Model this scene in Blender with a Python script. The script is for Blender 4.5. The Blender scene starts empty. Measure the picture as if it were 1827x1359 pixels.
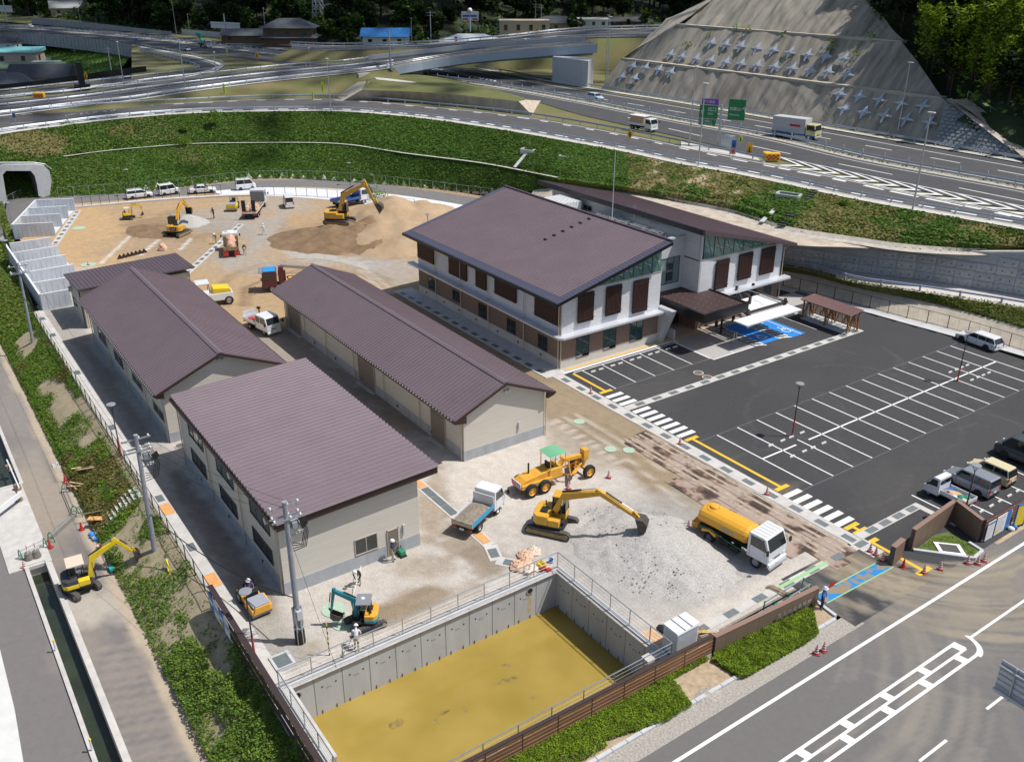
import bpy,bmesh,math,random
import numpy as np
from mathutils import Matrix,noise
import mathutils
Vc=getattr(mathutils,'Vector')
random.seed(7)
rng=np.random.default_rng(7)
scn=bpy.context.scene
COL=scn.collection
R=math.radians
CAM_H=36.7
F_PX,CX,CY=1627.,913.5,679.5
def _axes(pitch,roll,yaw):
 cp,sp=math.cos(pitch),math.sin(pitch);cy,sy=math.cos(yaw),math.sin(yaw)
 fwd=np.array([sy*cp,cy*cp,-sp]);right=np.array([cy,-sy,.0]);down=np.cross(fwd,right)
 c,s=math.cos(roll),math.sin(roll)
 return np.array([c*right+s*down,-s*right+c*down,fwd])
AX=_axes(R(24.71),R(-.18),R(-55.))
CPOS=np.array([.0,.0,CAM_H])
cam_d=bpy.data.cameras.new('camera');cam=bpy.data.objects.new('camera',cam_d);COL.objects.link(cam)
cam.matrix_world=Matrix(((AX[0][0],-AX[1][0],-AX[2][0],0),(AX[0][1],-AX[1][1],-AX[2][1],0),(AX[0][2],-AX[1][2],-AX[2][2],CAM_H),(0,0,0,1)))
cam_d.sensor_fit='HORIZONTAL';cam_d.sensor_width=36.;cam_d.lens=F_PX*36./1827.
cam_d.clip_start=1.;cam_d.clip_end=6000.
scn.camera=cam
SUN=Vc((.60,.80,0)).normalized()
SUN_EL=R(61.)
sun_dir=Vc((SUN.x*math.cos(SUN_EL),SUN.y*math.cos(SUN_EL),math.sin(SUN_EL)))
sd=bpy.data.lights.new('sun','SUN');so=bpy.data.objects.new('sun',sd);COL.objects.link(so)
sd.energy=3.3;sd.angle=R(.6);sd.color=(1.,.96,.91)
so.rotation_euler=sun_dir.to_track_quat('Z','Y').to_euler()
world=bpy.data.worlds.new('World');scn.world=world;world.use_nodes=True
wn=world.node_tree.nodes;wl=world.node_tree.links
for n in list(wn):wn.remove(n)
sky=wn.new('ShaderNodeTexSky');sky.sky_type='NISHITA';sky.sun_disc=False
sky.sun_elevation=SUN_EL;sky.sun_rotation=math.atan2(SUN.x,SUN.y)
sky.air_density=1.;sky.dust_density=1.6;sky.ozone_density=1.
bg=wn.new('ShaderNodeBackground');bg.inputs['Strength'].default_value=.075
wo=wn.new('ShaderNodeOutputWorld')
wl.new(sky.outputs[0],bg.inputs[0]);wl.new(bg.outputs[0],wo.inputs[0])
scn.view_settings.view_transform='Standard';scn.view_settings.look='None'
scn.view_settings.exposure=.45;scn.view_settings.gamma=1.
scn.view_settings.use_curve_mapping=False
scn.render.engine='CYCLES'
def ray(px,py):return AX.T@np.array([(px-CX)/F_PX,(py-CY)/F_PX,1.])
def G(px,py,z=.0):
 """point of the level z that the photograph shows at this pixel"""
 d=ray(px,py);t=(z-CAM_H)/d[2];p=CPOS+t*d;return Vc(p)
def PX(px,py,x):
 d=ray(px,py);t=x/d[0];return Vc(CPOS+t*d)
def PY(px,py,y):
 d=ray(px,py);t=y/d[1];return Vc(CPOS+t*d)
def proj(P):
 c=AX@(np.array(P,float)-CPOS);return F_PX*c[0]/c[2]+CX,F_PX*c[1]/c[2]+CY
def hz(px,py,x,y):
 lo,hi=-20.,80.
 for _ in range(40):
  m=(lo+hi)/2
  if proj((x,y,m))[1]>py:lo=m
  else:hi=m
 return lo
MATS={}
def mat(name,col,rough=.6,metal=.0,var=.0,scale=1.,bump=.0,bscale=20.,spec=.5,col2=None,emit=None,coat=.0,thr=None,detail=5.,stretch=None):
 """plain surface with a little colour variation and fine relief (world-space noise)"""
 if name in MATS:return MATS[name]
 m=bpy.data.materials.new(name);m.use_nodes=True;MATS[name]=m
 nt=m.node_tree;ns=nt.nodes;ls=nt.links
 b=ns['Principled BSDF'];b.inputs['Base Color'].default_value=(*col,1)
 b.inputs['Roughness'].default_value=rough;b.inputs['Metallic'].default_value=metal
 b.inputs['Specular IOR Level'].default_value=spec
 if coat:b.inputs['Coat Weight'].default_value=coat;b.inputs['Coat Roughness'].default_value=.08
 if emit:b.inputs['Emission Color'].default_value=(*emit[:3],1);b.inputs['Emission Strength'].default_value=emit[3]
 src=None
 if var or bump or col2:
  geo=ns.new('ShaderNodeNewGeometry');src=geo.outputs['Position']
  if stretch:
   mp=ns.new('ShaderNodeVectorMath');mp.operation='MULTIPLY';mp.inputs[1].default_value=stretch
   ls.new(src,mp.inputs[0]);src=mp.outputs[0]
 if var or col2:
  nz=ns.new('ShaderNodeTexNoise');nz.inputs['Scale'].default_value=scale;nz.inputs['Detail'].default_value=detail
  nz.inputs['Roughness'].default_value=.62
  ls.new(src,nz.inputs['Vector'])
  rp=ns.new('ShaderNodeValToRGB');ls.new(nz.outputs['Fac'],rp.inputs[0])
  c2=col2 if col2 else tuple(min(1,c*(1+var))for c in col)
  c1=col if col2 else tuple(c*(1-var)for c in col)
  lo,hi=thr if thr else(.32,.68)
  rp.color_ramp.elements[0].position=lo;rp.color_ramp.elements[0].color=(*c1,1)
  rp.color_ramp.elements[1].position=hi;rp.color_ramp.elements[1].color=(*c2,1)
  ls.new(rp.outputs[0],b.inputs['Base Color'])
 if bump:
  n2=ns.new('ShaderNodeTexNoise');n2.inputs['Scale'].default_value=bscale;n2.inputs['Detail'].default_value=3
  ls.new(src,n2.inputs['Vector'])
  bp=ns.new('ShaderNodeBump');bp.inputs['Strength'].default_value=min(1,bump);bp.inputs['Distance'].default_value=.03
  ls.new(n2.outputs['Fac'],bp.inputs['Height']);ls.new(bp.outputs[0],b.inputs['Normal'])
 return m
def glass(name,col,rough=.06):
 m=mat(name,col,rough,.0,spec=.9);return m
class MB:
 def __init__(s):s.v=[];s.f=[];s.m=[]
 def add(s,vs,fs,mi=0):
  o=len(s.v);s.v+=[tuple(v)for v in vs]
  for f in fs:s.f.append(tuple(o+i for i in f));s.m.append(mi)
  return s
 def box(s,x0,x1,y0,y1,z0,z1,mi=0):
  return s.add([(x0,y0,z0),(x1,y0,z0),(x1,y1,z0),(x0,y1,z0),(x0,y0,z1),(x1,y0,z1),(x1,y1,z1),(x0,y1,z1)],[(0,3,2,1),(4,5,6,7),(0,1,5,4),(1,2,6,5),(2,3,7,6),(3,0,4,7)],mi)
 def obox(s,M,sx,sy,sz,mi=0):
  vs=[M@Vc((a*sx/2,b*sy/2,c*sz/2))for c in(-1,1)for a,b in((-1,-1),(1,-1),(1,1),(-1,1))]
  return s.add(vs,[(0,3,2,1),(4,5,6,7),(0,1,5,4),(1,2,6,5),(2,3,7,6),(3,0,4,7)],mi)
 def hexa(s,vs,mi=0):
  return s.add(vs,[(0,3,2,1),(4,5,6,7),(0,1,5,4),(1,2,6,5),(2,3,7,6),(3,0,4,7)],mi)
 def bar(s,p,q,w,h,mi=0,up=(0,0,1)):
  p=Vc(p);q=Vc(q);d=(q-p).normalized();u=Vc(up)
  if abs(d.dot(u))>.98:u=Vc((1,0,0))
  r=d.cross(u).normalized();u=r.cross(d)
  vs=[]
  for c in(p,q):
   for a,b in((-1,-1),(1,-1),(1,1),(-1,1)):vs.append(c+r*(a*w/2)+u*(b*h/2))
  return s.hexa(vs,mi)
 def cyl(s,p,q,r0,r1=None,n=8,mi=0,caps=True):
  r1=r0 if r1 is None else r1
  p=Vc(p);q=Vc(q);d=(q-p).normalized();u=Vc((0,0,1))if abs(d.z)<.95 else Vc((1,0,0))
  a=d.cross(u).normalized();b=d.cross(a)
  vs=[]
  for c,r in((p,r0),(q,r1)):
   for i in range(n):
    t=2*math.pi*i/n;vs.append(c+a*(math.cos(t)*r)+b*(math.sin(t)*r))
  fs=[(i,(i+1)%n,n+(i+1)%n,n+i)for i in range(n)]
  if caps:fs+=[tuple(range(n))[::-1],tuple(range(n,2*n))]
  return s.add(vs,fs,mi)
 def tube(s,pts,r,n=6,mi=0):
  for a,b in zip(pts,pts[1:]):s.cyl(a,b,r,r,n,mi)
  return s
 def poly(s,pts,mi=0):return s.add(pts,[tuple(range(len(pts)))],mi)
 def prism(s,pts,vec,mi=0):
  n=len(pts);vec=Vc(vec);P=[Vc(p)for p in pts]
  fs=[tuple(range(n))[::-1],tuple(range(n,2*n))]+[(i,(i+1)%n,n+(i+1)%n,n+i)for i in range(n)]
  return s.add(P+[p+vec for p in P],fs,mi)
 def ext(s,prof,y0,y1,mi=0):
  return s.prism([(x,y0,z)for x,z in prof],(0,y1-y0,0),mi)
 def extz(s,prof,z0,z1,mi=0):
  return s.prism([(x,y,z0)for x,y in prof],(0,0,z1-z0),mi)
 def ball(s,c,r,n=10,m=6,mi=0,sc=(1,1,1),half=False):
  c=Vc(c);vs=[];fs=[]
  for j in range(m+1):
   ph=(math.pi/2 if half else math.pi)*j/m
   for i in range(n):
    t=2*math.pi*i/n
    vs.append((c.x+r*sc[0]*math.sin(ph)*math.cos(t),c.y+r*sc[1]*math.sin(ph)*math.sin(t),c.z+r*sc[2]*math.cos(ph)))
  for j in range(m):
   for i in range(n):fs.append((j*n+i,(j+1)*n+i,(j+1)*n+(i+1)%n,j*n+(i+1)%n))
  return s.add(vs,fs,mi)
 def lathe(s,prof,c=(0,0,0),n=12,mi=0):
  vs=[];fs=[]
  for r,z in prof:
   for i in range(n):
    t=2*math.pi*i/n;vs.append((c[0]+r*math.cos(t),c[1]+r*math.sin(t),c[2]+z))
  for j in range(len(prof)-1):
   for i in range(n):fs.append((j*n+i,j*n+(i+1)%n,(j+1)*n+(i+1)%n,(j+1)*n+i))
  return s.add(vs,fs,mi)
 def bd(s,name,mats,parent=None,smooth=False,bevel=0,kind=None,label=None,cat=None,group=None,loc=None,rz=0,norm=True,seg=2):
  me=bpy.data.meshes.new(name);me.from_pydata(s.v,[],s.f)
  if not isinstance(mats,(list,tuple)):mats=[mats]
  for m in mats:me.materials.append(m)
  if len(mats)>1:me.polygons.foreach_set('material_index',s.m)
  if norm:
   bm=bmesh.new();bm.from_mesh(me);bmesh.ops.recalc_face_normals(bm,faces=bm.faces);bm.to_mesh(me);bm.free()
  if smooth:me.polygons.foreach_set('use_smooth',[True]*len(me.polygons))
  me.update()
  o=link(name,me,parent,kind,label,cat,group)
  if loc is not None:o.location=loc
  if rz:o.rotation_euler.z=rz
  if bevel:
   b=o.modifiers.new('bevel','BEVEL');b.width=bevel;b.segments=seg;b.limit_method='ANGLE';b.angle_limit=R(35)
  return o
def link(name,me,parent=None,kind=None,label=None,cat=None,group=None):
 o=bpy.data.objects.new(name,me);COL.objects.link(o)
 if parent:o.parent=parent
 if kind:o['kind']=kind
 if label:o['label']=label
 if cat:o['category']=cat
 if group:o['group']=group
 return o
def thing(name,label,cat,loc=(0,0,0),rz=.0,group=None):
 o=bpy.data.objects.new(name,None);COL.objects.link(o);o.empty_display_size=.3
 o.location=loc;o.rotation_euler=(0,0,rz);o['label']=label;o['category']=cat
 if group:o['group']=group
 return o
def cpt(root,loc=None,rz=None,label=None,sc=None):
 r=root.copy();COL.objects.link(r)
 if loc is not None:r.location=loc
 if rz is not None:r.rotation_euler=(0,0,rz)
 if label:r['label']=label
 if sc is not None:r.scale=sc if isinstance(sc,tuple)else(sc,)*3
 for ch in list(root.children):
  c=ch.copy();COL.objects.link(c);c.parent=r
  for g in list(ch.children):
   d=g.copy();COL.objects.link(d);d.parent=c
 return r
def inst(name,me,parent,loc,rz=.0,kind=None,rot=None,sc=None):
 o=link(name,me,parent,kind);o.location=loc
 o.rotation_euler=rot if rot else(0,0,rz)
 if sc:o.scale=sc
 return o
def mof(mb,mats,name='piece'):
 o=mb.bd(name,mats);me=o.data;bpy.data.objects.remove(o);return me
def heading(a,b):return math.atan2(b.y-a.y,b.x-a.x)
def interp(line,n):
 """resample polyline of Vectors to n points by arc length"""
 P=[Vc(p)for p in line];L=[.0]
 for a,b in zip(P,P[1:]):L.append(L[-1]+(b-a).length)
 out=[];k=0
 for i in range(n):
  t=L[-1]*i/(n-1)
  while k<len(L)-2 and L[k+1]<t:k+=1
  s=0 if L[k+1]==L[k]else(t-L[k])/(L[k+1]-L[k])
  out.append(P[k].lerp(P[k+1],s))
 return out
def smooth_px(pts,step=20):
 """dense (px,py,z) list by Catmull-Rom on px"""
 xs=[p[0]for p in pts];out=[]
 for i in range(len(pts)-1):
  p0=pts[max(0,i-1)];p1=pts[i];p2=pts[i+1];p3=pts[min(len(pts)-1,i+2)]
  n=max(1,int(abs(p2[0]-p1[0])/step))
  for k in range(n):
   t=k/n
   out.append(tuple(.5*((2*p1[j])+(-p0[j]+p2[j])*t+(2*p0[j]-5*p1[j]+4*p2[j]-p3[j])*t*t+(-p0[j]+3*p1[j]-3*p2[j]+p3[j])*t**3)for j in range(3)))
 out.append(tuple(pts[-1]));return out
def L3(pts,z=None,step=20):
 q=[(p[0],p[1],p[2]if len(p)>2 else z)for p in pts]
 return[G(*p)for p in smooth_px(q,step)]
def ribbon(name,lines,m,n=60,sub=1,rough=.0,**kw):
 """strip surface through a stack of polylines"""
 rows=[interp(l,n)for l in lines]
 full=[]
 for a,b in zip(rows,rows[1:]):
  for k in range(sub):full.append([p.lerp(q,k/sub)for p,q in zip(a,b)])
 full.append(rows[-1])
 if rough:
  for r_ in full[1:-1]:
   for p in r_:p.z+=rough*noise.noise(p*.35)*1.5+rough*noise.noise(p*1.1)*.6
 mb=MB();w=n
 vs=[p for r_ in full for p in r_]
 fs=[(j*w+i,j*w+i+1,(j+1)*w+i+1,(j+1)*w+i)for j in range(len(full)-1)for i in range(w-1)]
 mb.add(vs,fs);sm=kw.pop('smooth',True)
 return mb.bd(name,m,smooth=sm,**kw)
def offset(line,d,dz=.0):
 out=[]
 for i,p in enumerate(line):
  a=line[max(0,i-1)];b=line[min(len(line)-1,i+1)]
  t=Vc((b.x-a.x,b.y-a.y,0)).normalized();out.append(Vc((p.x-t.y*d,p.y+t.x*d,p.z+dz)))
 return out
def along(line,step,start=.0):
 """(point, heading) every step metres"""
 out=[];d=start;acc=.0
 for a,b in zip(line,line[1:]):
  L=(b-a).length
  while d<=acc+L and L>0:
   out.append((a.lerp(b,(d-acc)/L),heading(a,b)));d+=step
  acc+=L
 return out
#  painted ground sheets
def _hash(ix,iy,seed):
 h=(ix*374761393+iy*668265263+seed*974634777)&0xffffffff
 h=((h^(h>>13))*1274126177)&0xffffffff
 return((h^(h>>16))&0xffff)/65535.
def vnoise(x,y,seed=0):
 ix=np.floor(x).astype(np.int64);iy=np.floor(y).astype(np.int64);fx=x-ix;fy=y-iy
 fx=fx*fx*(3-2*fx);fy=fy*fy*(3-2*fy)
 a=_hash(ix,iy,seed);b=_hash(ix+1,iy,seed);c=_hash(ix,iy+1,seed);d=_hash(ix+1,iy+1,seed)
 return(a*(1-fx)+b*fx)*(1-fy)+(c*(1-fx)+d*fx)*fy
def fbm(x,y,oct=4,seed=0):
 s=0;a=.5;t=0
 for i in range(oct):
  s=s+a*vnoise(x*(2**i),y*(2**i),seed+i*17);t+=a;a*=.55
 return s/t
def pxarr(X,Y,Z=.0):
 P=np.stack([X,Y,np.zeros_like(X)+Z-CAM_H],-1);c=P@AX.T
 return F_PX*c[...,0]/c[...,2]+CX,F_PX*c[...,1]/c[...,2]+CY
class Paint:
 """albedo of the ground: soils, stains and wheel tracks laid over one another"""
 def __init__(s,X,Y,base,z=.0):
  s.X,s.Y=X,Y;s.c=np.zeros(X.shape+(3,));s.c[:]=base;s.z=z
  s.u,s.v=pxarr(X,Y,z)
  s.n1=fbm(X*.35,Y*.35,4,3);s.n2=fbm(X*1.4,Y*1.4,3,9);s.n3=fbm(X*.12,Y*.12,3,21)
 def mix(s,w,col):
  w=np.clip(w,0,1)[...,None];s.c=s.c*(1-w)+np.array(col)*w
 def blob(s,px,py,rx,ry,col,a=1.,soft=.35,ang=.0,ns=.5):
  du=s.u-px;dv=s.v-py;t=R(ang);ca,sa=math.cos(t),math.sin(t)
  d=np.sqrt(((du*ca+dv*sa)/rx)**2+((-du*sa+dv*ca)/ry)**2)
  d=d+(s.n1-.5)*ns*2+(s.n2-.5)*ns
  s.mix(a*np.clip((1-d)/soft+.5,0,1),col)
 def dist(s,pts):
  D=np.full(s.X.shape,1e9)
  for a,b in zip(pts,pts[1:]):
   ax,ay,bx,by=a[0],a[1],b[0],b[1];L2=(bx-ax)**2+(by-ay)**2+1e-9
   t=np.clip(((s.X-ax)*(bx-ax)+(s.Y-ay)*(by-ay))/L2,0,1)
   D=np.minimum(D,np.hypot(s.X-ax-t*(bx-ax),s.Y-ay-t*(by-ay)))
  return D
 def stroke(s,px,w,col,a=1.,soft=.3,ns=.4,world=False,brk=.0):
  pts=px if world else[G(p[0],p[1],s.z)for p in smooth_px([(q[0],q[1],0)for q in px],25)]
  d=s.dist(pts)/(w/2)+(s.n1-.5)*ns*2+(s.n2-.5)*ns
  k=np.clip((1-d)/soft+.5,0,1)*a
  if brk:k=k*np.clip((s.n1-.35)*4,1-brk,1)
  s.mix(k,col)
def painted(name,x0,x1,y0,y1,step,z,keep,paint,m,bumpy=.0,**kw):
 nx=int(round((x1-x0)/step))+1;ny=int(round((y1-y0)/step))+1
 xs=np.linspace(x0,x1,nx);ys=np.linspace(y0,y1,ny)
 X,Y=np.meshgrid(xs,ys);pt=paint(X,Y)
 Z=np.full(X.shape,z)
 if bumpy:Z=Z-bumpy*fbm(X*.8,Y*.8,3,5)
 V=np.stack([X,Y,Z],-1).reshape(-1,3)
 i=np.arange((nx-1)*(ny-1));r_,c_=i//(nx-1),i%(nx-1);a=r_*nx+c_
 F=np.stack([a,a+1,a+nx+1,a+nx],-1)
 cxm=xs[c_]+(xs[1]-xs[0])/2;cym=ys[r_]+(ys[1]-ys[0])/2
 F=F[keep(cxm,cym)]
 used=np.unique(F);remap=np.full(len(V),-1);remap[used]=np.arange(len(used));V=V[used];F=remap[F]
 me=bpy.data.meshes.new(name);me.vertices.add(len(V));me.vertices.foreach_set('co',V.ravel())
 me.loops.add(F.size);me.loops.foreach_set('vertex_index',F.ravel())
 me.polygons.add(len(F));me.polygons.foreach_set('loop_start',np.arange(len(F))*4)
 me.polygons.foreach_set('loop_total',np.full(len(F),4));me.update(calc_edges=True)
 at=me.color_attributes.new('dirt','FLOAT_COLOR','POINT')
 c=np.ones((len(V),4));c[:,:3]=np.clip(pt.c.reshape(-1,3)[used],0,1);at.data.foreach_set('color',c.ravel())
 me.materials.append(m);me.polygons.foreach_set('use_smooth',[True]*len(F))
 return link(name,me,**kw)
def paintmat(name,rough=.9,fine=9.,amt=.22,bump=.5,bscale=14.,spec=.3,streak=None,gravel=None):
 m=bpy.data.materials.new(name);m.use_nodes=True;MATS[name]=m
 ns=m.node_tree.nodes;ls=m.node_tree.links;b=ns['Principled BSDF']
 b.inputs['Roughness'].default_value=rough;b.inputs['Specular IOR Level'].default_value=spec
 at=ns.new('ShaderNodeAttribute');at.attribute_name='dirt'
 geo=ns.new('ShaderNodeNewGeometry')
 def nse(scale,detail,vec=None):
  n=ns.new('ShaderNodeTexNoise');n.inputs['Scale'].default_value=scale;n.inputs['Detail'].default_value=detail
  n.inputs['Roughness'].default_value=.7
  ls.new(vec if vec else geo.outputs['Position'],n.inputs['Vector']);return n.outputs['Fac']
 def mul(a,lo,hi):
  mr=ns.new('ShaderNodeMapRange');mr.inputs['From Min'].default_value=.3;mr.inputs['From Max'].default_value=.7
  mr.inputs['To Min'].default_value=lo;mr.inputs['To Max'].default_value=hi;ls.new(a,mr.inputs[0]);return mr.outputs[0]
 fac=mul(nse(fine,6),1-amt,1+amt)
 f2=mul(nse(fine*.11,5),1-amt*.6,1+amt*.6)
 mm=ns.new('ShaderNodeMath');mm.operation='MULTIPLY';ls.new(fac,mm.inputs[0]);ls.new(f2,mm.inputs[1]);fac=mm.outputs[0]
 sc=ns.new('ShaderNodeVectorMath');sc.operation='SCALE';ls.new(at.outputs['Color'],sc.inputs[0]);ls.new(fac,sc.inputs['Scale'])
 ls.new(sc.outputs[0],b.inputs['Base Color'])
 bp=ns.new('ShaderNodeBump');bp.inputs['Strength'].default_value=bump;bp.inputs['Distance'].default_value=.05
 ls.new(nse(bscale,4),bp.inputs['Height']);ls.new(bp.outputs[0],b.inputs['Normal'])
 return m
GRAVEL=(.47,.43,.385);SAND=(.46,.315,.17);MUD=(.25,.185,.115);DMUD=(.16,.11,.07)
PALE=(.57,.52,.455);GREYG=(.33,.32,.305)
def yard_paint(X,Y):
 p=Paint(X,Y,GRAVEL)
 p.blob(300,395,330,95,SAND,1.,.25,0,.15)
 p.blob(560,500,330,110,SAND,1.,.3,0,.2)
 p.mix(np.clip((-108-X)/4,0,1)*np.clip((Y-24)/2,0,1),SAND)
 p.mix(np.clip((-94-X)/3+(p.n1-.5)*2,0,1)*np.clip((Y-28)/2,0,1),(.40,.28,.165))
 p.blob(300,440,120,28,(.33,.25,.17),.7,.6,0,.6)
 p.blob(330,405,110,26,(.27,.19,.11),.8,.4,0,.5)
 p.blob(390,395,70,22,GREYG,.6,.5,0,.6)
 p.blob(490,420,90,26,GREYG,.55,.7,20,.6)
 p.blob(440,470,80,20,GREYG,.5,.7,0,.6)
 p.blob(610,462,90,16,(.42,.41,.39),.8,.5,5,.6)
 p.blob(700,480,60,30,GREYG,.65,.7,0,.6)
 p.blob(500,365,60,16,GREYG,.5,.6,0,.6)
 p.blob(650,430,150,30,(.30,.2,.115),.8,.4,5,.4)
 for k,(w,a)in enumerate(((.6,.55),(.45,.5),(.5,.4),(.35,.5))):
  o=k*5.5
  p.stroke([(395+o,560-o),(380+o,520-o*.4),(405+o,492),(470,470+o*.8),(560,462+o*.7),(640,478+o*.7),(700,500+o)],w,MUD,a,.5,.5)
  p.stroke([(430+o,545),(432+o,515-o*.3),(480+o,495-o*.5),(560,478+o),(640,490+o)],w,DMUD,a*.8,.6,.6)
  p.stroke([(400,470+o),(450,440+o*.6),(475+o,410),(500+o,380)],w*1.1,GREYG,a,.6,.5)
  p.stroke([(640,470+o*2),(700,520+o*2.2),(745,560+o*2)],w,PALE,a*.8,.6,.5)
  p.stroke([(150,470-o*2),(260,450-o*2),(350,430-o*2)],.4,(.36,.25,.14),.35,.6,.4)
  p.stroke([(170,395+o*3),(260,372+o*3),(420,362+o*3)],.4,(.52,.38,.22),.4,.6,.4)
 for a_,b_ in(((180,470),(233,420)),((250,455),(283,428)),((322,445),(341,425))):
  p.stroke([a_,b_],.42,(.62,.60,.56),.9,.3,.1)
 p.stroke([(700,540),(800,600),(900,652),(985,700),(1060,745),(1130,800),(1220,850)],6.6,MUD,.95,.35,.3)
 p.stroke([(985,700),(1060,745),(1120,790),(1230,880),(1330,940)],5.,(.30,.235,.155),.9,.5,.4)
 p.blob(1090,700,70,22,(.31,.225,.13),.8,.5,30,.3)
 p.blob(1080,690,60,14,(.38,.28,.16),.6,.5,30,.3)
 p.blob(1040,800,70,40,(.28,.225,.16),.8,.6,20,.7)
 p.blob(1210,905,55,30,(.27,.22,.155),.7,.6,30,.6)
 for k in range(9):
  x=992+k*14
  p.blob(x,752+k*9,11,3.2,PALE,.6,.6,-20,.3)
 for k in range(5):
  p.stroke([(1000+k*9,745-k*2),(1070+k*11,790-k*3),(1140+k*14,850-k*4),(1200+k*18,905-k*4)],.3,PALE if k%2 else(.22,.165,.1),.5,.7,.7)
 p.blob(900,850,170,60,PALE,.6,.9,0,.5)
 p.blob(830,780,60,18,(.36,.29,.22),.7,.8,0,.9)
 p.blob(770,900,26,60,(.30,.24,.17),.75,.5,20,.6)
 p.blob(835,975,62,24,(.27,.215,.155),.8,.4,25,.7)
 p.blob(860,1000,36,24,(.24,.19,.14),.7,.4,25,.7)
 p.blob(770,1010,60,18,(.29,.235,.17),.6,.6,0,.8)
 p.blob(730,1075,70,22,(.23,.17,.105),.85,.4,-15,.5)
 p.blob(690,1095,60,22,(.25,.19,.12),.8,.4,-15,.5)
 p.blob(530,1160,60,24,(.29,.24,.175),.75,.5,-15,.7)
 p.blob(1165,990,200,95,(.36,.345,.325),.8,.6,0,.4)
 p.blob(1150,930,90,40,(.33,.32,.30),.6,.8,0,.5)
 p.blob(1225,950,30,12,(.29,.225,.15),.7,.6,0,.8)
 p.blob(1265,1018,16,10,(.29,.225,.15),.7,.6,0,.8)
 p.blob(1290,1090,200,22,PALE,.6,.8,-27,.4)
 p.blob(430,1130,60,90,PALE,.35,.9,0,.5)
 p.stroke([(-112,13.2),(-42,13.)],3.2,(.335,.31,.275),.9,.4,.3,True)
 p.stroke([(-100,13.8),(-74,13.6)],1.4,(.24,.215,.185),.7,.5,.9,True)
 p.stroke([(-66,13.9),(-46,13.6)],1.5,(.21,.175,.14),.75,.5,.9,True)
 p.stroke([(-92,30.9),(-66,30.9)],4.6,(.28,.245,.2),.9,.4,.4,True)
 p.stroke([(-92,27.6),(-56,27.6)],2.2,(.50,.42,.31),.85,.3,.3,True)
 p.blob(720,700,100,60,(.27,.21,.145),.8,.5,30,.5)
 for k in range(7):
  q=k*.9
  p.stroke([(640,1110+q*6),(760,1064+q*6),(860,1030+q*5)],.22,(.30,.245,.18),.5,.7,.9)
 return p
POND=(-39.,-28.6,11.9,31.)
def yard_keep(x,y):
 k=~((x>POND[0]+.1)&(x<POND[1]-.2)&(y>POND[2]+.1)&(y<POND[3]-.1))
 k&=~((y>50.9)&(x>-63.2)&(x<-27.5)&(y<96))
 k&=(x<-27.6)
 k&=~((x<-112)&(y<12.+(-112-x)*.10))
 return k
M_yard=paintmat('yard_gravel',.95,10,.24,.6,16)
painted('yard_ground',-170,-27.2,11.2,100,.4,.0,yard_keep,yard_paint,M_yard,.03,kind='structure')
def arcs(p):
 r0_=np.random.default_rng(3)
 for(cx_,cy_,ra,rb,a0,a1,col,al,n_)in((-29.5,57.5,6.5,14.5,-1.9,.25,(.33,.28,.20),.8,26),(-29.5,57.5,7,12,-1.7,-.3,(.12,.105,.085),.5,9),(-31,34.5,9.5,17.5,-.5,1.35,(.255,.23,.195),.5,22),(-29,58,14,20,-1.2,0,(.24,.22,.185),.45,12),(-9,47,6,12,2.3,4.6,(.21,.195,.17),.35,10)):
  for k in range(n_):
   r_=r0_.uniform(ra,rb);s0=r0_.uniform(a0,a0+(a1-a0)*.55);s1=min(a1,s0+r0_.uniform(.5,1.4))
   p.stroke([(cx_+r_*math.cos(t),cy_+r_*math.sin(t))for t in np.linspace(s0,s1,7)],r0_.uniform(.18,.55),col,al*r0_.uniform(.4,1),.9,.8,True)
def park_paint(X,Y):
 p=Paint(X,Y,(.050,.050,.053))
 for k in range(26):
  a=rng.uniform(0,6.28);cx_=rng.uniform(-55,-32);cy_=rng.uniform(52,90);r_=rng.uniform(3,9)
  pts=[(cx_+r_*math.cos(a+t*.2),cy_+r_*math.sin(a+t*.2))for t in range(8)]
  p.stroke(pts,.22,(.09,.087,.083),.5,.8,.8,True)
 p.mix(np.clip((p.n3-.5)*3,0,1)*.5,(.066,.064,.062))
 p.blob(1150,700,90,30,(.10,.095,.09),.35,1.,-20,.8)
 p.blob(1290,830,70,40,(.085,.078,.07),.4,1.,20,.8)
 p.blob(1580,870,60,60,(.085,.08,.074),.4,1.,0,.8)
 p.blob(1430,620,60,20,(.085,.08,.075),.4,1.,0,.8)
 MT=(.235,.19,.13)
 for k in range(9):
  o=k*9
  p.stroke([(1290+o*1.2,960-o*.35),(1400+o,985-o*.2),(1500+o*.9,1022-o*.2),(1600+o*.7,1060-o*.3),(1720+o*.6,1085-o*.9)],.5+.3*(k%3),MT,.65,.6,.6)
 arcs(p)
 p.blob(1390,930,90,50,(.20,.16,.115),.5,.7,30,.7)
 p.blob(1560,1120,70,26,(.045,.044,.045),.8,.4,-20,.3)
 return p
M_park=paintmat('parking_asphalt',.82,22,.16,.35,40,.35)
def park_keep(x,y):
 far=88.3+np.clip((x+69)*.14,-3,3.2)
 return(((x>-63.8)&(x<-29.6)&(y>50.75))|((x<=-63.8)&(y>84.2))|((x>=-29.6)&(x<-24.2)&(y>42.4)&(y<110)))&(y<far)|((x>-29.8)&(x<-24.2)&(y>42.4)&(y<53))
painted('parking_lot',-98.2,-24.2,41,96,.3,.012,park_keep,park_paint,M_park,kind='structure')
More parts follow.
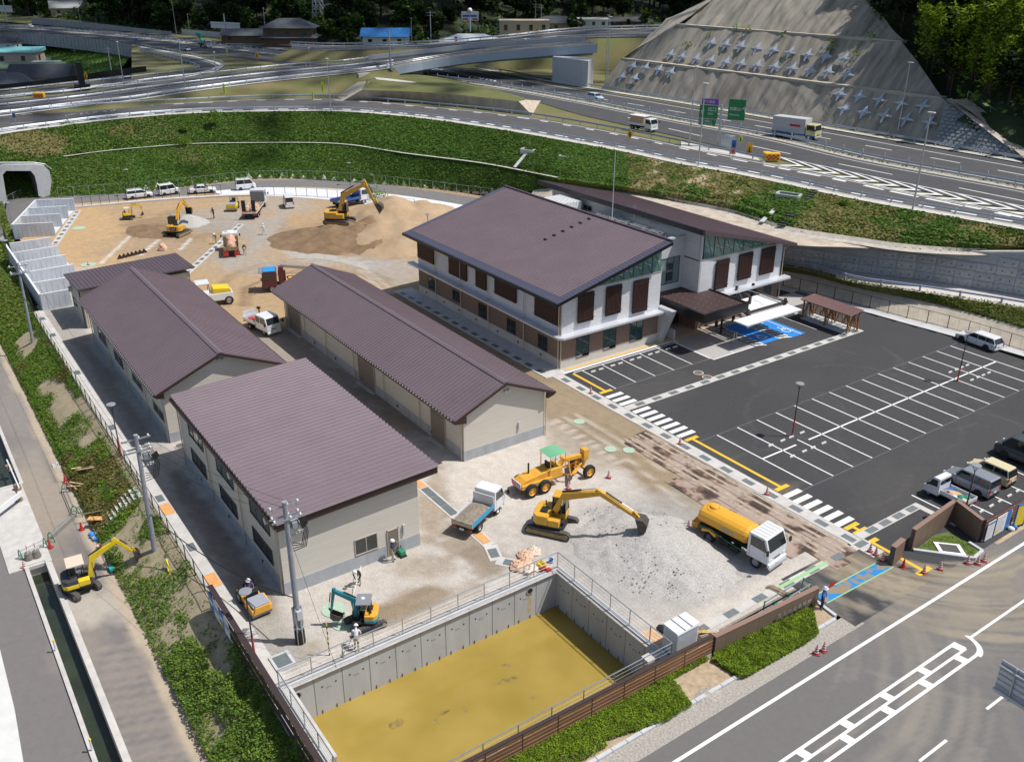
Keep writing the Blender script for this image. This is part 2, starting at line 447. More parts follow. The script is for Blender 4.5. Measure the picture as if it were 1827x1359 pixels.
def road_paint(X,Y):
 p=Paint(X,Y,(.150,.143,.138))
 p.mix(np.clip((p.n3-.45)*2.5,0,1)*.35,(.185,.172,.158))
 arcs(p)
 p.blob(1770,1040,120,50,(.27,.24,.19),.5,.9,-20,.5)
 p.blob(1610,1120,90,50,(.20,.18,.155),.4,.9,-20,.5)
 return p
M_road=paintmat('street_asphalt',.85,26,.10,.25,50,.3)
painted('street',-24.34,-8.02,18,82,.22,-.004,lambda x,y:x>-99,road_paint,M_road,kind='structure')
for q in((-24.1,-8.02,-30,18),(-24.1,-8.02,82,150),(-8.02,14,-30,150)):painted('street',*q,2.,-.004,lambda x,y:x>-99,lambda X,Y:Paint(X,Y,(.152,.145,.14)),M_road,kind='structure')
M_conc=mat('concrete_pale',(.52,.50,.47),.85,var=.12,scale=1.2,bump=.15,bscale=18)
M_conc2=mat('concrete_grey',(.36,.37,.375),.85,var=.16,scale=.9,bump=.15,bscale=14)
M_concn=mat('concrete_new',(.50,.51,.52),.8,var=.08,scale=1.5,bump=.1,bscale=14)
M_concs=mat('concrete_stained',(.47,.40,.32),.9,var=.22,scale=.7,bump=.3,bscale=8,stretch=(1,1,.25))
M_white=mat('white_paint',(.80,.80,.79),.6,var=.06,scale=3)
M_yell=mat('yellow_paint',(.80,.47,.03),.6,var=.06,scale=3)
M_grit=mat('grit',(.36,.33,.29),.95,var=.35,scale=9,bump=.8,bscale=25)
M_soil=mat('soil_tan',(.40,.31,.21),.95,var=.25,scale=2.5,bump=.8,bscale=8)
M_dark=mat('dark_void',(.012,.012,.014),.9)
M_steel=mat('galvanised_steel',(.50,.53,.56),.42,.75,var=.12,scale=3)
M_grate=mat('drain_grate',(.20,.23,.24),.6,.5,var=.2,scale=12)
MB().box(-25.2,-24.05,-30,43.2,-.3,.006).bd('grit_verge',M_grit,kind='structure')
MB().box(-24.75,-23.9,58.,150,-.3,.008).bd('roadside_soil',M_soil,kind='structure')
def low_paint(X,Y):
 p=Paint(X,Y,(.175,.162,.156),-2.5)
 SD=(.43,.355,.265)
 p.blob(75,900,60,90,SD,.5,.9,-20,.5)
 p.blob(165,1080,70,40,(.50,.45,.38),.7,.7,0,.6)
 p.blob(150,1150,50,50,SD,.25,.9,0,.8)
 p.blob(40,720,60,120,(.30,.27,.24),.5,1.,-10,.6)
 for k in range(14):
  y0=1160+k*16;p.stroke([(170+k*5,y0),(300+k*4,y0-22)],rng.uniform(.3,.8),(.34,.29,.235),.4,.9,.8)
 for k in range(4):
  p.stroke([(35+k*14,640),(60+k*16,740),(100+k*20,860)],.4,(.12,.115,.115),.4,.7,.6)
 edge=7.25
 p.mix(np.clip((Y-(edge-.75))/.35+(p.n1-.5)*3,0,1),SD)
 p.mix(np.clip((Y+.0)*0,0,1),SD)
 return p
CN=dict(x0=-63.4,x1=-12.,y0=2.45,y1=3.55)
def low_keep(x,y):
 k=~((x>CN['x0'])&(y>CN['y0']-.25)&(y<CN['y1']+.25))
 k&=~((x<-76.2)&(y>1.8)&(y<3.9))
 return k&(y<9.2)
painted('canal_street',-178,-14,-31,9.2,.35,-2.5,low_keep,low_paint,paintmat('canal_street_asphalt',.88,18,.12,.25,30,.3),kind='structure')
MB().poly([(-3000,-3000,-4.2),(3000,-3000,-4.2),(3000,3000,-4.2),(-3000,3000,-4.2)]).bd('terrain',mat('valley_floor',(.07,.10,.03),.95,var=.4,scale=.05),kind='structure')
#  retaining pond
px0,px1,py0,py1=POND
WT=-2.85
pond=thing('retention_pond','deep rectangular concrete pond with panel walls around muddy yellow water','pond',(px0,py1,0))
def loc(mb,name,m,**kw):
 """build with world coordinates under the pond"""
 mb.v=[(x-px0,y-py1,z)for x,y,z in mb.v];return mb.bd(name,m,pond,**kw)
cw=.32
loc(MB().box(px0-cw,px0,py0-cw,py1+cw,-4.1,.10).box(px0,px1+.2,py1,py1+cw,-4.1,.10).box(px1,px1+cw,py0-cw,py1-.002,-4.1,.10).box(px0,px1-.002,py0-cw,py0,-4.1,.10),'wall_core',M_concn)
loc(MB().box(px0-.1,px1+.1,py0-.1,py1+.1,-4.15,-4.),'floor_slab',M_conc2)
pan=MB().box(-.04,.0,.02,.98,0,1)
M_panel=mat('pond_panel_concrete',(.46,.47,.48),.8,var=.10,scale=.8,bump=.08,bscale=10,stretch=(1,1,.4))
pan_me=mof(MB().box(0,.05,.015,.985,0,1),M_panel)
hole_me=mof(MB().cyl((.045,0,0),(.062,0,0),.055,n=10),M_dark)
plate_me=mof(MB().box(.05,.058,-.16,.16,-.06,.06),mat('cast_plate',(.32,.33,.33),.8))
pin_me=mof(MB().box(.05,.09,-.02,.02,-.12,.12),mat('rusty_iron',(.10,.06,.035),.8))
def side(n,L,org,rz,skip=()):
 w=L/n
 M=Matrix.Translation(org)@Matrix.Rotation(rz,4,'Z')
 for i in range(n):
  p=M@Vc((0,i*w,-4.))
  inst('panel',pan_me,pond,(p.x-px0,p.y-py1,p.z),rz,sc=(1,w,4.02))
  if i in skip:continue
  for fy in(.27,.76):
   q=M@Vc((0,(i+fy)*w,-.95));inst('weep_hole',hole_me,pond,(q.x-px0,q.y-py1,q.z),rz)
  q=M@Vc((0,(i+.5)*w,-1.12));inst('cast_plate',plate_me,pond,(q.x-px0,q.y-py1,q.z),rz)
  for fy in(.2,.72):
   q=M@Vc((0,(i+fy)*w,WT+.12));inst('iron_pin',pin_me,pond,(q.x-px0,q.y-py1,q.z),rz)
side(11,py1-py0,(px0,py0,0),.0,(0,10))
side(6,px1-px0,(px0,py1,0),-math.pi/2)
for px_,py_ in((530,1240),(945,1053)):
 q=PX(px_,py_,px0+.05);o=MB().cyl((.04,0,0),(.09,0,0),.21,.21,14).bd('outlet_pipe',M_dark,pond);o.location=(px0-px0,q.y-py1,q.z)
 o2=MB().lathe([(.20,0),(.27,0),(.27,.06),(.20,.06)],n=14).bd('pipe_ring',M_conc2,o);o2.rotation_euler=(0,R(90),0);o2.location=(.04,0,0)
 st=MB().box(.052,.056,-.13,.10,-1.75,-.22).bd('mud_streak',mat('mud_stain',(.50,.40,.24),.9,var=.2,scale=4),o)
wm=bpy.data.materials.new('muddy_water');wm.use_nodes=True
n=wm.node_tree.nodes;l=wm.node_tree.links;b=n['Principled BSDF']
b.inputs['Roughness'].default_value=.09;b.inputs['Specular IOR Level'].default_value=.5
geo=n.new('ShaderNodeNewGeometry');nz=n.new('ShaderNodeTexNoise');nz.inputs['Scale'].default_value=.28;nz.inputs['Detail'].default_value=5
l.new(geo.outputs['Position'],nz.inputs['Vector'])
rp=n.new('ShaderNodeValToRGB');l.new(nz.outputs['Fac'],rp.inputs[0]);l.new(rp.outputs[0],b.inputs['Base Color'])
e=rp.color_ramp.elements;e[0].position=.28;e[0].color=(.28,.20,.035,1);e[1].position=.66;e[1].color=(.37,.265,.065,1)
n2=n.new('ShaderNodeTexNoise');n2.inputs['Scale'].default_value=6;l.new(geo.outputs['Position'],n2.inputs['Vector'])
bp=n.new('ShaderNodeBump');bp.inputs['Strength'].default_value=.03;bp.inputs['Distance'].default_value=.02
l.new(n2.outputs['Fac'],bp.inputs['Height']);l.new(bp.outputs[0],b.inputs['Normal'])
MB().poly([(px0,py0,WT),(px1,py0,WT),(px1,py1,WT),(px0,py1,WT)]).bd('water',wm,kind='structure')
sm=mat('silt_light',(.58,.36,.08),.5,var=.25,scale=2.5);dm=mat('silt_dark',(.24,.175,.045),.5,var=.4,scale=3)
def patch(px_,py_,rx,ry,m,ang=0,n=14):
 c=G(px_,py_,WT);pts=[]
 for i in range(n):
  t=2*math.pi*i/n;k=1+rng.uniform(-.35,.35);u=rx*k*math.cos(t);v=ry*k*math.sin(t)
  pts.append((c.x+u*math.cos(ang)-v*math.sin(ang),c.y+u*math.sin(ang)+v*math.cos(ang),WT+.004))
 return MB().poly(pts)
for q in((903,1187,.30,.16,1.2),(905,1213,.7,.16,1.4),(710,1290,.5,.28,1.5),(775,1285,.25,.15,0),(795,1270,.4,.1,1.5),(950,1243,.35,.12,1.5),(830,1265,.3,.1,0)):
 patch(q[0],q[1],q[2],q[3],dm,q[4]).bd('silt_patch',dm,kind='stuff')
def rfn(name,label,pts,nposts,h=1.15,wires=3,mid=False,m=M_steel,cat='fence',post_r=.035,mesh=False,group=None,zb=.08):
 a=Vc(pts[0]);t=thing(name,label,cat,a,0,group)
 Q=[Vc(p)-a for p in pts]
 rail=MB()
 for u,v in zip(Q,Q[1:]):
  rail.cyl(u+Vc((0,0,h)),v+Vc((0,0,h)),.035,n=6)
  if mid:rail.cyl(u+Vc((0,0,zb)),v+Vc((0,0,zb)),.03,n=6)
 rail.bd('top_rail',m,t)
 if wires:
  w=MB()
  for u,v in zip(Q,Q[1:]):
   for k in range(wires):
    z=zb+(h-zb)*(k+1)/(wires+1);w.cyl(u+Vc((0,0,z)),v+Vc((0,0,z)),.009,n=4,caps=False)
  w.bd('wires',m,t,kind='stuff')
 pm=mof(MB().cyl((0,0,-.05),(0,0,h),post_r,n=6),m)
 for p in interp(Q,nposts):inst('post',pm,t,p)
 return t
X0,X1,Y0,Y1=px0-.16,px1+.16,py0-.16,py1+.16
rfn('pond_railing','galvanised railing along the yard side of the pond, nearest the front shed',[(X0,Y0,.1),(X0,Y1,.1)],11,1.2,3,True)
rfn('pond_railing','galvanised wire railing along the gravel pile side of the pond',[(X0,Y1,.1),(X1,Y1,.1)],7,1.2,3,True)
rfn('pond_railing','galvanised wire railing between the pond and the timber street fence',[(X1,Y1,.1),(X1,Y0,.1)],10,1.2,3,True)
rfn('pond_railing','galvanised wire railing between the pond and the brown board wall on the left',[(X1,Y0,.1),(X0,Y0,.1)],7,1.2,3,True)
def strip(name,x0,x1,y0,y1,z,m,parent=None):return MB().box(x0,x1,y0,y1,z-.2,z).bd(name,m,parent,kind=None if parent else 'structure')
strip('perimeter_kerb',-112,-33.,11.25,12.35,.03,M_conc)
strip('kerb_channel',-63.9,-27.9,49.55,50.75,.02,M_conc)
strip('cross_drain',-55.,-54.15,50.78,85.,.024,M_conc)
strip('office_apron',-95,-63.9,48.8,51.3,.05,M_conc)
strip('channel',-29.65,-29.05,30,50.9,.025,M_conc)
strip('gate_channel',-30.35,-29.65,50.78,57.6,.026,M_conc)
strip('side_channel',-30.35,-26.9,57.6,58.15,.026,M_conc)
gm=mof(MB().box(-.5,.5,-.26,.26,0,.012),M_grate)
def grates(par_name,pts,rz):
 host=bpy.data.objects[par_name]
 for x,y,z in pts:inst('grate',gm,host,(x,y,z),rz)
grates('cross_drain',[(-54.57,52.5+k*2.1,.026)for k in range(16)],R(90))
grates('kerb_channel',[(-62.5+k*2.3,50.1,.022)for k in range(15)],0)
grates('office_apron',[(-93.5+k*2.,49.3,.052)for k in range(15)],0)
grates('channel',[(-29.35,32+k*2.6,.027)for k in range(8)],R(90))
grates('gate_channel',[(-30.,52.3+k*1.6,.028)for k in range(4)],R(90))
grates('perimeter_kerb',[(-109,11.8,.032),(-103,11.8,.032),(-91,11.8,.032),(-77,11.8,.032),(-55.4,11.9,.032),(-63,11.9,.032)],0)
plym=mat('plywood_orange',(.66,.33,.12),.8,var=.12,scale=2)
for(x,y,lb)in((-61.2,11.9,'orange plywood sheet on the kerb behind the tall utility pole'),(-50.9,11.9,'orange plywood sheet on the kerb near the ride-on roller')):
 tag=MB().box(-.8,.8,-.36,.36,0,.025).bd('plywood_sheet',plym,label=lb,cat='plywood sheet',group='plywood sheets along the left kerb',loc=(x,y,.035),rz=R(2))
dr=MB();P=[G(738,843),G(800,912),G(878,975),G(905,1003)]
dpts=[Vc((-56.,28.95,0)),Vc((-43.9,28.95,0)),Vc((-42.2,28.35,0)),Vc((-40.2,29.9,0))]
for k,(a,b_)in enumerate(zip(dpts,dpts[1:])):dr.bar(a+Vc((0,0,-.1)),b_+Vc((0,0,-.1)),.95,.23+.004*k)
drain=dr.bd('yard_drain',M_conc,kind='structure')
for k,(xx,m_)in enumerate(((-55.2,M_grate),(-53.9,plym),(-52.3,M_grate),(-50.8,M_grate),(-49.3,M_grate),(-46.6,M_grate),(-45.,plym),(-43.,M_grate),(-41.3,M_grate))):
 if xx>-43.5:continue
 MB().box(-.72,.72,-.30,.30,0,.02).bd('cover',m_,drain,loc=(xx,28.95,.022))
MB().box(-.5,.5,-.3,.3,0,.02).bd('cover',M_grate,drain,loc=(-43.,28.62,.022),rz=R(-18))
MB().box(-.75,.75,-.3,.3,0,.02).bd('cover',M_grate,drain,loc=(-41.2,29.1,.03),rz=R(38))
for nm,a,b_,n_ in(('back_channel',G(330,490),G(430,400),13),('bay_channel',G(97,437),G(139,376),9)):
 o=MB().bar(a+Vc((0,0,-.1)),b_+Vc((0,0,-.1)),1.,.26).bd(nm,M_conc,kind='structure')
 h=heading(a,b_)
 for k in range(n_):inst('grate',gm,o,a.lerp(b_,(k+.5)/n_)+Vc((0,0,.032)),h)
kb=L3([(130,371),(200,364.5),(300,356.5),(400,350.5),(470,348.5)],0,30)
ribbon('back_kerb',[offset(kb,-.5,.0),offset(kb,-.5,.22),offset(kb,.5,.22),offset(kb,.5,0)],M_conc,30,kind='structure',smooth=False)
wb0=L3([(395,349),(480,350),(600,358),(740,378),(860,400)],0,30);wb1=L3([(380,341),(480,334),(600,338),(740,352),(860,372)],0,30)
ribbon('white_apron',[[p+Vc((0,0,.02))for p in wb0],[p+Vc((0,0,.02))for p in wb1]],mat('apron_concrete',(.66,.67,.70),.8,var=.06,scale=1),30,kind='structure')
rd0=[p+Vc((0,0,.012))for p in L3([(60,372),(100,366),(200,358),(330,348),(430,340),(520,333),(620,337),(740,351),(900,380)],0,30)]
rd1=[p+Vc((0,0,.012))for p in L3([(60,352),(100,352),(200,346),(330,335),(430,324),(520,321),(620,325),(740,337),(900,360)],0,30)]
ribbon('back_lane',[rd0,rd1],mat('lane_asphalt',(.17,.165,.16),.9,var=.15,scale=1.2),40,kind='structure')
park=bpy.data.objects['parking_lot']
def line(x0,x1,y0,y1,m=M_white,z=.018,name='painted_line',parent=park):
 return MB().poly([(x0,y0,z),(x1,y0,z),(x1,y1,z),(x0,y1,z)]).bd(name,m,parent)
for k in range(15):
 y=53.83+k*2.5
 xa,xb=(-46.32,-36.36)
 if k==0:line(xa,-36.4,y-.06,y+.06)
 elif k==2:line(xa,-43.1,y-.06,y+.06);line(-41.9,xb,y-.06,y+.06)
 elif k==13 and False:pass
 else:line(xa,xb,y-.06,y+.06)
line(-41.42,-41.26,53.85,58.);line(-41.42,-41.26,59.6,88.7)
for xs in(-46.36,-36.3):
 line(xs-.02,xs+.02,51.5,90,mat('faint_paint',(.20,.20,.20),.8),.017)
for k in range(6):line(-63.4,-58.35,52.85+k*2.52-.05,52.85+k*2.52+.05)
line(-63.5,-63.38,51.8,66.);line(-58.36,-58.30,50.9,66.,MATS['faint_paint'],.017)
for k in range(2):line(-31.15,-25.9,58.8+k*2.5,58.92+k*2.5)
for k in range(2,7):line(-31.15,-25.9,58.8+k*2.5,58.92+k*2.5)
for k in range(3):line(-63.2,-57.5,78.6+k*2.5,78.7+k*2.5)if k==0 else None
line(-62.5,-57.4,81.,81.1)
def tbar(x0,x1,y,w=.17,ends=(1,1)):
 line(x0,x1,y-w,y+w,M_yell)
 if ends[0]:line(x0-.02,x0+.36,y-.72,y+.72,M_yell,.0185)
 if ends[1]:line(x1-.36,x1+.02,y-.72,y+.72,M_yell,.0185)
tbar(-63.3,-58.2,51.65,.14,(0,1));tbar(-47.3,-37.3,51.6,.14,(1,1));tbar(-31.3,-30.2,51.55,.14,(1,1));tbar(-29.3,-24.9,51.,.14,(1,1))
for k in range(11):line(-57.55+k*.93,-57.05+k*.93,50.85,52.75,name='crosswalk_bar')
for k in range(6):line(-36.7+k*.93,-36.2+k*.93,50.5,52.5,name='crosswalk_bar')
BL=mat('blue_paint',(.02,.22,.62),.6,var=.12,scale=1.5)
line(-63.8,-57.9,73.05,75.6,BL,.0165,'blue_bay');line(-63.8,-57.4,77.,79.2,BL,.0165,'blue_bay')
for(a,b_)in((71.9,73.05),(75.6,77.)):
 line(-63.8,-57.9,a-.03,a+.06,z=.0175);line(-63.8,-57.9,b_-.06,b_+.03,z=.0175);line(-58.,-57.9,a,b_,z=.0177)
 for k in range(9):
  x=-63.6+k*.66;MB().poly([(x,a,.0172),(x+.2,a,.0172),(x+.9,b_,.0172),(x+.7,b_,.0172)]).bd('hatch_bar',M_white,park)
def symbol(cx_,cy_,s):
 mb=MB();z=.019
 def sg(a,b_,w=.10):
  a=Vc((cx_+a[1]*-s,cy_+a[0]*s,z));b_=Vc((cx_+b_[1]*-s,cy_+b_[0]*s,z));d=(b_-a).normalized();n_=Vc((-d.y,d.x,0))*w*s/2
  mb.poly([a-n_,b_-n_,b_+n_,a+n_])
 sg((-.05,.55),(-.05,.1));sg((-.05,.12),(.35,.12));sg((.33,.14),(.45,-.4));sg((.42,-.4),(.6,-.35));sg((-.05,.35),(.28,.35))
 for k in range(9):
  t0=R(110+k*25);t1=R(135+k*25);sg((.05+.38*math.cos(t0),-.12+.38*math.sin(t0)),(.05+.38*math.cos(t1),-.12+.38*math.sin(t1)))
 c=[(cx_-.72*s+.1*s*math.cos(t),cy_-.05*s+.1*s*math.sin(t),z)for t in np.linspace(0,6.,9)];mb.poly(c)
 mb.bd('wheelchair_symbol',M_white,park)
symbol(-59.5,74.3,1.25);symbol(-59.3,78.1,1.25)
M_pave=mat('paving_blocks',(.40,.385,.37),.85,var=.12,scale=6,bump=.2,bscale=9)
MB().box(-63.9,-57.95,65.6,71.6,-.1,.016).bd('entrance_paving',M_pave,kind='structure')
MB().box(-67.,-63.72,51.3,90,-.1,.03).bd('sidewalk',M_pave,kind='structure')
MB().box(-63.97,-63.72,50.8,66,-.1,.036).box(-66.5,-57.9,65.52,65.62,-.1,.03).box(-58.,-57.88,65.6,71.6,-.1,.03).bd('paving_edge',M_white,kind='structure')
tac=MB()
tac.box(-64.55,-64.25,51.6,72,.02,.042).box(-66.4,-64.6,69.2,69.5,.02,.042);tac.bd('tactile_paving',mat('tactile_yellow',(.72,.42,.10),.7,var=.1,scale=5),kind='structure')
MB().box(-61.5,-57.9,68.55,68.67,0,.022).bd('painted_line',M_white,park)
st=bpy.data.objects['street']
line(-23.05,-22.85,-20,140,M_white,.004,parent=st)
line(-19.72,-19.56,47.3,140,M_white,.004,parent=st)
for k in range(0,30):
 y=46.2-k*1.75
 line(-19.98,-19.80,y-1.75,y,M_white,.004,parent=st);line(-19.33,-19.17,y-1.75,y,M_white,.0044,parent=st);line(-18.68,-18.50,y-1.75,y,M_white,.004,parent=st)
 if k%2==0:
  for xa,dd in((-19.80,.0),(-19.17,.85)):
   MB().poly([(xa,y-dd-.55,.0042),(xa,y-dd,.0042),(xa+.50,y-dd+.10,.0042),(xa+.50,y-dd-.45,.0042)]).bd('island_bar',M_white,st)
arc=MB()
for k in range(8):
 t0=R(90*k/8);t1=R(90*(k+1)/8)
 for(rr,c)in((1.45,(-19.97,46.2)),):
  arc.poly([(-19.97+.18+rr*math.cos(t0)*1.-.0,46.2+1.2*math.sin(t0),.0046)for _ in(0,)]+[(-19.97+(rr-.18)*math.cos(t0),46.2+(1.)*math.sin(t0),.0046),(-19.97+(rr-.18)*math.cos(t1),46.2+1.*math.sin(t1),.0046),(-19.97+.18+rr*math.cos(t1),46.2+1.2*math.sin(t1),.0046)])
arc.bd('island_nose',M_white,st)
for k in range(14):line(-16.,-15.85,24+k*6.2-.0,26.4+k*6.2,M_white,.004,parent=st)
line(-12.3,-12.15,30,140,M_white,.004,parent=st)
kbp=[Vc((-25.28,-10,0)),Vc((-25.28,42.2,0)),Vc((-27.1,42.7,0))]
kb_=MB()
kth=thing('kerb','pale concrete kerb of short blocks edging the low hedge bed','kerb',(-25.28,18,0))
km=mof(MB().box(-.11,.11,.01,.97,0,.16),M_concn)
for k in range(24):inst('kerb_stone',km,kth,(0,k,0))
for k in range(2):inst('kerb_stone',km,kth,(-.15-k*.92,24.25+k*.1,0),R(84))
MB().box(-27.6,-25.4,-10,42.3,-.2,.02).bd('hedge_bed',M_soil,kind='structure')
#  foliage helper
def lfc(P,size,mats,name,parent=None,tilt=.9,aspect=.55,kind='stuff',mw=None,**kw):
 """many small leaf-sized faces at the points P (N,3)"""
 P=np.asarray(P,float);N=len(P)
 if N==0:return None
 sz=size*(.6+.8*rng.random(N))
 a=rng.random(N)*6.283;t=rng.normal(0,tilt,N);
 ux=np.stack([np.cos(a),np.sin(a),np.sin(t)*.6],-1);ux/=np.linalg.norm(ux,axis=1)[:,None]
 nrm=np.stack([np.sin(t)*np.cos(a+1.3),np.sin(t)*np.sin(a+1.3),np.cos(t)],-1)
 vy=np.cross(nrm,ux);vy/=(np.linalg.norm(vy,axis=1)[:,None]+1e-9)
 ux=ux*sz[:,None]*.5;vy=vy*sz[:,None]*.5*aspect
 V=np.stack([P-ux,P-vy*1.,P+ux,P+vy*1.],1).reshape(-1,3)
 me=bpy.data.meshes.new(name);me.vertices.add(4*N);me.vertices.foreach_set('co',V.ravel())
 me.loops.add(4*N);me.loops.foreach_set('vertex_index',np.arange(4*N));me.polygons.add(N)
 me.polygons.foreach_set('loop_start',np.arange(N)*4);me.polygons.foreach_set('loop_total',np.full(N,4))
 for m in mats:me.materials.append(m)
 if mw is None:mi=rng.integers(0,len(mats),N)
 else:mi=mw
 me.polygons.foreach_set('material_index',np.asarray(mi,dtype=np.int32));me.update(calc_edges=True)
 return link(name,me,parent,kind,**kw)
def leafmat(name,col,var=.3,scale=1.5):
 m=mat(name,col,.65,var=var,scale=scale,spec=.25,detail=2)
 b=m.node_tree.nodes['Principled BSDF']
 b.inputs['Subsurface Weight'].default_value=.0
 ns=m.node_tree.nodes;ls=m.node_tree.links
 tr=ns.new('ShaderNodeBsdfTranslucent');tr.inputs['Color'].default_value=(col[0]*1.5,col[1]*1.5,col[2]*.8,1)
 mx=ns.new('ShaderNodeMixShader');mx.inputs[0].default_value=.28
 out=ns['Material Output'];ls.new(b.outputs[0],mx.inputs[1]);ls.new(tr.outputs[0],mx.inputs[2]);ls.new(mx.outputs[0],out.inputs[0])
 return m
LG=[leafmat('leaf_green',(.125,.215,.028)),leafmat('leaf_mid',(.085,.165,.024)),leafmat('leaf_light',(.185,.255,.040))]
LD=[leafmat('leaf_dark',(.022,.045,.014)),leafmat('leaf_dark_olive',(.035,.055,.015)),leafmat('leaf_deep',(.016,.034,.012))]
LH=[leafmat('hedge_leaf',(.155,.235,.014)),leafmat('hedge_tip',(.22,.31,.02)),leafmat('hedge_inner',(.08,.13,.010))]
LY=[leafmat('bamboo_leaf',(.17,.26,.018)),leafmat('bamboo_tip',(.30,.38,.03)),leafmat('bamboo_inner',(.08,.14,.014))]
DRY=[leafmat('dry_grass',(.20,.17,.06)),leafmat('yellow_grass',(.14,.155,.035)),leafmat('brown_grass',(.15,.10,.04))]
def surf_pts(rows,n,lift=(0,.1),dens=None):
 """random points on the strip surface through rows (equal length lists of Vectors)"""
 A=np.array([[tuple(p)for p in r_]for r_ in rows]);h,w,_=A.shape
 e1=A[:-1,1:]-A[:-1,:-1];e2=A[1:,:-1]-A[:-1,:-1];ar=np.linalg.norm(np.cross(e1,e2),axis=2).ravel()
 idx=rng.choice(len(ar),n,p=ar/ar.sum());j,i=idx//(w-1),idx%(w-1);u=rng.random(n)[:,None];v=rng.random(n)[:,None]
 P=(A[j,i]*(1-u)+A[j,i+1]*u)*(1-v)+(A[j+1,i]*(1-u)+A[j+1,i+1]*u)*v
 if dens is not None:
  k=rng.random(n)<dens(P);P=P[k]
 P[:,2]+=rng.uniform(lift[0],lift[1],len(P));return P
#  verge slope beside the canal street
def vy_top(x):return 11.2
rows=[]
xs=np.linspace(-178,-26,150)
rb=[]
for k,t in enumerate(np.linspace(0,1,9)):
 row=[]
 for x in xs:
  top=11.25 if x>-112 else 11.25+(-112-x)*.09
  y=7.3*(1-t)+top*t;z=-2.5+2.47*min(1,t*1.06)
  if 0<k<8:z+=.16*noise.noise(Vc((x*.5,y*.7,0)))+.05*noise.noise(Vc((x*2,y*2,3)))
  row.append(Vc((x,y,z)))
 rb.append(row)
n=len(xs);mb=MB();mb.add([p for r_ in rb for p in r_],[(j*n+i,j*n+i+1,(j+1)*n+i+1,(j+1)*n+i)for j in range(8)for i in range(n-1)])
M_slope=mat('slope_soil',(.42,.345,.235),.95,col2=(.30,.25,.15),scale=1.6,bump=1.,bscale=7)
mb.bd('verge_slope',M_slope,smooth=True,kind='structure')
def bushy(P,thr,sc=.22,seed=0):return np.clip((fbm(P[:,0]*sc,P[:,1]*sc*1.6,3,seed)-thr)*9,0,1)
def dens_near(P):
 d=bushy(P,.50,.30,4);x=P[:,0]
 d=np.maximum(d,np.clip(1.1-(P[:,1]-7.3)/.9,0,1)*.9)
 bare=np.clip((x+60)/3,0,1)*np.clip((-47.5-x)/2,0,1)
 d=d*(1-.55*bare)
 d=np.maximum(d,np.clip((x+47.5)/2.5,0,1)*np.clip((fbm(P[:,0]*.35,P[:,1]*.5,2,8)-.33)*8,0,1)*np.clip(12.2-P[:,1],0,1))
 return d
P=surf_pts(rb,260000,(0,.02));P=P[(P[:,0]>-64.5)&(P[:,0]<-27)]
d=dens_near(P);k=rng.random(len(P))<d;P=P[k];d=d[k]
hgt=.10+.62*d*fbm(P[:,0]*.9,P[:,1]*.9,3,12)*(1+.8*np.clip((P[:,0]+47)/3,0,1));P[:,2]+=hgt*rng.random(len(P))**.5
lfc(P,.17,LG,'weeds_near')
P=surf_pts(rb,420000,(0,.02));P=P[(P[:,0]<-63.5)&(P[:,0]>-112)]
d=np.maximum(bushy(P,.36,.2,31),np.clip(1.1-(P[:,1]-7.3)/1.2,0,1));d*=np.clip((10.9-P[:,1])/.9+np.clip((-84-P[:,0])/4,0,1),.06,1)
k=rng.random(len(P))<d*.75;P=P[k];d=d[k]
P[:,2]+=.05+.45*rng.random(len(P))*fbm(P[:,0],P[:,1],2,2)
mi=np.where(fbm(P[:,0]*.35,P[:,1]*.5,2,77)>.64,rng.integers(3,5,len(P)),rng.integers(0,3,len(P)))
lfc(P,.24,LG+DRY[:2],'weeds_mid',mw=mi,aspect=.35,tilt=1.2)
P=surf_pts(rb,60000,(0,.3));P=P[P[:,0]<-110]
lfc(P,.5,LG+DRY[:1],'weeds_far',aspect=.4,tilt=1.2)
P=surf_pts(rb,1500,(0,0));P=P[(P[:,0]>-64)&(P[:,0]<-30)]
Q=np.repeat(P,9,0);Q+=rng.normal(0,1,Q.shape)*np.array([.13,.13,.06]);Q[:,2]+=.09
lfc(Q,.15,LG,'weed_tufts')
P=np.concatenate([np.stack([rng.uniform(px1+.35,px1+.85,3000),rng.uniform(12,31,3000),rng.uniform(0,.28,3000)],-1),np.stack([rng.uniform(px0,px1,2500),rng.uniform(py0-.65,py0-.33,2500),rng.uniform(0,.35,2500)],-1)])
k=rng.random(len(P))<np.clip((fbm(P[:,0]*.9,P[:,1]*.9,2,5)-.5)*8,0,1);lfc(P[k],.16,LG,'edge_weeds')
hb=[(-27.2,-6),(-25.5,-6),(-25.5,28.7),(-25.7,29.3),(-27.,28.6),(-27.2,27)]
def inpoly(x,y,pl):
 c=np.zeros(len(x),bool);j=len(pl)-1
 for i in range(len(pl)):
  xi,yi=pl[i];xj,yj=pl[j]
  c^=((yi>y)!=(yj>y))&(x<(xj-xi)*(y-yi)/(yj-yi+1e-12)+xi);j=i
 return c
h1=[(G(*q).x,G(*q).y)for q in((900,1380),(760,1420),(1170,1190),(1245,1163),(1265,1180),(1200,1215),(1235,1262),(1190,1290))]
h2=[(G(*q).x,G(*q).y)for q in((1270,1182),(1280,1150),(1448,1082),(1460,1135),(1438,1150),(1330,1212),(1318,1213),(1277,1185))]
h0=[(-27.2,-8),(-25.55,-8),(-25.55,24),(-27.2,24)]
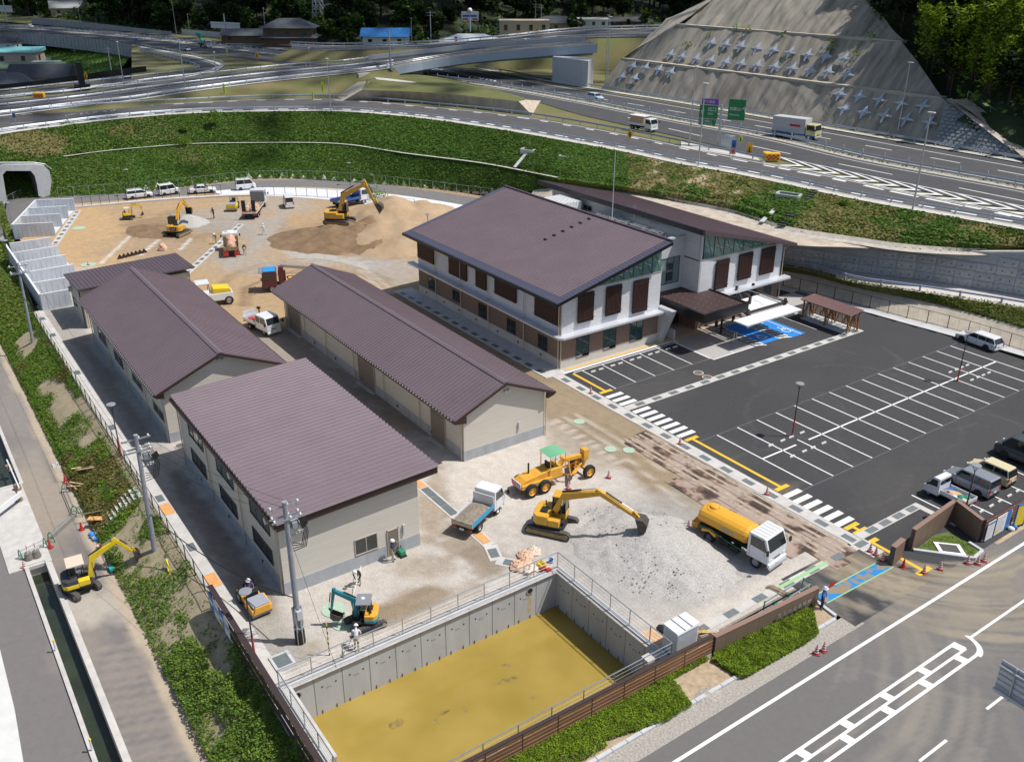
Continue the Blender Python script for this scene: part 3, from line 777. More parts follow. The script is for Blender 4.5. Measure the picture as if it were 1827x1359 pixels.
for nm,pls,lb in(('hedge',(h0,h1),'low clipped hedge along the kerb, left of the sandy gap'),('hedge',(h2,),'low clipped hedge between the brown panel wall and the kerb, beside the gateway')):
 PP=[]
 for pl in pls:
  xs_=[p[0]for p in pl];ys_=[p[1]for p in pl]
  P=np.stack([rng.uniform(min(xs_),max(xs_),90000),rng.uniform(min(ys_),max(ys_),90000),np.zeros(90000)],-1)
  P=P[inpoly(P[:,0],P[:,1],pl)];P=P[:48000];PP.append(P)
 P=np.concatenate(PP);P[:,2]=(.22+.26*fbm(P[:,0]*3.,P[:,1]*3.,3,3))*rng.random(len(P))**.35
 t=thing(nm,lb,'hedge',(-26.5,float(np.mean(P[:,1])),0));P=P-np.array([-26.5,float(t.location.y),0])
 lfc(P,.105,LH,'leaves',t,aspect=.5,tilt=.8)
 twg=MB()
 for q in P[rng.integers(0,len(P),160)]:twg.cyl((q[0],q[1],0),(q[0]+.05,q[1],.3),.012,n=4,caps=False)
 twg.bd('stems',mat('twig',(.12,.08,.045),.9),t,kind='stuff')
#  the highway embankment
HZ=9.
crest=[(-140,275),(-60,254),(0,241),(60,232),(100,227),(200,214.5),(334,203.5),(467,200),(610,200),(753,212),(905,234),(1017,254),(1109,271),(1220,295),(1291,307),(1409,331),(1497,351),(1625,375),(1720,392),(1827,411),(1950,436),(2100,468)]
foot=[(-140,372,0),(-60,362,0),(0,356,0),(88,352,0),(200,346,0),(330,334,0),(430,322,0),(520,319,0),(700,331,.0),(830,342,.2),(930,343,2.),(1000,335,4.5),(1120,345,6),(1230,367,6.3),(1330,388,6.5),(1400,413,6.5),(1527,433,6.5),(1620,446,6.5),(1740,452,6.6),(1827,448,6.9),(1950,455,7.2),(2100,480,7.4)]
berm=[(-140,314,4.5),(-60,303,4.5),(0,296,4.6),(100,283,4.6),(200,270,4.6),(334,259,4.6),(420,257,4.6),(600,258,4.6),(720,275,4.6),(860,293,4.6),(960,312,5.),(1000,320,6.),(1120,335,7.),(1230,350,7.4),(1330,371,7.5),(1400,391,7.5),(1527,410,7.5),(1620,424,7.5),(1740,436,7.6),(1827,440,7.6),(1950,450,7.9),(2100,476,8.)]
C_=L3(crest,HZ,25);F_=L3(foot,None,25);B_=L3(berm,None,25)
NE=170
rF,rB,rC=interp(F_,NE),interp(B_,NE),interp(C_,NE)
def emb_paint_pts(P):
 u,v=pxarr(P[...,0],P[...,1],P[...,2]);return u,v
def emb_mesh():
 rows=[]
 for k in range(9):rows.append([p.lerp(q,k/8)for p,q in zip(rF,rB)])
 rows[-1]=[p+Vc((0,0,0))for p in rB]
 rows.append([p.lerp(q,.10)+Vc((0,0,-.35))for p,q in zip(rB,rC)])
 for k in range(1,9):rows.append([p.lerp(q,.10+.9*k/8)for p,q in zip(rB,rC)])
 for j,r_ in enumerate(rows[1:-1]):
  for p in r_:p.z+=.22*noise.noise(p*.25)+.10*noise.noise(p*.8)
 return rows
erows=emb_mesh()
GR=(.085,.155,.026);GRD=(.06,.115,.022);OLV=(.115,.155,.035);TAN=(.225,.165,.085);TAN2=(.15,.115,.055)
def emb_color(u,v,X,Y):
 n1=fbm(X*.12,Y*.12,4,40);n2=fbm(X*.5,Y*.5,3,44)
 c=np.zeros(u.shape+(3,));c[:]=GR
 def mx(w,col):
  nonlocal c
  w=np.clip(w,0,1)[...,None];c=c*(1-w)+np.array(col)*w
 mx((n1-.45)*5,OLV);mx((.42-n1)*6,GRD)
 def bl(px_,py_,rx,ry,col,a,s=.5):
  d=np.sqrt(((u-px_)/rx)**2+((v-py_)/ry)**2)+(n1-.5)*1.2+(n2-.5)*.7;mx(a*np.clip((1-d)/s+.5,0,1),col)
 bl(60,255,70,28,TAN2,.8);bl(260,235,90,22,(.12,.10,.045),.7);bl(350,275,70,20,TAN2,.6);bl(170,300,60,40,(.11,.11,.035),.6)
 bl(420,225,60,12,(.13,.12,.05),.6);bl(560,220,60,12,(.11,.12,.04),.6);bl(880,285,50,14,(.12,.12,.04),.5)
 w=np.clip((u-1105)/25,0,1)*np.clip((1400-u)/30,0,1);mx(w*(.7+(n2-.5)*1.6),TAN);mx(w*np.clip((n1-.5)*6,0,1)*.7,(.10,.10,.03));mx(w*np.clip((n2-.62)*8,0,1),(.42,.34,.23))
 w=np.clip((u-1430)/25,0,1);mx(w*.9,(.135,.13,.038));mx(w*np.clip((n2-.5)*6,0,1)*.7,(.19,.16,.065));mx(w*np.clip((.45-n1)*7,0,1)*.8,(.07,.10,.022))
 bl(1365,372,46,36,(.04,.10,.015),.95);bl(1400,360,30,50,(.045,.10,.015),.8);bl(1440,398,28,26,TAN2,.7)
 return c
def crw(name,rows,colfn,m,**kw):
 A=np.array([[tuple(p)for p in r_]for r_ in rows]);h,w,_=A.shape
 mb=MB();mb.add([tuple(p)for p in A.reshape(-1,3)],[(j*w+i,j*w+i+1,(j+1)*w+i+1,(j+1)*w+i)for j in range(h-1)for i in range(w-1)])
 o=mb.bd(name,m,smooth=True,**kw);u,v=pxarr(A[...,0],A[...,1],A[...,2])
 at=o.data.color_attributes.new('dirt','FLOAT_COLOR','POINT');c=np.ones((h*w,4));c[:,:3]=colfn(u,v,A[...,0],A[...,1]).reshape(-1,3)
 at.data.foreach_set('color',c.ravel());return o
def densify(rows,kx=3,ky=3):
 A=np.array([[tuple(p)for p in r_]for r_ in rows]);h,w,_=A.shape
 xi=np.linspace(0,w-1,(w-1)*kx+1);yi=np.linspace(0,h-1,(h-1)*ky+1)
 x0=np.minimum(xi.astype(int),w-2);fx=(xi-x0)[None,:,None];y0=np.minimum(yi.astype(int),h-2);fy=(yi-y0)[:,None,None]
 B=(A[y0][:,x0]*(1-fx)+A[y0][:,x0+1]*fx)*(1-fy)+(A[y0+1][:,x0]*(1-fx)+A[y0+1][:,x0+1]*fx)*fy
 return[[Vc(p)for p in r_]for r_ in B]
M_turf=paintmat('embankment_turf',.95,3.2,.35,.9,3.)
crw('embankment',densify(erows,3,2),emb_color,M_turf,kind='structure')
P=surf_pts(erows,150000,(0,.05));u,v=pxarr(P[:,0],P[:,1],P[:,2])
k=(u>-60)&(u<1890);P=P[k];u=u[k];v=v[k]
col=emb_color(u,v,P[:,0],P[:,1]);gness=col[:,1]/(col[:,0]+1e-4)
keepg=rng.random(len(P))<np.clip((gness-.72)*2.2,.04,1);P=P[keepg];gness=gness[keepg];col=col[keepg]
P[:,2]+=rng.random(len(P))*.14*fbm(P[:,0]*.4,P[:,1]*.4,2,9)*1.6
EG=[leafmat('slope_grass',(.11,.20,.030)),leafmat('slope_grass_dark',(.075,.145,.026)),leafmat('slope_grass_dry',(.20,.185,.065))]
mi=np.where(gness>1.02,rng.integers(0,2,len(P)),np.where(rng.random(len(P))<.75,2,0))
lfc(P,.42,EG,'slope_grass',mw=mi,aspect=.5,tilt=.55)
def shrub(px_,py_,z,r_,h,lb,mats=LG,n=700,size=.28,zz=None):
 c=G(px_,py_,z);t=thing('shrub',lb,'shrub',c)
 d=rng.normal(0,1,(n,3));d/=np.linalg.norm(d,axis=1)[:,None];d*=(rng.random(n)**.4)[:,None];d[:,2]=np.abs(d[:,2])
 P=d*np.array([r_,r_,h]);P*=(.75+.5*fbm(P[:,0]*1.2+px_,P[:,1]*1.2,2,3))[:,None]
 lfc(P,size,mats,'leaves',t);MB().cyl((0,0,-.1),(0,0,h*.5),.05,n=5).bd('stem',mat('twig',(.12,.08,.045),.9),t)
for q in((1612,392,7.6,1.7,1.3,'rounded dark green shrub just below the highway kerb, right of the stepped drain'),(1655,405,7.6,1.9,1.2,'wide low shrub on the slope, right of the roundest one'),(1585,420,6.9,.9,.7,'small shrub low on the dry slope above the black hose'),(1705,432,6.8,1.6,1.6,'tall grassy green bush on the slope above the panelled retaining wall'),(1752,438,6.9,1.8,1.8,'larger bush at the right end of the slope above the panelled wall'),(1506,366,8.6,.7,.7,'tiny shrub beside the highway kerb above the brown steps'),(383,208,9.,1.4,1.3,'dark shrub growing through the guardrail at the top of the embankment'),(328,232,6.8,.9,.8,'bright green shrub in the middle of the far embankment'),(195,328,.6,2.2,1.4,'dark bush low on the slope right of the tunnel'),(220,315,1.5,2.6,1.3,'broad dark bush above the fence, right of the tunnel'),(328,256,4.9,2.,1.1,'dark bush on the berm above the parked white cars'),(75,278,4.6,3.2,1.5,'dense dark thicket above the tunnel portal'),(666,352,.2,2.6,1.6,'bushy green weed patch between the blue truck and the sand heap'),(124,233,8,3.,1.8,'dark scrub below the guardrail above the small concrete chute')):
 shrub(*q)
def gutter(name,line,w,m,z=.06,**kw):
 return ribbon(name,[offset(line,-w/2,z),offset(line,w/2,z)],m,max(20,len(line)*2),smooth=False,kind='structure',**kw)
gutter('berm_gutter',[p for p in rB if proj(p)[0]>110 and proj(p)[0]<1000],.55,M_conc,.22)
gutter('crest_kerb',offset(rC,.9),1.9,M_conc,.10)
M_chan=mat('channel_concrete',(.46,.42,.36),.9,var=.18,scale=1.,bump=.2)
low=[p for p in rF if proj(p)[0]>985]
ribbon('slope_foot_apron',[[p.lerp(q,.28)+Vc((0,0,.25))for p,q in zip(rF,rB)if proj(p)[0]>985],[p+Vc((0,0,.18))for p in low],offset(low,-.9,.05)],M_chan,90,smooth=False,kind='structure')
tri=thing('foot_patches','row of jagged pale concrete patches at the foot of the green embankment','slope edging',rF[60])
ff=[(p,q)for p,q in zip(interp(F_,400),interp(B_,400))if 225<proj(p)[0]<930]
for k in range(0,len(ff)-5,4):
 p,q=ff[k];p2=ff[k+3][0];a=p-rF[60];b_=p2-rF[60];up=(q-p)*(.06+.10*rng.random())
 MB().add([a+Vc((0,0,.03)),b_+Vc((0,0,.03)),(a+b_)/2+up+Vc((0,0,.12)),a+Vc((0,0,-.3)),b_+Vc((0,0,-.3))],[(0,1,2),(0,3,4,1)]).bd('patch',M_chan,tri)
#  right side: lane, grass strip, panelled retaining wall
k0=[(1200,462),(1330,490),(1389,509),(1527,544),(1620,569),(1708,591),(1827,627),(1960,668),(2100,712)]
kb0=L3([(1300,492),(1387,516),(1527,552),(1620,578),(1708,602),(1827,636),(1960,676),(2100,720)],0,25)
k1=L3(k0,0,25);k2=L3([(1200,430),(1330,463),(1389,482),(1450,492),(1527,513),(1626,533),(1724,556),(1827,586),(1960,628),(2100,672)],1.6,25)
k3=L3([(1200,420),(1330,455),(1389,473),(1450,484),(1527,505),(1640,521),(1724,534),(1827,551),(1960,578),(2100,608)],2.6,25)
k4=L3([(1200,412),(1330,447),(1394,467),(1450,474),(1527,486),(1632,498),(1721,512),(1827,529),(1960,552),(2100,580)],2.7,25)
k5=L3([(1200,384),(1330,416),(1396,434),(1450,437),(1527,441.5),(1642,447),(1740,453),(1827,452),(1960,462),(2100,486)],6.35,25)
ub_=[p for p in rF if proj(p)[0]>945];ribbon('drain_bench',[[p+Vc((0,0,.02))for p in L3([(945,352,2.2),(1000,352,4.9),(1120,364,6.3),(1200,388,6.32),(1396,434,6.32),(1527,442,6.32),(1740,454,6.32),(1827,454,6.32),(2100,486,6.6)],None,25)],[p+Vc((0,0,.1))for p in ub_]],M_concs,80,kind='structure',smooth=False)
ribbon('lot_edge_kerb',[[p+Vc((0,0,.03))for p in kb0],[p+Vc((0,0,.03))for p in interp(k1,len(kb0))]],M_concn,60,kind='structure',smooth=False)
ribbon('concrete_bank',[k1,k2],mat('bank_concrete',(.50,.44,.35),.9,var=.16,scale=.9,bump=.25,bscale=5),90,3,kind='structure')
ribbon('grass_strip',[k2,k3],mat('strip_turf',(.10,.105,.03),.95,var=.35,scale=1.5,bump=.8,bscale=6),90,3,.05,kind='structure')
rA,rB2=interp(k2,90),interp(k3,90)
P=surf_pts([rA,rB2],26000,(0,.38));lfc(P,.30,[EG[0],EG[2],DRY[1]],'strip_grass',aspect=.3,tilt=1.4)
ribbon('upper_lane',[k3,k4],mat('lane_concrete',(.53,.50,.46),.9,var=.1,scale=.8),60,kind='structure',smooth=False)
wall=thing('retaining_wall','grey retaining wall of rough-faced rectangular panels above the small lane','retaining wall',k4[0])
o0=k4[0]
wb_=interp(k4,200);wt_=[]
for i,p in enumerate(wb_):
 u_=proj(p)[0];tv=np.interp(u_,[1200,1330,1396,1450,1527,1642,1740,1827,1960,2100],[384,416,434,437,441.5,447,452,452,462,486]);a_=wb_[max(0,i-1)];b_=wb_[min(199,i+1)];n_=Vc((a_.y-b_.y,b_.x-a_.x,0)).normalized()
 q=p+n_*.45;wt_.append(Vc((q.x,q.y,max(p.z+1.5,hz(u_,tv,q.x,q.y)))))
ribbon('backing',[[p-o0 for p in wb_],[p-o0 for p in wt_]],mat('wall_smooth',(.36,.37,.38),.9,var=.1,scale=1),200,parent=wall,smooth=False)
def rough_panel():
 nx,nz=7,5;vs=[]
 for j in range(nz):
  for i in range(nx):
   e_=(i in(0,nx-1))or(j in(0,nz-1));vs.append((.012+.976*i/(nx-1),-(.02 if e_ else.05+.05*rng.random()),.015+.97*j/(nz-1)))
 return MB().add(vs,[(j*nx+i,j*nx+i+1,(j+1)*nx+i+1,(j+1)*nx+i)for j in range(nz-1)for i in range(nx-1)])
M_pans=[mat('rough_panel_%s'%n_,c_,.9,var=.14,scale=2.5,bump=.5,bscale=12)for n_,c_ in(('a',(.40,.405,.41)),('b',(.45,.44,.42)),('c',(.35,.36,.375)))]
pms=[mof(rough_panel(),m_,'panel')for m_ in M_pans for _ in(0,1)]
dotm=mof(MB().box(-.05,.05,-.06,0,-.05,.05),M_dark);npan=0
acc=0;idx=[0]
for i in range(1,200):
 acc+=(wb_[i]-wb_[i-1]).length
 if acc>=2.:idx.append(i);acc=0
for ci,(i,j)in enumerate(zip(idx,idx[1:])):
 p,q=wb_[i],wb_[j];u_=proj(p)[0]
 if u_<1370 or u_>1880:continue
 ex=q-p;hp=wt_[i].z-p.z;hq=wt_[j].z-q.z;upn=Vc((wt_[i].x-p.x,wt_[i].y-p.y,hp)).normalized();n_=Vc((ex.y,-ex.x,0)).normalized()
 for r_ in range(6):
  if(r_+1)*.98>min(hp,hq)-.12:break
  base=p+upn*(r_*.98)+n_*.02;M=Matrix(((ex.x,-n_.x,upn.x*.98,base.x-o0.x),(ex.y,-n_.y,upn.y*.98,base.y-o0.y),(ex.z,0,upn.z*.98,base.z-o0.z),(0,0,0,1)))
  o=link('panel',random.choice(pms),wall);o.matrix_local=M
  for fx in(.28,.74):inst('weep_hole',dotm,wall,base+ex*fx+upn*.5+n_*.12-o0,heading(p,q))
capl=[p-o0 for p in wt_]
ribbon('coping',[[p+Vc((0,0,.0))for p in capl],[p+Vc((0,0,.22))for p in capl],offset(capl,.55,.22),offset(capl,.55,0)],M_conc,90,parent=wall,smooth=False)
M_gr=mat('guardrail_paint',(.42,.47,.52),.45,.4,var=.06,scale=1)
M_grb=mat('guardrail_blue',(.36,.40,.56),.45,.3)
def grail(label,line,h=.75,beam=.32,step=4.,m=None,double=False,group='highway guardrails',post=.09,zo=0):
 m=m or M_gr;o=line[0];t=thing('guardrail',label,'guardrail',o,0,group)
 L_=[p-o+Vc((0,0,zo))for p in line]
 rows=[[p+Vc((0,0,h-beam))for p in L_],offset(L_,-.07,h-beam*.72),[p+Vc((0,0,h-beam/2))for p in L_],offset(L_,-.07,h-beam*.28),[p+Vc((0,0,h))for p in L_]]
 ribbon('beam',rows,m,max(12,min(160,int(len(L_)*1.5))),parent=t,smooth=False)
 if double:ribbon('beam',[offset(L_,.35,h-beam),offset(L_,.42,h-beam*.5),offset(L_,.35,h)],m,max(12,int(len(L_)*1.5)),parent=t,smooth=False)
 pm=MB()
 for p,a in along(L_,step):pm.box(p.x-post,p.x+post,p.y-post,p.y+post,p.z-.1,p.z+h+(.5 if double else.02))
 pm.bd('posts',m,t,kind='stuff');return t
grail('blue-grey guardrail along the small lane below the panelled retaining wall',[p for p in offset(k3,.6)if proj(p)[0]>1385],.7,.25,4.2,M_grb)
M_asph=mat('highway_asphalt',(.062,.062,.066),.85,var=.12,scale=.4)
M_asph2=mat('ramp_asphalt',(.082,.078,.078),.85,var=.12,scale=.4)
M_mark=mat('road_marking',(.70,.70,.69),.6)
M_med=mat('median_gravel',(.40,.38,.33),.95,var=.25,scale=2.)
M_plat=mat('interchange_turf',(.12,.14,.04),.95,col2=(.19,.15,.07),scale=.12,bump=.6,bscale=3)
M_platg=mat('interchange_grass',(.10,.125,.030),.95,col2=(.145,.135,.045),scale=.25,bump=.6,bscale=4)
def zl(pts,z):return L3(pts,z,25)
R3far=[(-120,33),(0,41),(57,45),(197,55),(300,64),(415,76),(510,85),(600,94),(700,106),(827,121),(939,142),(1109,170),(1200,184),(1300,202),(1500,236),(1620,257),(1827,293),(1960,318),(2100,345)]
R3med=[(-120,46),(0,49),(98,55),(197,63),(300,73),(382,83),(464,93),(600,110),(758,137),(885,154),(1041,181),(1220,216),(1379,245),(1548,284),(1717,315),(1827,335),(1960,361),(2100,390)]
R3near=[(-120,54),(0,55),(98,62),(197,72),(246,80),(300,90),(382,98),(464,108),(530,118),(620,130),(760,148),(885,166),(956,181),(1041,206),(1220,246),(1311,268),(1389,284)]
foothill=[(-160,18),(0,26),(150,38),(300,58),(430,68),(560,78),(700,82),(800,74),(900,62),(1000,55),(1100,50),(1200,48),(1320,40)]
plat_far=zl(foothill,HZ-.12)
cr=L3(crest,HZ-.1,25)
def cut(line,a,b):return[p for p in line if a<=proj(p)[0]<=b]
ribbon('interchange_ground',[cut(cr,235,1320),zl([(235,140),(300,128),(400,118),(600,112),(800,120),(1000,150),(1320,200)],HZ-.1),zl([(235,55),(300,60),(430,70),(560,80),(700,84),(800,76),(900,64),(1000,57),(1100,52),(1200,50),(1320,42)],HZ-.12)],M_plat,60,3,kind='structure')
ribbon('interchange_ground',[cut(cr,1280,2090),zl([(1280,199),(1500,236),(1827,293),(2090,343)],HZ-.12),[p+Vc((-10,22,0))for p in zl([(1280,199),(1500,236),(1827,293),(2090,343)],HZ-.12)]],M_plat,40,2,kind='structure')
ribbon('interchange_ground',[cut(cr,-150,240),zl([(-150,180),(0,163),(134,148),(240,141)],HZ-.1)],M_plat,30,1,kind='structure')
ribbon('hill_foot_ground',[zl([(-150,31),(0,39),(57,43),(197,53),(300,62)],HZ-.1),zl([(-150,16),(0,24),(100,32),(200,42),(300,57)],HZ-.12)],M_platg,30,1,kind='structure')
def road(name,lo,up,z,m=M_asph,n=120,dz=.0):
 a=L3([(p[0],p[1],(p[2]if len(p)>2 else z)+dz)for p in lo],None,25);b_=L3([(p[0],p[1],(p[2]if len(p)>2 else z)+dz)for p in up],None,25)
 return ribbon(name,[a,b_],m,n,1,kind='structure',smooth=False)
def pline(name,host,pts,z,w=.2,dash=None,m=M_mark,phase=0,off=0,tiltz=.03):
 ln=L3([(p[0],p[1],p[2]if len(p)>2 else z)for p in pts],None,15)
 if off:ln=offset(ln,off)
 mb=MB()
 if dash:
  seg=interp(ln,max(40,int(sum((b_-a).length for a,b_ in zip(ln,ln[1:]))/1.)));L_=0;cur=[]
  for a,b_ in zip(seg,seg[1:]):
   L_+=(b_-a).length;on=((L_+phase)%(dash[0]+dash[1]))<dash[0]
   if on:cur.append(a)
   elif cur:
    cur.append(a)
    if len(cur)>1:mb.poly([p+Vc((0,0,tiltz))for p in(offset([cur[0],cur[-1]],-w/2)+offset([cur[0],cur[-1]],w/2)[::-1])])
    cur=[]
 else:
  A,B_=offset(ln,-w/2,tiltz),offset(ln,w/2,tiltz)
  for i in range(len(ln)-1):mb.poly([A[i],A[i+1],B_[i+1],B_[i]])
 if mb.f:return mb.bd(name,m,host,norm=False)
r3=road('highway',R3near+[(1500,310),(1620,335),(1827,378),(1960,405),(2100,435)],R3far,HZ,M_asph,200,.0)
med=L3(R3med,HZ,25)
ribbon('median',[offset(med,-1.6,.02),offset(med,.45,.02)],M_med,150,kind='structure',smooth=False)
rg=grail('long galvanised median guardrail with tall posts between the two highway carriageways',offset(med,.1),.85,.34,4.,None,True)
pline('lane_line',r3,[(p[0],p[1])for p in R3med],HZ,.22,off=2.);pline('lane_line',r3,R3med,HZ,.22,off=-2.9)
pline('edge_line',r3,[(827,124),(939,145.5),(1109,173.5),(1200,189.5),(1300,207),(1500,242),(1620,264),(1827,301),(2100,352)],HZ,.28)
pline('edge_line',r3,[(0,44),(197,58),(300,67),(415,79),(600,97)],HZ,.25)
pline('lane_dash',r3,[(880,148),(900,150.5),(1109,183),(1200,198.5),(1298,215.5),(1500,252),(1620,274),(1827,313),(2100,365)],HZ,.32,(5.,6.8))
pline('lane_dash',r3,[(1120,210),(1217,236),(1328,258),(1397,272.5),(1527,299),(1598,313),(1827,359),(2100,414)],HZ,.3,(9,10),phase=4)
pline('lane_dash',r3,[(330,84),(382,90),(464,100),(560,113)],HZ,.3,(8,12))
for k in range(24):
 t=k/23;p=G(205+t*175,62+t*19,HZ+.03);MB().poly([p,p+Vc((1.9,1.5,0)),p+Vc((3.1,1.1,0)),p+Vc((1.2,-.4,0))]).bd('hatch_bar',M_mark,r3)
for k in range(16):
 t=k/15;p=G(768+t*112,124+t*21,HZ+.03);MB().poly([p,p+Vc((-1.6,3.4*(1-t*.6),0)),p+Vc((-.5,3.4*(1-t*.6),0)),p+Vc((1.1,0,0))]).bd('hatch_bar',M_mark,r3)
grail('galvanised guardrail at the foot of the sprayed concrete rock slope',offset(L3([(827,117),(939,137),(1109,165),(1200,180),(1300,198),(1500,232),(1620,253),(1827,289),(2100,340)],HZ,25),.2),.8,.33,4)
ribbon('rock_foot_kerb',[zl([(700,103),(827,118.5),(939,139),(1109,167.5),(1200,181.5),(1500,234),(1827,291),(2100,343)],HZ+.05),offset(zl([(700,103),(827,118.5),(939,139),(1109,167.5),(1200,181.5),(1500,234),(1827,291),(2100,343)],HZ+.05),1.6)],M_conc,90,kind='structure',smooth=False)
r1lo=offset(L3(crest,HZ,25),2.,.03)
R1up=[(-140,214),(0,205.5),(148,193),(300,184.5),(467,177),(610,177),(770,190),(939,208),(1109,237),(1220,260),(1311,279),(1389,294),(1500,316),(1620,341),(1720,361),(1827,383),(1960,411),(2100,441)]
r1up=L3(R1up,HZ+.03,25)
r1=ribbon('ramp',[r1lo,r1up],M_asph2,170,kind='structure',smooth=False)
grail('galvanised guardrail of the ramp along the top of the grassy embankment',offset(L3(crest,HZ,25),1.7),.8,.36,4.)
grail('galvanised guardrail on the inner side of the ramp above the grassy embankment',[p for p in offset(r1up,.5)if proj(p)[0]<1370],.8,.34,4.5)
pline('edge_line',r1,R1up,HZ+.03,.25,off=-1.2)
pline('slow_mark',r1,R1up,HZ+.03,.55,(2.2,3.6),off=-2.1)
pline('slow_mark',r1,crest,HZ+.03,.8,(2.2,2.2),off=3.3)
for a_,b_ in(((20,221),(60,218)),):pline('lane_line',r1,[a_,b_],HZ+.03,.2)
for k in range(22):
 px_=112+k*4.5;pline('ramp_lettering',r1,[(px_,207-(k*4.5)*.105),(px_+3.2,206.6-(k*4.5)*.105)],HZ+.03,.25,off=rng.choice([-.8,0,.8]))
gu=L3([(1389,280),(1500,303.5),(1620,328),(1720,348),(1827,369),(1960,396),(2100,424)],HZ+.05,12)
gl=L3([(1389,294),(1500,317),(1620,343),(1720,363),(1827,384),(1960,411),(2100,441)],HZ+.05,12)
N_=17;gu_=interp(gu,N_*2+1);gl_=interp(gl,N_*2+1)
chev=MB()
for k in range(N_-1):
 a,b_,c_,d_=gu_[2*k],gu_[2*k]+(gu_[2*k+1]-gu_[2*k])*.75,gl_[2*k],gl_[2*k]+(gl_[2*k+1]-gl_[2*k])*.75
 sh=(gu_[2*k+2]-gu_[2*k])*1.15
 m0=(a+c_)/2+sh;m1=(b_+d_)/2+sh
 chev.poly([a,b_,m1,m0]);chev.poly([c_,m0,m1,d_])
 MB().poly([a,b_,m1,m0]).poly([c_,m0,m1,d_]).bd('chevron',M_mark,r3,norm=False)
pline('gore_line',r3,[(1389,280),(1500,303.5),(1620,328),(1827,369),(2100,424)],HZ+.04,.3)
pline('gore_line',r3,[(1362,291),(1440,304),(1500,317),(1620,343),(1827,384),(2100,441)],HZ+.04,.3)
pline('slow_mark',r3,[(1389,300),(1500,322),(1620,348),(1827,389),(2100,446)],HZ+.04,.7,(2.6,2.2))
ribbon('gore_island',[zl([(1215,262),(1311,279),(1365,289)],HZ+.06),zl([(1215,252),(1311,272),(1365,285)],HZ+.06)],M_conc,20,kind='structure')
R2lo=[(-140,222,9),(0,207,9),(134,190,9.3),(234,179,9.6),(334,164,10),(467,147,10.8),(610,132,11.8),(702,121,12.6)]
R2up=[(-140,190,9),(0,178,9),(134,166,9.3),(267,146,9.7),(400,132,10.4),(501,121,11),(610,113,11.8),(659,107,12.3)]
r2=road('raised_road',R2lo,R2up,None,M_asph2,90,.05)
lo3=L3(R2lo,None,25);up3=L3(R2up,None,25)
ribbon('raised_road_bank',[[Vc((p.x,p.y,HZ-.2))for p in offset(lo3,-9)],offset(lo3,-.9,0),[p+Vc((0,0,.04))for p in lo3]],M_plat,70,2,kind='structure')
ribbon('raised_road_kerb',[offset(lo3,-1.2,.08),[p+Vc((0,0,.08))for p in lo3]],M_conc,70,kind='structure',smooth=False)
ribbon('raised_road_bank',[[p+Vc((0,0,0))for p in up3],[Vc((p.x,p.y,HZ-.2))for p in offset(up3,6)]],M_plat,60,1,kind='structure')
grail('galvanised guardrail on the near side of the raised road',offset(lo3,.2),.85,.35,4);grail('galvanised guardrail on the far side of the raised road',offset(up3,-.2),.85,.35,4)
for w_,o_ in((.25,2.2),(.25,-.0)):pline('edge_line',r2,R2lo,None,w_,off=o_,tiltz=.09)
pline('edge_line',r2,R2up,None,.25,off=-1.3,tiltz=.09)
midp=[((a[0]+b_[0])/2,(a[1]+b_[1])/2,a[2])for a,b_ in zip(R2lo,[(-140,190),(0,178),(134,166),(234,150),(334,139),(467,125),(610,113),(702,104)])]
pline('lane_line',r2,midp,None,.3,tiltz=.09);grail('low guardrail along the middle of the raised road',L3(midp,None,25),.8,.3,4)
br=thing('highway_bridge','pale blue-grey girder bridge carrying the ramp over the highway','bridge',G(702,122,12.6))
bo=br.location.copy()
Dlo=L3([(690,122.5,12.5),(755,111,13.2),(837,99,14.6),(939,89,16.3),(1066,80,17.9)],None,15)
Dup=L3([(655,107,12.2),(700,102,12.7),(837,87,14.6),(939,79.5,16.3),(1045,73,17.9)],None,15)
M_gird=mat('girder_paint',(.36,.43,.52),.5,.1,var=.05,scale=.5)
nB=40;dl_,du_=interp(Dlo,nB),interp(Dup,nB)
def rel(l):return[p-bo for p in l]
ribbon('deck',[rel(dl_),rel(du_)],M_asph2,nB,parent=br,smooth=False)
hang=[1.5+.0*i for i in range(nB)]
sub=[max(0,1)for _ in range(nB)]
ribbon('girder',[rel([p+Vc((0,0,.02))for p in dl_]),rel([p-Vc((0,0,1.9))for p in dl_]),rel([p.lerp(q,.25)-Vc((0,0,1.9))for p,q in zip(dl_,du_)]),rel([p.lerp(q,.25)-Vc((0,0,.3))for p,q in zip(dl_,du_)])],M_gird,nB,parent=br,smooth=False)
ribbon('inner_girder',[rel([p.lerp(q,.35)-Vc((0,0,.3))for p,q in zip(dl_,du_)]),rel([p.lerp(q,.35)-Vc((0,0,2.9))for p,q in zip(dl_,du_)]),rel([p.lerp(q,.9)-Vc((0,0,2.9))for p,q in zip(dl_,du_)]),rel([q-Vc((0,0,.2))for q in du_])],M_gird,nB,parent=br,smooth=False)
ribbon('parapet',[rel(du_),rel([p+Vc((0,0,1.1))for p in du_]),rel(offset(du_,.4,1.1)),rel(offset(du_,.4,-.3))],M_concn,nB,parent=br,smooth=False)
ribbon('edge_beam',[rel([p+Vc((0,0,.02))for p in dl_]),rel([p+Vc((0,0,.35))for p in dl_]),rel(offset(dl_,.4,.35)),rel(offset(dl_,.4,.0))],M_conc,nB,parent=br,smooth=False)
rl=MB()
for k in(.7,1.05):
 for a,b_ in zip(dl_,dl_[1:]):rl.cyl(a-bo+Vc((0,0,k)),b_-bo+Vc((0,0,k)),.05,n=4,caps=False)
for p in dl_[::2]:rl.cyl(p-bo,p-bo+Vc((0,0,1.1)),.05,n=4)
rl.bd('railing',M_steel,br,kind='stuff')
a0=G(668,127,9.)
A1,A2=G(755,137,9.),PX(755,137,0)if False else None
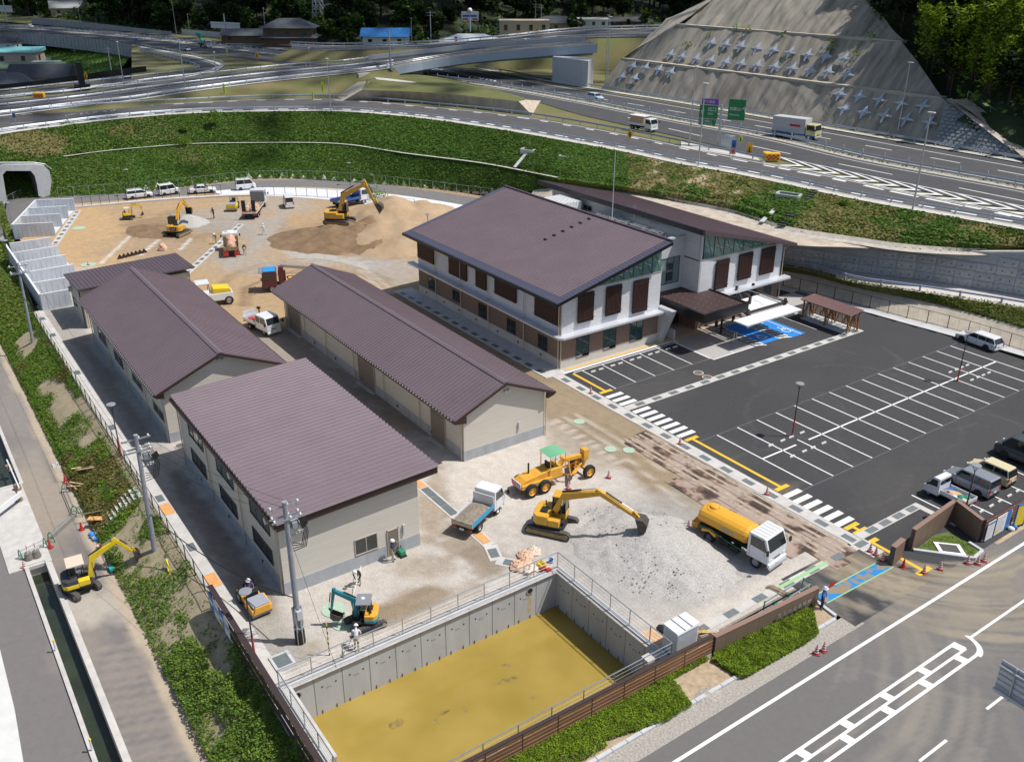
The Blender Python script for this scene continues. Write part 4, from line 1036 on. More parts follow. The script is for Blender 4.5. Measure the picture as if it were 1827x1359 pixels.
e1=G(755,138,9.);e0=G(640,135,11.6);back=(Dup[3]-Dlo[3]).normalized()*11
zt=hz(755,112,e1.x,e1.y)
MB().hexa([Vc((e0.x,e0.y,8)),Vc((e1.x,e1.y,8)),Vc((e1.x+back.x,e1.y+back.y,8)),Vc((e0.x+back.x,e0.y+back.y,8)),Vc((e0.x,e0.y,11.9)),Vc((e1.x,e1.y,zt-.3)),Vc((e1.x+back.x,e1.y+back.y,zt-.3)),Vc((e0.x+back.x,e0.y+back.y,11.9))]).bd('abutment',M_concn,label='pale concrete wing wall at the left end of the girder bridge',cat='bridge abutment')
r_a,r_b=G(985,146,HZ),G(1048,156,HZ);ztp=15.;dd=Vc((-4,5,0))
MB().hexa([Vc((r_a.x,r_a.y,8.5)),Vc((r_b.x,r_b.y,8.5)),Vc((r_b.x,r_b.y,8.5))+dd,Vc((r_a.x,r_a.y,8.5))+dd,Vc((r_a.x,r_a.y,ztp)),Vc((r_b.x,r_b.y,ztp)),Vc((r_b.x,r_b.y,ztp))+dd,Vc((r_a.x,r_a.y,ztp))+dd]).bd('abutment',M_concn,label='tall square concrete pier under the right end of the girder bridge',cat='bridge abutment')
R4up=[(520,79,11.5),(600,82,12),(764,78,13),(900,68,15),(982,58.5,16),(1064,53,16.8),(1186,49.5,17.5),(1260,48,17.8)]
R4lo=[(520,88,11.5),(600,91,12),(764,86,13),(900,78,15),(998,70,16),(1100,66.5,16.8),(1186,66,17.3),(1260,66,17.8)]
r4=road('upper_ramp',R4lo,R4up,None,M_asph2,60,.05)
l4=L3(R4lo,None,25);u4=L3(R4up,None,25)
ribbon('upper_ramp_bank',[[Vc((p.x,p.y,HZ-.3))for p in offset(l4,-10)],offset(l4,-.5),[p+Vc((0,0,.04))for p in l4]],M_plat,50,2,kind='structure')
grail('guardrail on the far side of the upper ramp below the houses',offset(u4,-.2),.95,.4,4);grail('guardrail on the near side of the upper ramp behind the bridge',offset(l4,.2),.9,.35,4)
pline('edge_line',r4,R4up,None,.3,off=-1.5,tiltz=.1);pline('lane_line',r4,R4up,None,.3,off=-5,tiltz=.1)
ribbon('upper_ramp_kerb',[offset(u4,-1.,.08),offset(u4,.3,.08)],M_conc,50,kind='structure',smooth=False)
ho=[(250,83),(300,92),(350,101),(390,112),(399,118),(386,127),(340,137),(250,149),(134,161),(0,176)]
hi=[(250,91),(300,103),(345,115),(360,121.5),(345,127),(310,131.5),(230,141),(180,146),(100,155),(0,166)]
def plain(pts,z):return[G(p[0],p[1],z)for p in pts]
hol,hil=interp(plain(ho,HZ+.04),50),interp(plain(hi,HZ+.04),50)
ribbon('slip_road',[hol,hil],M_asph2,50,kind='structure',smooth=False)
ribbon('slip_road_kerb',[offset(hol,.1,.03),offset(hol,-1.2,.03)],M_conc,50,kind='structure',smooth=False)
grail('curved guardrail on the outside of the hairpin slip road',offset(hol,.5),.8,.32,4);grail('curved guardrail on the inside of the hairpin slip road',offset(hil,-.4),.8,.32,4)
mbm=MB();q_=[a.lerp(b_,.3)for a,b_ in zip(hol,hil)]
A_,B_2=offset(q_,-.12,.03),offset(q_,.12,.03)
for i in range(48):mbm.poly([A_[i],A_[i+1],B_2[i+1],B_2[i]])
mbm.bd('edge_line',M_mark,bpy.data.objects['slip_road'],norm=False)
cf=thing('faced_bank','low bank with stained sloping concrete face between ramp and raised road','concrete bank',G(612,178,HZ));co=cf.location.copy()
fb=zl([(612,180),(700,180),(800,187),(900,200),(950,206)],HZ-.05);ft=zl([(645,161),(720,163),(800,168),(880,176),(925,181)],11.3)
ribbon('concrete_face',[rel2 for rel2 in([p-co for p in fb],[p-co for p in ft])],M_concs,50,2,parent=cf)
ribbon('concrete_end',[[G(950,206,HZ-.05)-co,G(958,190,HZ-.05)-co,G(965,180,HZ)-co],[G(925,181,11.3)-co,G(930,180,11.3)-co,G(935,178,11.2)-co]],M_concs,8,parent=cf)
ribbon('concrete_end',[[G(612,180,HZ-.05)-co,G(600,172,HZ)-co,G(640,146,10.5)-co],[G(645,161,11.3)-co,G(646,160,11.3)-co,G(660,146,11.4)-co]],M_concs,8,parent=cf)
ribbon('turf_top',[[p-co for p in ft],[p-co for p in zl([(655,144),(720,137),(800,146),(880,163),(935,178)],11.3)]],M_platg,40,2,.05,parent=cf)
ribbon('paved_strip',[[p-co for p in zl([(668,138),(700,141),(745,147)],11.36)],[p-co for p in zl([(672,142),(700,145),(735,148)],11.36)]],M_conc,10,parent=cf)
ribbon('turf_back',[[p-co for p in zl([(655,144),(720,137),(800,146),(880,163),(935,178)],11.3)],[p-co for p in zl([(655,132),(720,126),(800,141),(885,160),(950,180)],HZ)]],M_platg,40,2,parent=cf)
#  sprayed concrete rock cut
M_rock=mat('shotcrete',(.40,.36,.295),.95,col2=(.20,.175,.145),scale=.22,bump=1.,bscale=1.3,stretch=(3.2,.5,.5),thr=(.40,.68),detail=10)
M_bench=mat('bench_concrete',(.47,.42,.34),.9,var=.15,scale=.6)
rock=thing('rock_slope','high stepped rock cutting sprayed with stained concrete above the highway','rock slope',(-120,148.5,HZ));ro=rock.location.copy()
def rrow(y,z,xl,xr,n=120):return[Vc((xl+(xr-xl)*i/(n-1),y,z))-ro for i in range(n)]
xl2=PY(1210,39,162).x;xr2=PY(1612,73,162).x;xl3=PY(1296,-2,171).x;xr3=PY(1528,-2,171).x
xr1=PY(1683,172,154).x;xl1=PY(1112,104,154).x
def face(rows_a,rows_b,k=8,amp=.5):
 rows=[[p.lerp(q,j/k)for p,q in zip(rows_a,rows_b)]for j in range(k+1)]
 for j in range(k+1):
  for i,p in enumerate(rows[j]):
   w_=math.sin(math.pi*j/k)if 0<j<k else.15
   g_=noise.noise(Vc((p.x*.18,0,1.5)))+.5*noise.noise(Vc((p.x*.6+j*.1,p.z*.05,4)))+.35*noise.noise(p*.5)
   p.y+=amp*g_*(.4+w_)
 return rows
NR=150
fa=face(rrow(148.6,HZ-.1,-175,-72.5,NR),rrow(153.6,15.6,xl1,xr1,NR));fb_=face(rrow(155.,15.75,xl1,xr1-1,NR),rrow(161.5,23.4,xl2,xr2,NR));fc=face(rrow(163,23.6,xl2+1,xr2-.5,NR),rrow(171,31,xl3,xr3,NR),8,.9)
fd=face(rrow(171.3,31,xl3,xr3,NR),rrow(186,44,xl3+8,xr3-2,NR),5,.9)
for f_ in(fa,fb_,fc,fd):ribbon('sprayed_face',f_,M_rock,NR,parent=rock)
for(y0_,y1_,z_,a_,b_)in((153.4,155.2,15.72,xl1,xr1),(161.3,163.2,23.56,xl2,xr2),):
 MB().box(a_-ro.x,b_-ro.x,y0_-ro.y,y1_-ro.y,z_-ro.z-.5,z_-ro.z).bd('bench',M_bench,rock)
ribbon('sprayed_face',[[Vc((-196,172,HZ-.1))-ro,Vc((-185,160,HZ-.1))-ro,Vc((-175,148.7,HZ-.1))-ro],[Vc((-194,176,15))-ro,Vc((-184,165,15.2))-ro,Vc((xl1,153.6,15.6))-ro],[Vc((-190,184,23))-ro,Vc((-182,175,23))-ro,Vc((xl2,162,23.4))-ro],[Vc((-170,190,33))-ro,Vc((-155,182,32))-ro,Vc((xl3,171,31))-ro]],M_rock,16,4,.5,parent=rock)
M_blk=mat('block_facing',(.26,.28,.29),.9,var=.2,scale=3.5,bump=1,bscale=5)
wing=thing('block_wall','triangular grey block-faced wall at the right end of the sprayed rock slope','retaining wall',(-80,147,HZ));wo_=wing.location.copy()
W0,W1,W2,W3=G(1668,258,HZ),G(1690,178,15.6),G(1830,286,HZ),G(1700,178,15.6)
rows=[]
for j in range(9):
 t=j/8;a=W0.lerp(W1,t);b_=W2.lerp(W3,t);rows.append([a.lerp(b_,i/20)-wo_+Vc((0,-.25,0))for i in range(21)])
ribbon('block_face',rows,M_blk,21,parent=wing)
bm_=mof(MB().box(-.32,.32,-.09,.02,-.2,.2),M_blk)
for j in range(13):
 t=(j+.5)/13;a=W0.lerp(W1,t);b_=W2.lerp(W3,t);n_=int((b_-a).length/.95)
 for i in range(n_):
  if len([c for c in wing.children])>298:break
  p=a.lerp(b_,(i+.5+.5*(j%2))/max(1,n_));p=p+Vc((0,-.42,0));o=inst('block',bm_,wing,p-wo_);o.rotation_euler=(R(-38),R(2 if(i+j)%2 else-2),heading(a,b_))
ribbon('coping',[[p-wo_+Vc((0,-.5,.15))for p in(W1,W1.lerp(W2,.33),W1.lerp(W2,.66),W2)],[p-wo_+Vc((.4,.6,.25))for p in(W1,W1.lerp(W2,.33),W1.lerp(W2,.66),W2)]],M_bench,20,parent=wing)
M_anch=mat('anchor_grey',(.44,.49,.57),.6,.1,var=.08,scale=2)
def star(web):
 R_=1.5;w=.30;h=.36;mb=MB()
 for k in range(4):
  a=math.pi/2*k;ca,sa=math.cos(a),math.sin(a)
  P_=[(0,-w),(R_,-w*.35),(R_,w*.35),(0,w)]
  mb.hexa([(x*ca-y*sa,-.02,x*sa+y*ca)for x,y in P_]+[(x*ca-y*sa,-(h if x==0 else.14),x*sa+y*ca)for x,y in P_])
  if web:
   b2=a+math.pi/2;q=[(1.3*ca,1.3*sa),(1.3*math.cos(b2),1.3*math.sin(b2))]
   mb.prism([(0,-.02,0),(q[0][0],-.02,q[0][1]),(.72*math.cos(a+math.pi/4),-.02,.72*math.sin(a+math.pi/4)),(q[1][0],-.02,q[1][1])],(0,-.12,0))
 mb.cyl((0,-h,0),(0,-h-.16,0),.17,.13,8);return mb
starA,starB=mof(star(True),M_anch),mof(star(False),M_anch)
def onface(px_,py_,y0_,z0_,y1_,z1_):
 d=ray(px_,py_);s=(z1_-z0_)/(y1_-y0_);t=(CAM_H-z0_+s*y0_)/(s*d[1]-d[2]);return Vc(CPOS+t*d)
c3=lambda x,y:(1210+x*.3377,y*.3377)
up_=[c3(*q)for q in((183,230),(258,238),(338,247),(422,258),(510,267),(598,280),(690,292),(787,300),(886,312),(26,302),(100,312),(178,322),(258,332),(340,340),(424,348),(516,355),(610,364),(705,374),(798,382),(900,394))]+[(1198,98)]
loA=[c3(860,500),c3(962,512),c3(884,577),c3(988,595),(1131,119),(1154,121.5),(1178,125),(1199,130),(1111.5,138),(1134.5,140.5)]
loB=[c3(*q)for q in((1072,530),(1185,548),(1302,563),(1098,612),(1212,632),(1335,650))]
for lst,me_,par_ in((up_,starA,(155.,15.75,161.5,23.4)),(loA,starA,(148.6,8.9,153.6,15.6)),(loB,starB,(148.6,8.9,153.6,15.6))):
 for q in lst:
  p=onface(*q,*par_)+Vc((0,-.35,0));o=inst('anchor_plate',me_,rock,p-ro);o.rotation_euler=(R(-40),R(rng.uniform(-4,4)),0)
M_forest=mat('forest_floor',(.030,.045,.014),.95,var=.4,scale=.3,bump=.6,bscale=2)
hs=[]
for j,y in enumerate(np.linspace(147.5,215,16)):
 row=[]
 for x in np.linspace(-118,60,50):
  edge=np.interp(x,[-118,-107,-90,-70,60],[23.5,22.5,14.8,8.2,8.]);
  z=edge+(y-147.5)*.62;
  if x<-88:z=8+(y-147.5)*1.02-1.6
  row.append(Vc((x+(max(0,(160-y))*.0),y+(0 if x>-70 else(-x-70)*.12),z)))
 hs.append(row)
ribbon('wooded_hillside',hs,M_forest,50,1,.6,kind='structure')
pl0=[G(*q)for q in((1700,178,15.9),(1740,205,14),(1790,250,11),(1827,282,9.6),(1900,345,9.2))];pl1=[G(*q)for q in((1725,176,16.1),(1760,200,14.4),(1800,228,12),(1850,262,10.2),(1930,325,9.4))]
ribbon('hillside_path',[pl0,pl1],mat('path_grit',(.34,.30,.24),.95,var=.2,scale=1),20,1,kind='structure')
rfn('path_railing','grey handrail along the footpath below the bamboo',[p+Vc((0,0,.1))for p in pl1],9,1.1,2,False,M_steel)
#  distant hills and flats
ff=L3([(-400,-5)]+foothill+[(1500,20),(1900,10),(2300,0)],HZ-.12,30)
rows=[ff]
for f_,z_ in((1.10,15),(1.28,26),(1.5,40),(1.8,60),(2.3,95),(3.2,120)):
 rows.append([Vc((p.x*f_,p.y*f_,z_*(.8+.35*noise.noise(Vc((p.x*.006+f_,p.y*.006,2)))+.2)))for p in ff])
ribbon('far_hills',rows,mat('far_hill_floor',(.022,.034,.012),.95,var=.5,scale=.05,bump=.5,bscale=.4),120,2,2.,kind='structure')
HILLROWS=[interp(r_,120)for r_ in rows]
town=ribbon('town_ground',[zl([(-260,185),(0,168),(134,152),(300,135)],.6),zl([(-260,70),(0,60),(120,70),(300,80)],.6)],mat('town_lane',(.15,.14,.135),.9,var=.25,scale=.2),20,1,kind='structure')
gs_b=zl([(26,70),(60,88),(90,104),(120,122),(160,134),(205,136)],.8);gs_t=zl([(27,68),(70,72),(110,76),(150,81),(190,87),(236,98)],4.6)
ribbon('green_bank',[gs_b,gs_t],mat('bank_turf',(.085,.17,.03),.95,var=.45,scale=.25,bump=.8,bscale=2),50,5,.25,kind='structure')
A=surf_pts([interp(gs_b,30),interp(gs_t,30)],9000,(0,.5));lfc(A,.8,EG[:2],'bank_grass',aspect=.4,tilt=1.2)
hw=thing('panel_wall','long grey concrete panel wall holding up the highway above the green bank','retaining wall',G(0,56,HZ));ho_=hw.location.copy()
top=interp(zl([(-60,52),(0,54),(98,62),(197,73),(246,81)],HZ),46);bot=[Vc((p.x,p.y,4.3))for p in top]
ribbon('backing',[[p-ho_+Vc((.15,.0,0))for p in top],[p-ho_ for p in bot]],M_conc2,46,parent=hw,smooth=False)
for i in range(45):
 a,b_=top[i]-ho_,top[i+1]-ho_;c_=Vc((.25,-.1,0));
 MB().hexa([a.lerp(b_,.04)+c_-Vc((0,0,4.8)),a.lerp(b_,.96)+c_-Vc((0,0,4.8)),a.lerp(b_,.96)-Vc((0,0,4.8)),a.lerp(b_,.04)-Vc((0,0,4.8)),a.lerp(b_,.04)+c_,a.lerp(b_,.96)+c_,a.lerp(b_,.96),a.lerp(b_,.04)]).bd('panel',M_conc2,hw,norm=False)
sw=thing('sound_wall','tall grey concrete noise wall behind the highway on the far left','noise wall',G(57,44,HZ));so_=sw.location.copy()
sb=interp(zl([(57,43),(150,51),(250,58),(307,63)],HZ),31)
for i in range(30):
 a,b_=sb[i]-so_,sb[i+1]-so_;h_=hz(*((lambda u_:(u_,30+(u_-50)*.105))(proj(sb[i])[0])),sb[i].x,sb[i].y)-HZ
 MB().hexa([a.lerp(b_,.03),a.lerp(b_,.97),a.lerp(b_,.97)+Vc((-.4,0,0)),a.lerp(b_,.03)+Vc((-.4,0,0))]+[q+Vc((0,0,h_))for q in(a.lerp(b_,.03),a.lerp(b_,.97),a.lerp(b_,.97)+Vc((-.4,0,0)),a.lerp(b_,.03)+Vc((-.4,0,0)))]).bd('panel',M_conc2,sw)
lw=interp(zl([(325,61.5),(400,68),(500,77),(566,82)],HZ),30)
MBw=MB()
for a,b_ in zip(lw,lw[1:]):MBw.hexa([a,b_,b_+Vc((-.3,0,0)),a+Vc((-.3,0,0)),a+Vc((0,0,2.)),b_+Vc((0,0,2.)),b_+Vc((-.3,0,2.)),a+Vc((-.3,0,2.))])
MBw.bd('boundary_wall',M_concn,label='low pale concrete wall behind the highway in front of the old tiled house',cat='wall')
#  buildings
M_roof=mat('roof_metal',(.195,.148,.165),.45,.15,var=.06,scale=.35,spec=.5)
M_roofd=mat('roof_metal_dark',(.125,.088,.100),.45,.25,var=.06,scale=.4)
M_trim=mat('roof_trim_brown',(.050,.030,.026),.5,.2)
M_black=mat('black_metal',(.012,.013,.017),.35,.3)
M_cream=mat('cream_siding',(.60,.56,.49),.8,var=.05,scale=1.2,bump=.35,bscale=5,stretch=(.25,.25,3.))
M_base=mat('grey_base',(.37,.39,.41),.85,var=.12,scale=1.5,bump=.1,stretch=(1,1,.3))
M_wsid=mat('white_siding',(.66,.66,.67),.75,var=.10,scale=2.2,bump=.5,bscale=4,stretch=(.35,.35,5.))
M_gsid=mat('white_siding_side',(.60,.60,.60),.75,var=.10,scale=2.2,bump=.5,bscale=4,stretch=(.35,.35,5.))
M_tile=mat('brown_tile',(.20,.140,.105),.8,col2=(.27,.185,.135),scale=2.,bump=.5,bscale=4,stretch=(.6,.6,6.))
M_gl=glass('window_glass',(.018,.030,.034));M_glt=mat('green_glass',(.10,.24,.22),.08,0,spec=.9,var=.25,scale=.35)
M_frame=mat('window_frame',(.10,.095,.09),.5,.4);M_frl=mat('frame_beige',(.42,.37,.30),.6)
M_pipe=mat('downpipe_beige',(.55,.47,.35),.6);M_shut=mat('shutter_brown',(.045,.018,.014),.55,var=.15,scale=4,stretch=(1,1,.2))
M_door=mat('door_brown',(.20,.165,.14),.6);M_alu=mat('aluminium_white',(.62,.64,.68),.4,.3)
M_hood=mat('hood_steel',(.60,.62,.66),.3,.7)
def house(name,label,cat,org):return thing(name,label,cat,org)
def rbd(mb,name,m,par,**kw):
 o=par.location if par.parent is None else par.location+par.parent.location
 mb.v=[(x-o.x,y-o.y,z-o.z)for x,y,z in mb.v];return mb.bd(name,m,par,**kw)
def rslab(par,p00,p10,p11,p01,th=.18,seam=.42,rh=.05,rw=.05,m=None,name='roof',wave=False,seamname='seams',under=None):
 """p00->p10 along the eave, p01/p11 at the top; seams run up the slope"""
 m=m or M_roof;p00,p10,p11,p01=map(Vc,(p00,p10,p11,p01));dz=Vc((0,0,th))
 r=rbd(MB().hexa([p00-dz,p10-dz,p11-dz,p01-dz,p00,p10,p11,p01]),name,m,par)
 L_=(p10-p00).length;n=int(L_/seam);s=MB();nrm=(p10-p00).cross(p01-p00).normalized()
 if nrm.z<0:nrm=-nrm
 for i in range(n+1):
  t=min(max(i/n,.003),.997);a=p00.lerp(p10,t);b_=p01.lerp(p11,t);ex=(p10-p00).normalized()
  if wave:q=[a-ex*seam*.40,a-ex*seam*.16+nrm*rh,a+ex*seam*.16+nrm*rh,a+ex*seam*.40];q2=[b_-ex*seam*.40,b_-ex*seam*.16+nrm*rh,b_+ex*seam*.16+nrm*rh,b_+ex*seam*.40];
  else:q=[a-ex*rw/2,a-ex*rw/2+nrm*rh,a+ex*rw/2+nrm*rh,a+ex*rw/2];q2=[b_-ex*rw/2,b_-ex*rw/2+nrm*rh,b_+ex*rw/2+nrm*rh,b_+ex*rw/2]
  up_=nrm*.002;s.hexa([q[0]+up_,q2[0]+up_,q2[3]+up_,q[3]+up_,q[1],q2[1],q2[2],q[2]])
 o=par.location;s.v=[(x-o.x,y-o.y,z-o.z)for x,y,z in s.v];so_=s.bd(seamname,m,r,kind='stuff');return r
def win(par,axis,plane,a,b,z0,z1,n=2,side=-1,gm_=None,fm=None,proud=.03,name='window',door=False):
 """window on plane axis=plane between a,b; panes as sub-parts. side: outward sign"""
 gm_=gm_ or M_gl;fm=fm or M_frame;fr=MB();f=.055
 lo,hi=min(a,b),max(a,b)
 def bx(u0,u1,w0,w1,d0,d1,mb):
  p0,p1=sorted((plane+side*d0,plane+side*d1))
  if axis=='y':mb.box(u0,u1,p0,p1,w0,w1)
  else:mb.box(p0,p1,u0,u1,w0,w1)
 bx(lo,hi,z0,z0+f,-.02,proud+.05,fr);bx(lo,hi,z1-f,z1,-.02,proud+.03,fr)
 for i in range(n+1):
  c=lo+(hi-lo)*i/n;c=min(max(c,lo+f/2),hi-f/2);bx(c-f/2,c+f/2,z0+f,z1-f,-.02,proud+.02,fr)
 w=rbd(fr,name,fm,par)
 for i in range(n):
  g_=MB();u0=lo+(hi-lo)*i/n+f/2;u1=lo+(hi-lo)*(i+1)/n-f/2;bx(u0,u1,z0+f,z1-f,-.02,.012+.008*(i%2),g_)
  o=par.location;g_.v=[(x-o.x,y-o.y,z-o.z)for x,y,z in g_.v];g_.bd('pane',gm_,w)
 return w
def wpy(par,yp,A,B,n=2,**kw):
 p,q=PY(*A,yp),PY(*B,yp);return win(par,'y',yp,p.x,q.x,min(p.z,q.z),max(p.z,q.z),n,**kw)
def wpx(par,xp,A,B,n=2,**kw):
 p,q=PX(*A,xp),PX(*B,xp);return win(par,'x',xp,p.y,q.y,min(p.z,q.z),max(p.z,q.z),n,side=1,**kw)
def c_(ox,oy,s):return lambda x,y:(ox+x*s,oy+y*s)
cA=c_(0,680,.3339);cB=c_(0,300,.3339);cC=c_(700,320,.1642);cD=c_(960,460,.1642);cE=c_(600,300,.3393);cF=c_(1120,320,.1642)
def pipe(par,pts,r=.045,m=None):return rbd(MB().tube(pts,r,6),'downpipe',m or M_pipe,par)
def hood(par,p,side,r=.27,d=.38):
 a=Vc(p);b_=a+Vc(side)*d;return rbd(MB().cyl(a,b_,r,r,12),'vent_hood',M_hood,par)
X0s,X1s,Y0s,Y1s=-67.3,-46.75,15.2,25.
fs=house('shed','large workshop with single-pitch ribbed purple-brown roof, nearest the camera','workshop',(-57,20,0))
zL,zR=5.10,5.45
rbd(MB().prism([(X1s,Y0s,.95),(X1s,Y1s,.95),(X1s,Y1s,zR),(X1s,Y0s,zL)],(X0s-X1s,0,0)),'wall',M_cream,fs)
rbd(MB().box(X0s-.03,X1s+.03,Y0s-.03,Y1s+.03,-.2,.95),'base',M_base,fs)
sl=[.6*k for k in range(17)]
rslab(fs,(-67.9,14.95,5.72),(-46.2,14.95,5.72),(-46.2,26.3,6.12),(-67.9,26.3,6.12),.1,.5,.17,wave=True,seamname='folded_ribs')
rbd(MB().prism([(-46.2,14.95,5.62),(-46.2,26.3,6.02),(-46.2,26.3,5.56),(-46.2,14.95,5.16)],(-.12,0,0)).prism([(-67.9,14.95,5.62),(-67.9,26.3,6.02),(-67.9,26.3,5.56),(-67.9,14.95,5.16)],(.12,0,0)),'fascia',M_trim,fs)
rbd(MB().box(-67.9,-46.2,14.80,14.95,5.38,5.60),'gutter',M_trim,fs)
rbd(MB().prism([(X0s+.1,Y0s+.1,5.),(X0s+.1,Y1s,5.3),(X0s+.1,Y1s,6.),(X0s+.1,Y0s+.1,5.6)],(X1s-X0s-.2,0,0)),'eaves_board',M_trim,fs)
for A,B in(((1000,205),(1090,378)),((1150,392),(1252,582)),((1328,608),(1447,828))):wpy(fs,Y0s,cA(*A),cA(*B),3,gm_=mat('frosted_glass',(.10,.135,.125),.12,spec=.8))
for A,B in(((1020,350),(1110,524)),((1173,545),(1275,738)),((1348,768),(1465,985))):wpy(fs,Y0s,cA(*A),cA(*B),3)
wpx(fs,X1s,(460+1045*.1642,860+630*.1642),(460+1305*.1642,860+710*.1642),2,fm=M_frl)
dp,dq=PX(460+1405*.1642,860+535*.1642,X1s),PX(460+1530*.1642,860+770*.1642,X1s)
d_=rbd(MB().box(X1s-.02,X1s+.05,dp.y,dq.y,.05,dp.z),'door',M_door,fs);rbd(MB().box(X1s+.0,X1s+.07,dp.y-.06,dp.y,.05,dp.z+.06).box(X1s+.0,X1s+.07,dq.y,dq.y+.06,.05,dp.z+.06).box(X1s,X1s+.07,dp.y-.06,dq.y+.06,dp.z,dp.z+.06),'door_frame',M_frl,fs)
h_=MB().box(X1s+.05,X1s+.13,dq.y-.2,dq.y-.1,.98,1.04);h_.v=[(x-fs.location.x,y-fs.location.y,z)for x,y,z in h_.v];h_.bd('handle',M_steel,d_)
def walllamp(par,x,y,z,ax='x'):rbd(MB().box(x,x+.12,y-.07,y+.07,z-.35,z+.35)if ax=='x' else MB().box(x-.07,x+.07,y-.12,y,z-.3,z+.3),'wall_lamp',M_alu,par)
p=PX(460+1580*.1642,860+500*.1642,X1s);walllamp(fs,X1s+.03,p.y,p.z)
for q in((1068,292),(1236,500),(1430,740)):
 p=PY(*cA(*q),Y0s-.2);hood(fs,(p.x,Y0s,p.z),(0,-1,0),.25,.42)
for x in(-67.1,-60.35,-53.6,X1s-.2):pipe(fs,[(x,Y0s-.12,5.3),(x,Y0s-.12,.02)])
for x in(-63.2,-57,-50.5):rbd(MB().box(x,x+.14,Y0s-.09,Y0s-.03,.42,.6),'vent',M_frame,fs)
def gable(name,label,x0,x1,y0,y1,ye0,ye1,ze,yr,zr,rx0,rx1,base=.9):
 t=house(name,label,'shed',((x0+x1)/2,(y0+y1)/2,0))
 zw0=ze+(zr-ze)*(y0-ye0)/(yr-ye0)-.22;zw1=ze+(zr-ze)*(ye1-y1)/(ye1-yr)-.22
 rbd(MB().prism([(x1,y0,base),(x1,y1,base),(x1,y1,zw1),(x1,yr,zr-.24),(x1,y0,zw0)],(x0-x1,0,0)),'wall',M_cream,t)
 rbd(MB().box(x0-.03,x1+.03,y0-.03,y1+.03,-.2,base),'base',M_base,t)
 rslab(t,(rx0,ye0,ze),(rx1,ye0,ze),(rx1,yr,zr),(rx0,yr,zr),.14,.46,.055,.05)
 rslab(t,(rx1,ye1,ze),(rx0,ye1,ze),(rx0,yr+.004,zr),(rx1,yr+.004,zr),.14,.46,.055,.05)
 rbd(MB().prism([(rx0-.02,yr-.24,zr-.02),(rx0-.02,yr,zr+.10),(rx0-.02,yr+.24,zr-.02)],(rx1-rx0+.04,0,0)),'ridge_cap',M_roof,t)
 for(xx,s)in((rx1,1),(rx0,-1)):
  f=MB();w=.05*s
  for ya,yb,za,zb in((ye0-.02,yr,ze-.02,zr-.02),(yr,ye1+.02,zr-.02,ze-.02)):
   f.prism([(xx+w,ya,za),(xx+w,yb,zb),(xx+w,yb,zb-.22),(xx+w,ya,za-.22)],(-w*1.9,0,0))
  rbd(f,'barge_board',M_trim,t)
 f=MB()
 for(xx,s)in((rx1,1),):
  f.prism([(xx-.02,ye0+.02,ze-.18),(xx-.02,y0,ze-.18+(zr-ze)*(y0-ye0)/(yr-ye0)),(xx-.02,y0,ze-.5),(xx-.02,ye0+.02,ze-.32)],(-.3,0,0));f.prism([(xx-.02,ye1-.02,ze-.18),(xx-.02,y1,ze-.18+(zr-ze)*(ye1-y1)/(ye1-yr)),(xx-.02,y1,ze-.5),(xx-.02,ye1-.02,ze-.32)],(-.3,0,0))
 rbd(f,'eave_return',M_trim,t)
 g_=MB();g_.box(rx0,rx1,ye0-.13,ye0,ze-.2,ze-.04).box(rx0,rx1,ye1,ye1+.13,ze-.2,ze-.04);rbd(g_,'gutter',M_trim,t)
 sc_=MB();n=int((rx1-rx0)/.46)
 for i in range(n):sc_.box(rx0+.2+i*.46,rx0+.27+i*.46,ye0-.15,ye0-.06,ze-.03,ze+.02)
 rbd(sc_,'snow_clips',M_alu,t,kind='stuff');return t
ls=gable('shed','long gabled shed with ribbed purple-brown roof in the middle of the yard',-91.55,-54.8,33.7,41.7,32.6,42.4,4.12,37.5,6.2,-92.2,-54.3)
ws=gable('shed','gabled shed on the left beside the perimeter fence, behind the nearest workshop',-98.5,-71.4,15.15,25.,14.45,25.75,4.75,20.1,7.15,-99.1,-70.9)
for(A,B)in(((513.7,538.5),(539,597)),((639,630),(671,705)),((769.9,733),(796,796))):
 p,q=PY(*A,33.7),PY(*B,33.7);rbd(MB().box(p.x,q.x,33.62,33.72,.05,3.35 if A[0]<700 else 2.6),'shutter_door',M_door,ls);rbd(MB().box(p.x-.1,q.x+.1,33.3,33.66,-.05,.06),'threshold',M_conc,ls)
 rbd(MB().box(p.x-.08,p.x,33.6,33.7,0,3.4 if A[0]<700 else 2.66).box(q.x,q.x+.08,33.6,33.7,0,3.4 if A[0]<700 else 2.66),'door_frame',M_frl,ls)
for x in(-91.45,-86.2,-80.9,-74.5,-68.3,-61.8,-55.):pipe(ls,[(x,33.58,3.8),(x,33.58,.02)])
pipe(ls,[(-54.72,41.8,3.8),(-54.72,41.8,.02)])
for x in(-84,-79,-73,-66,-60):rbd(MB().box(x,x+.18,33.6,33.68,.4,.62),'vent',M_frame,ls)
for(hx,hy)in((860,590),(897,578)):
 p=PX(760+(hx-10)*.1642,600+hy*.1642,-54.8);hood(ls,(-54.8,p.y,p.z),(1,0,0),.10,.3)
p=PX(760+1005*.1642,600+965*.1642,-54.8);walllamp(ls,-54.78,p.y,p.z)
for(hx,hy)in((785,245),(832,237)):
 p=PX(260+hx*.1642,600+hy*.1642,-71.4);hood(ws,(-71.4,p.y,p.z),(1,0,0),.12,.32)
for A,B in(((520,843),(576,962)),((605,958),(666,1082)),((703,1083),(768,1200))):wpy(ws,15.15,cB(*A),cB(*B),2,fm=M_frl)
wpy(ws,15.15,cA(815,95),cA(885,226),2,fm=M_frl)
for x in(-98.4,-91,-84.2,-77.6,-71.6):pipe(ws,[(x,15.03,4.5),(x,15.03,.02)])
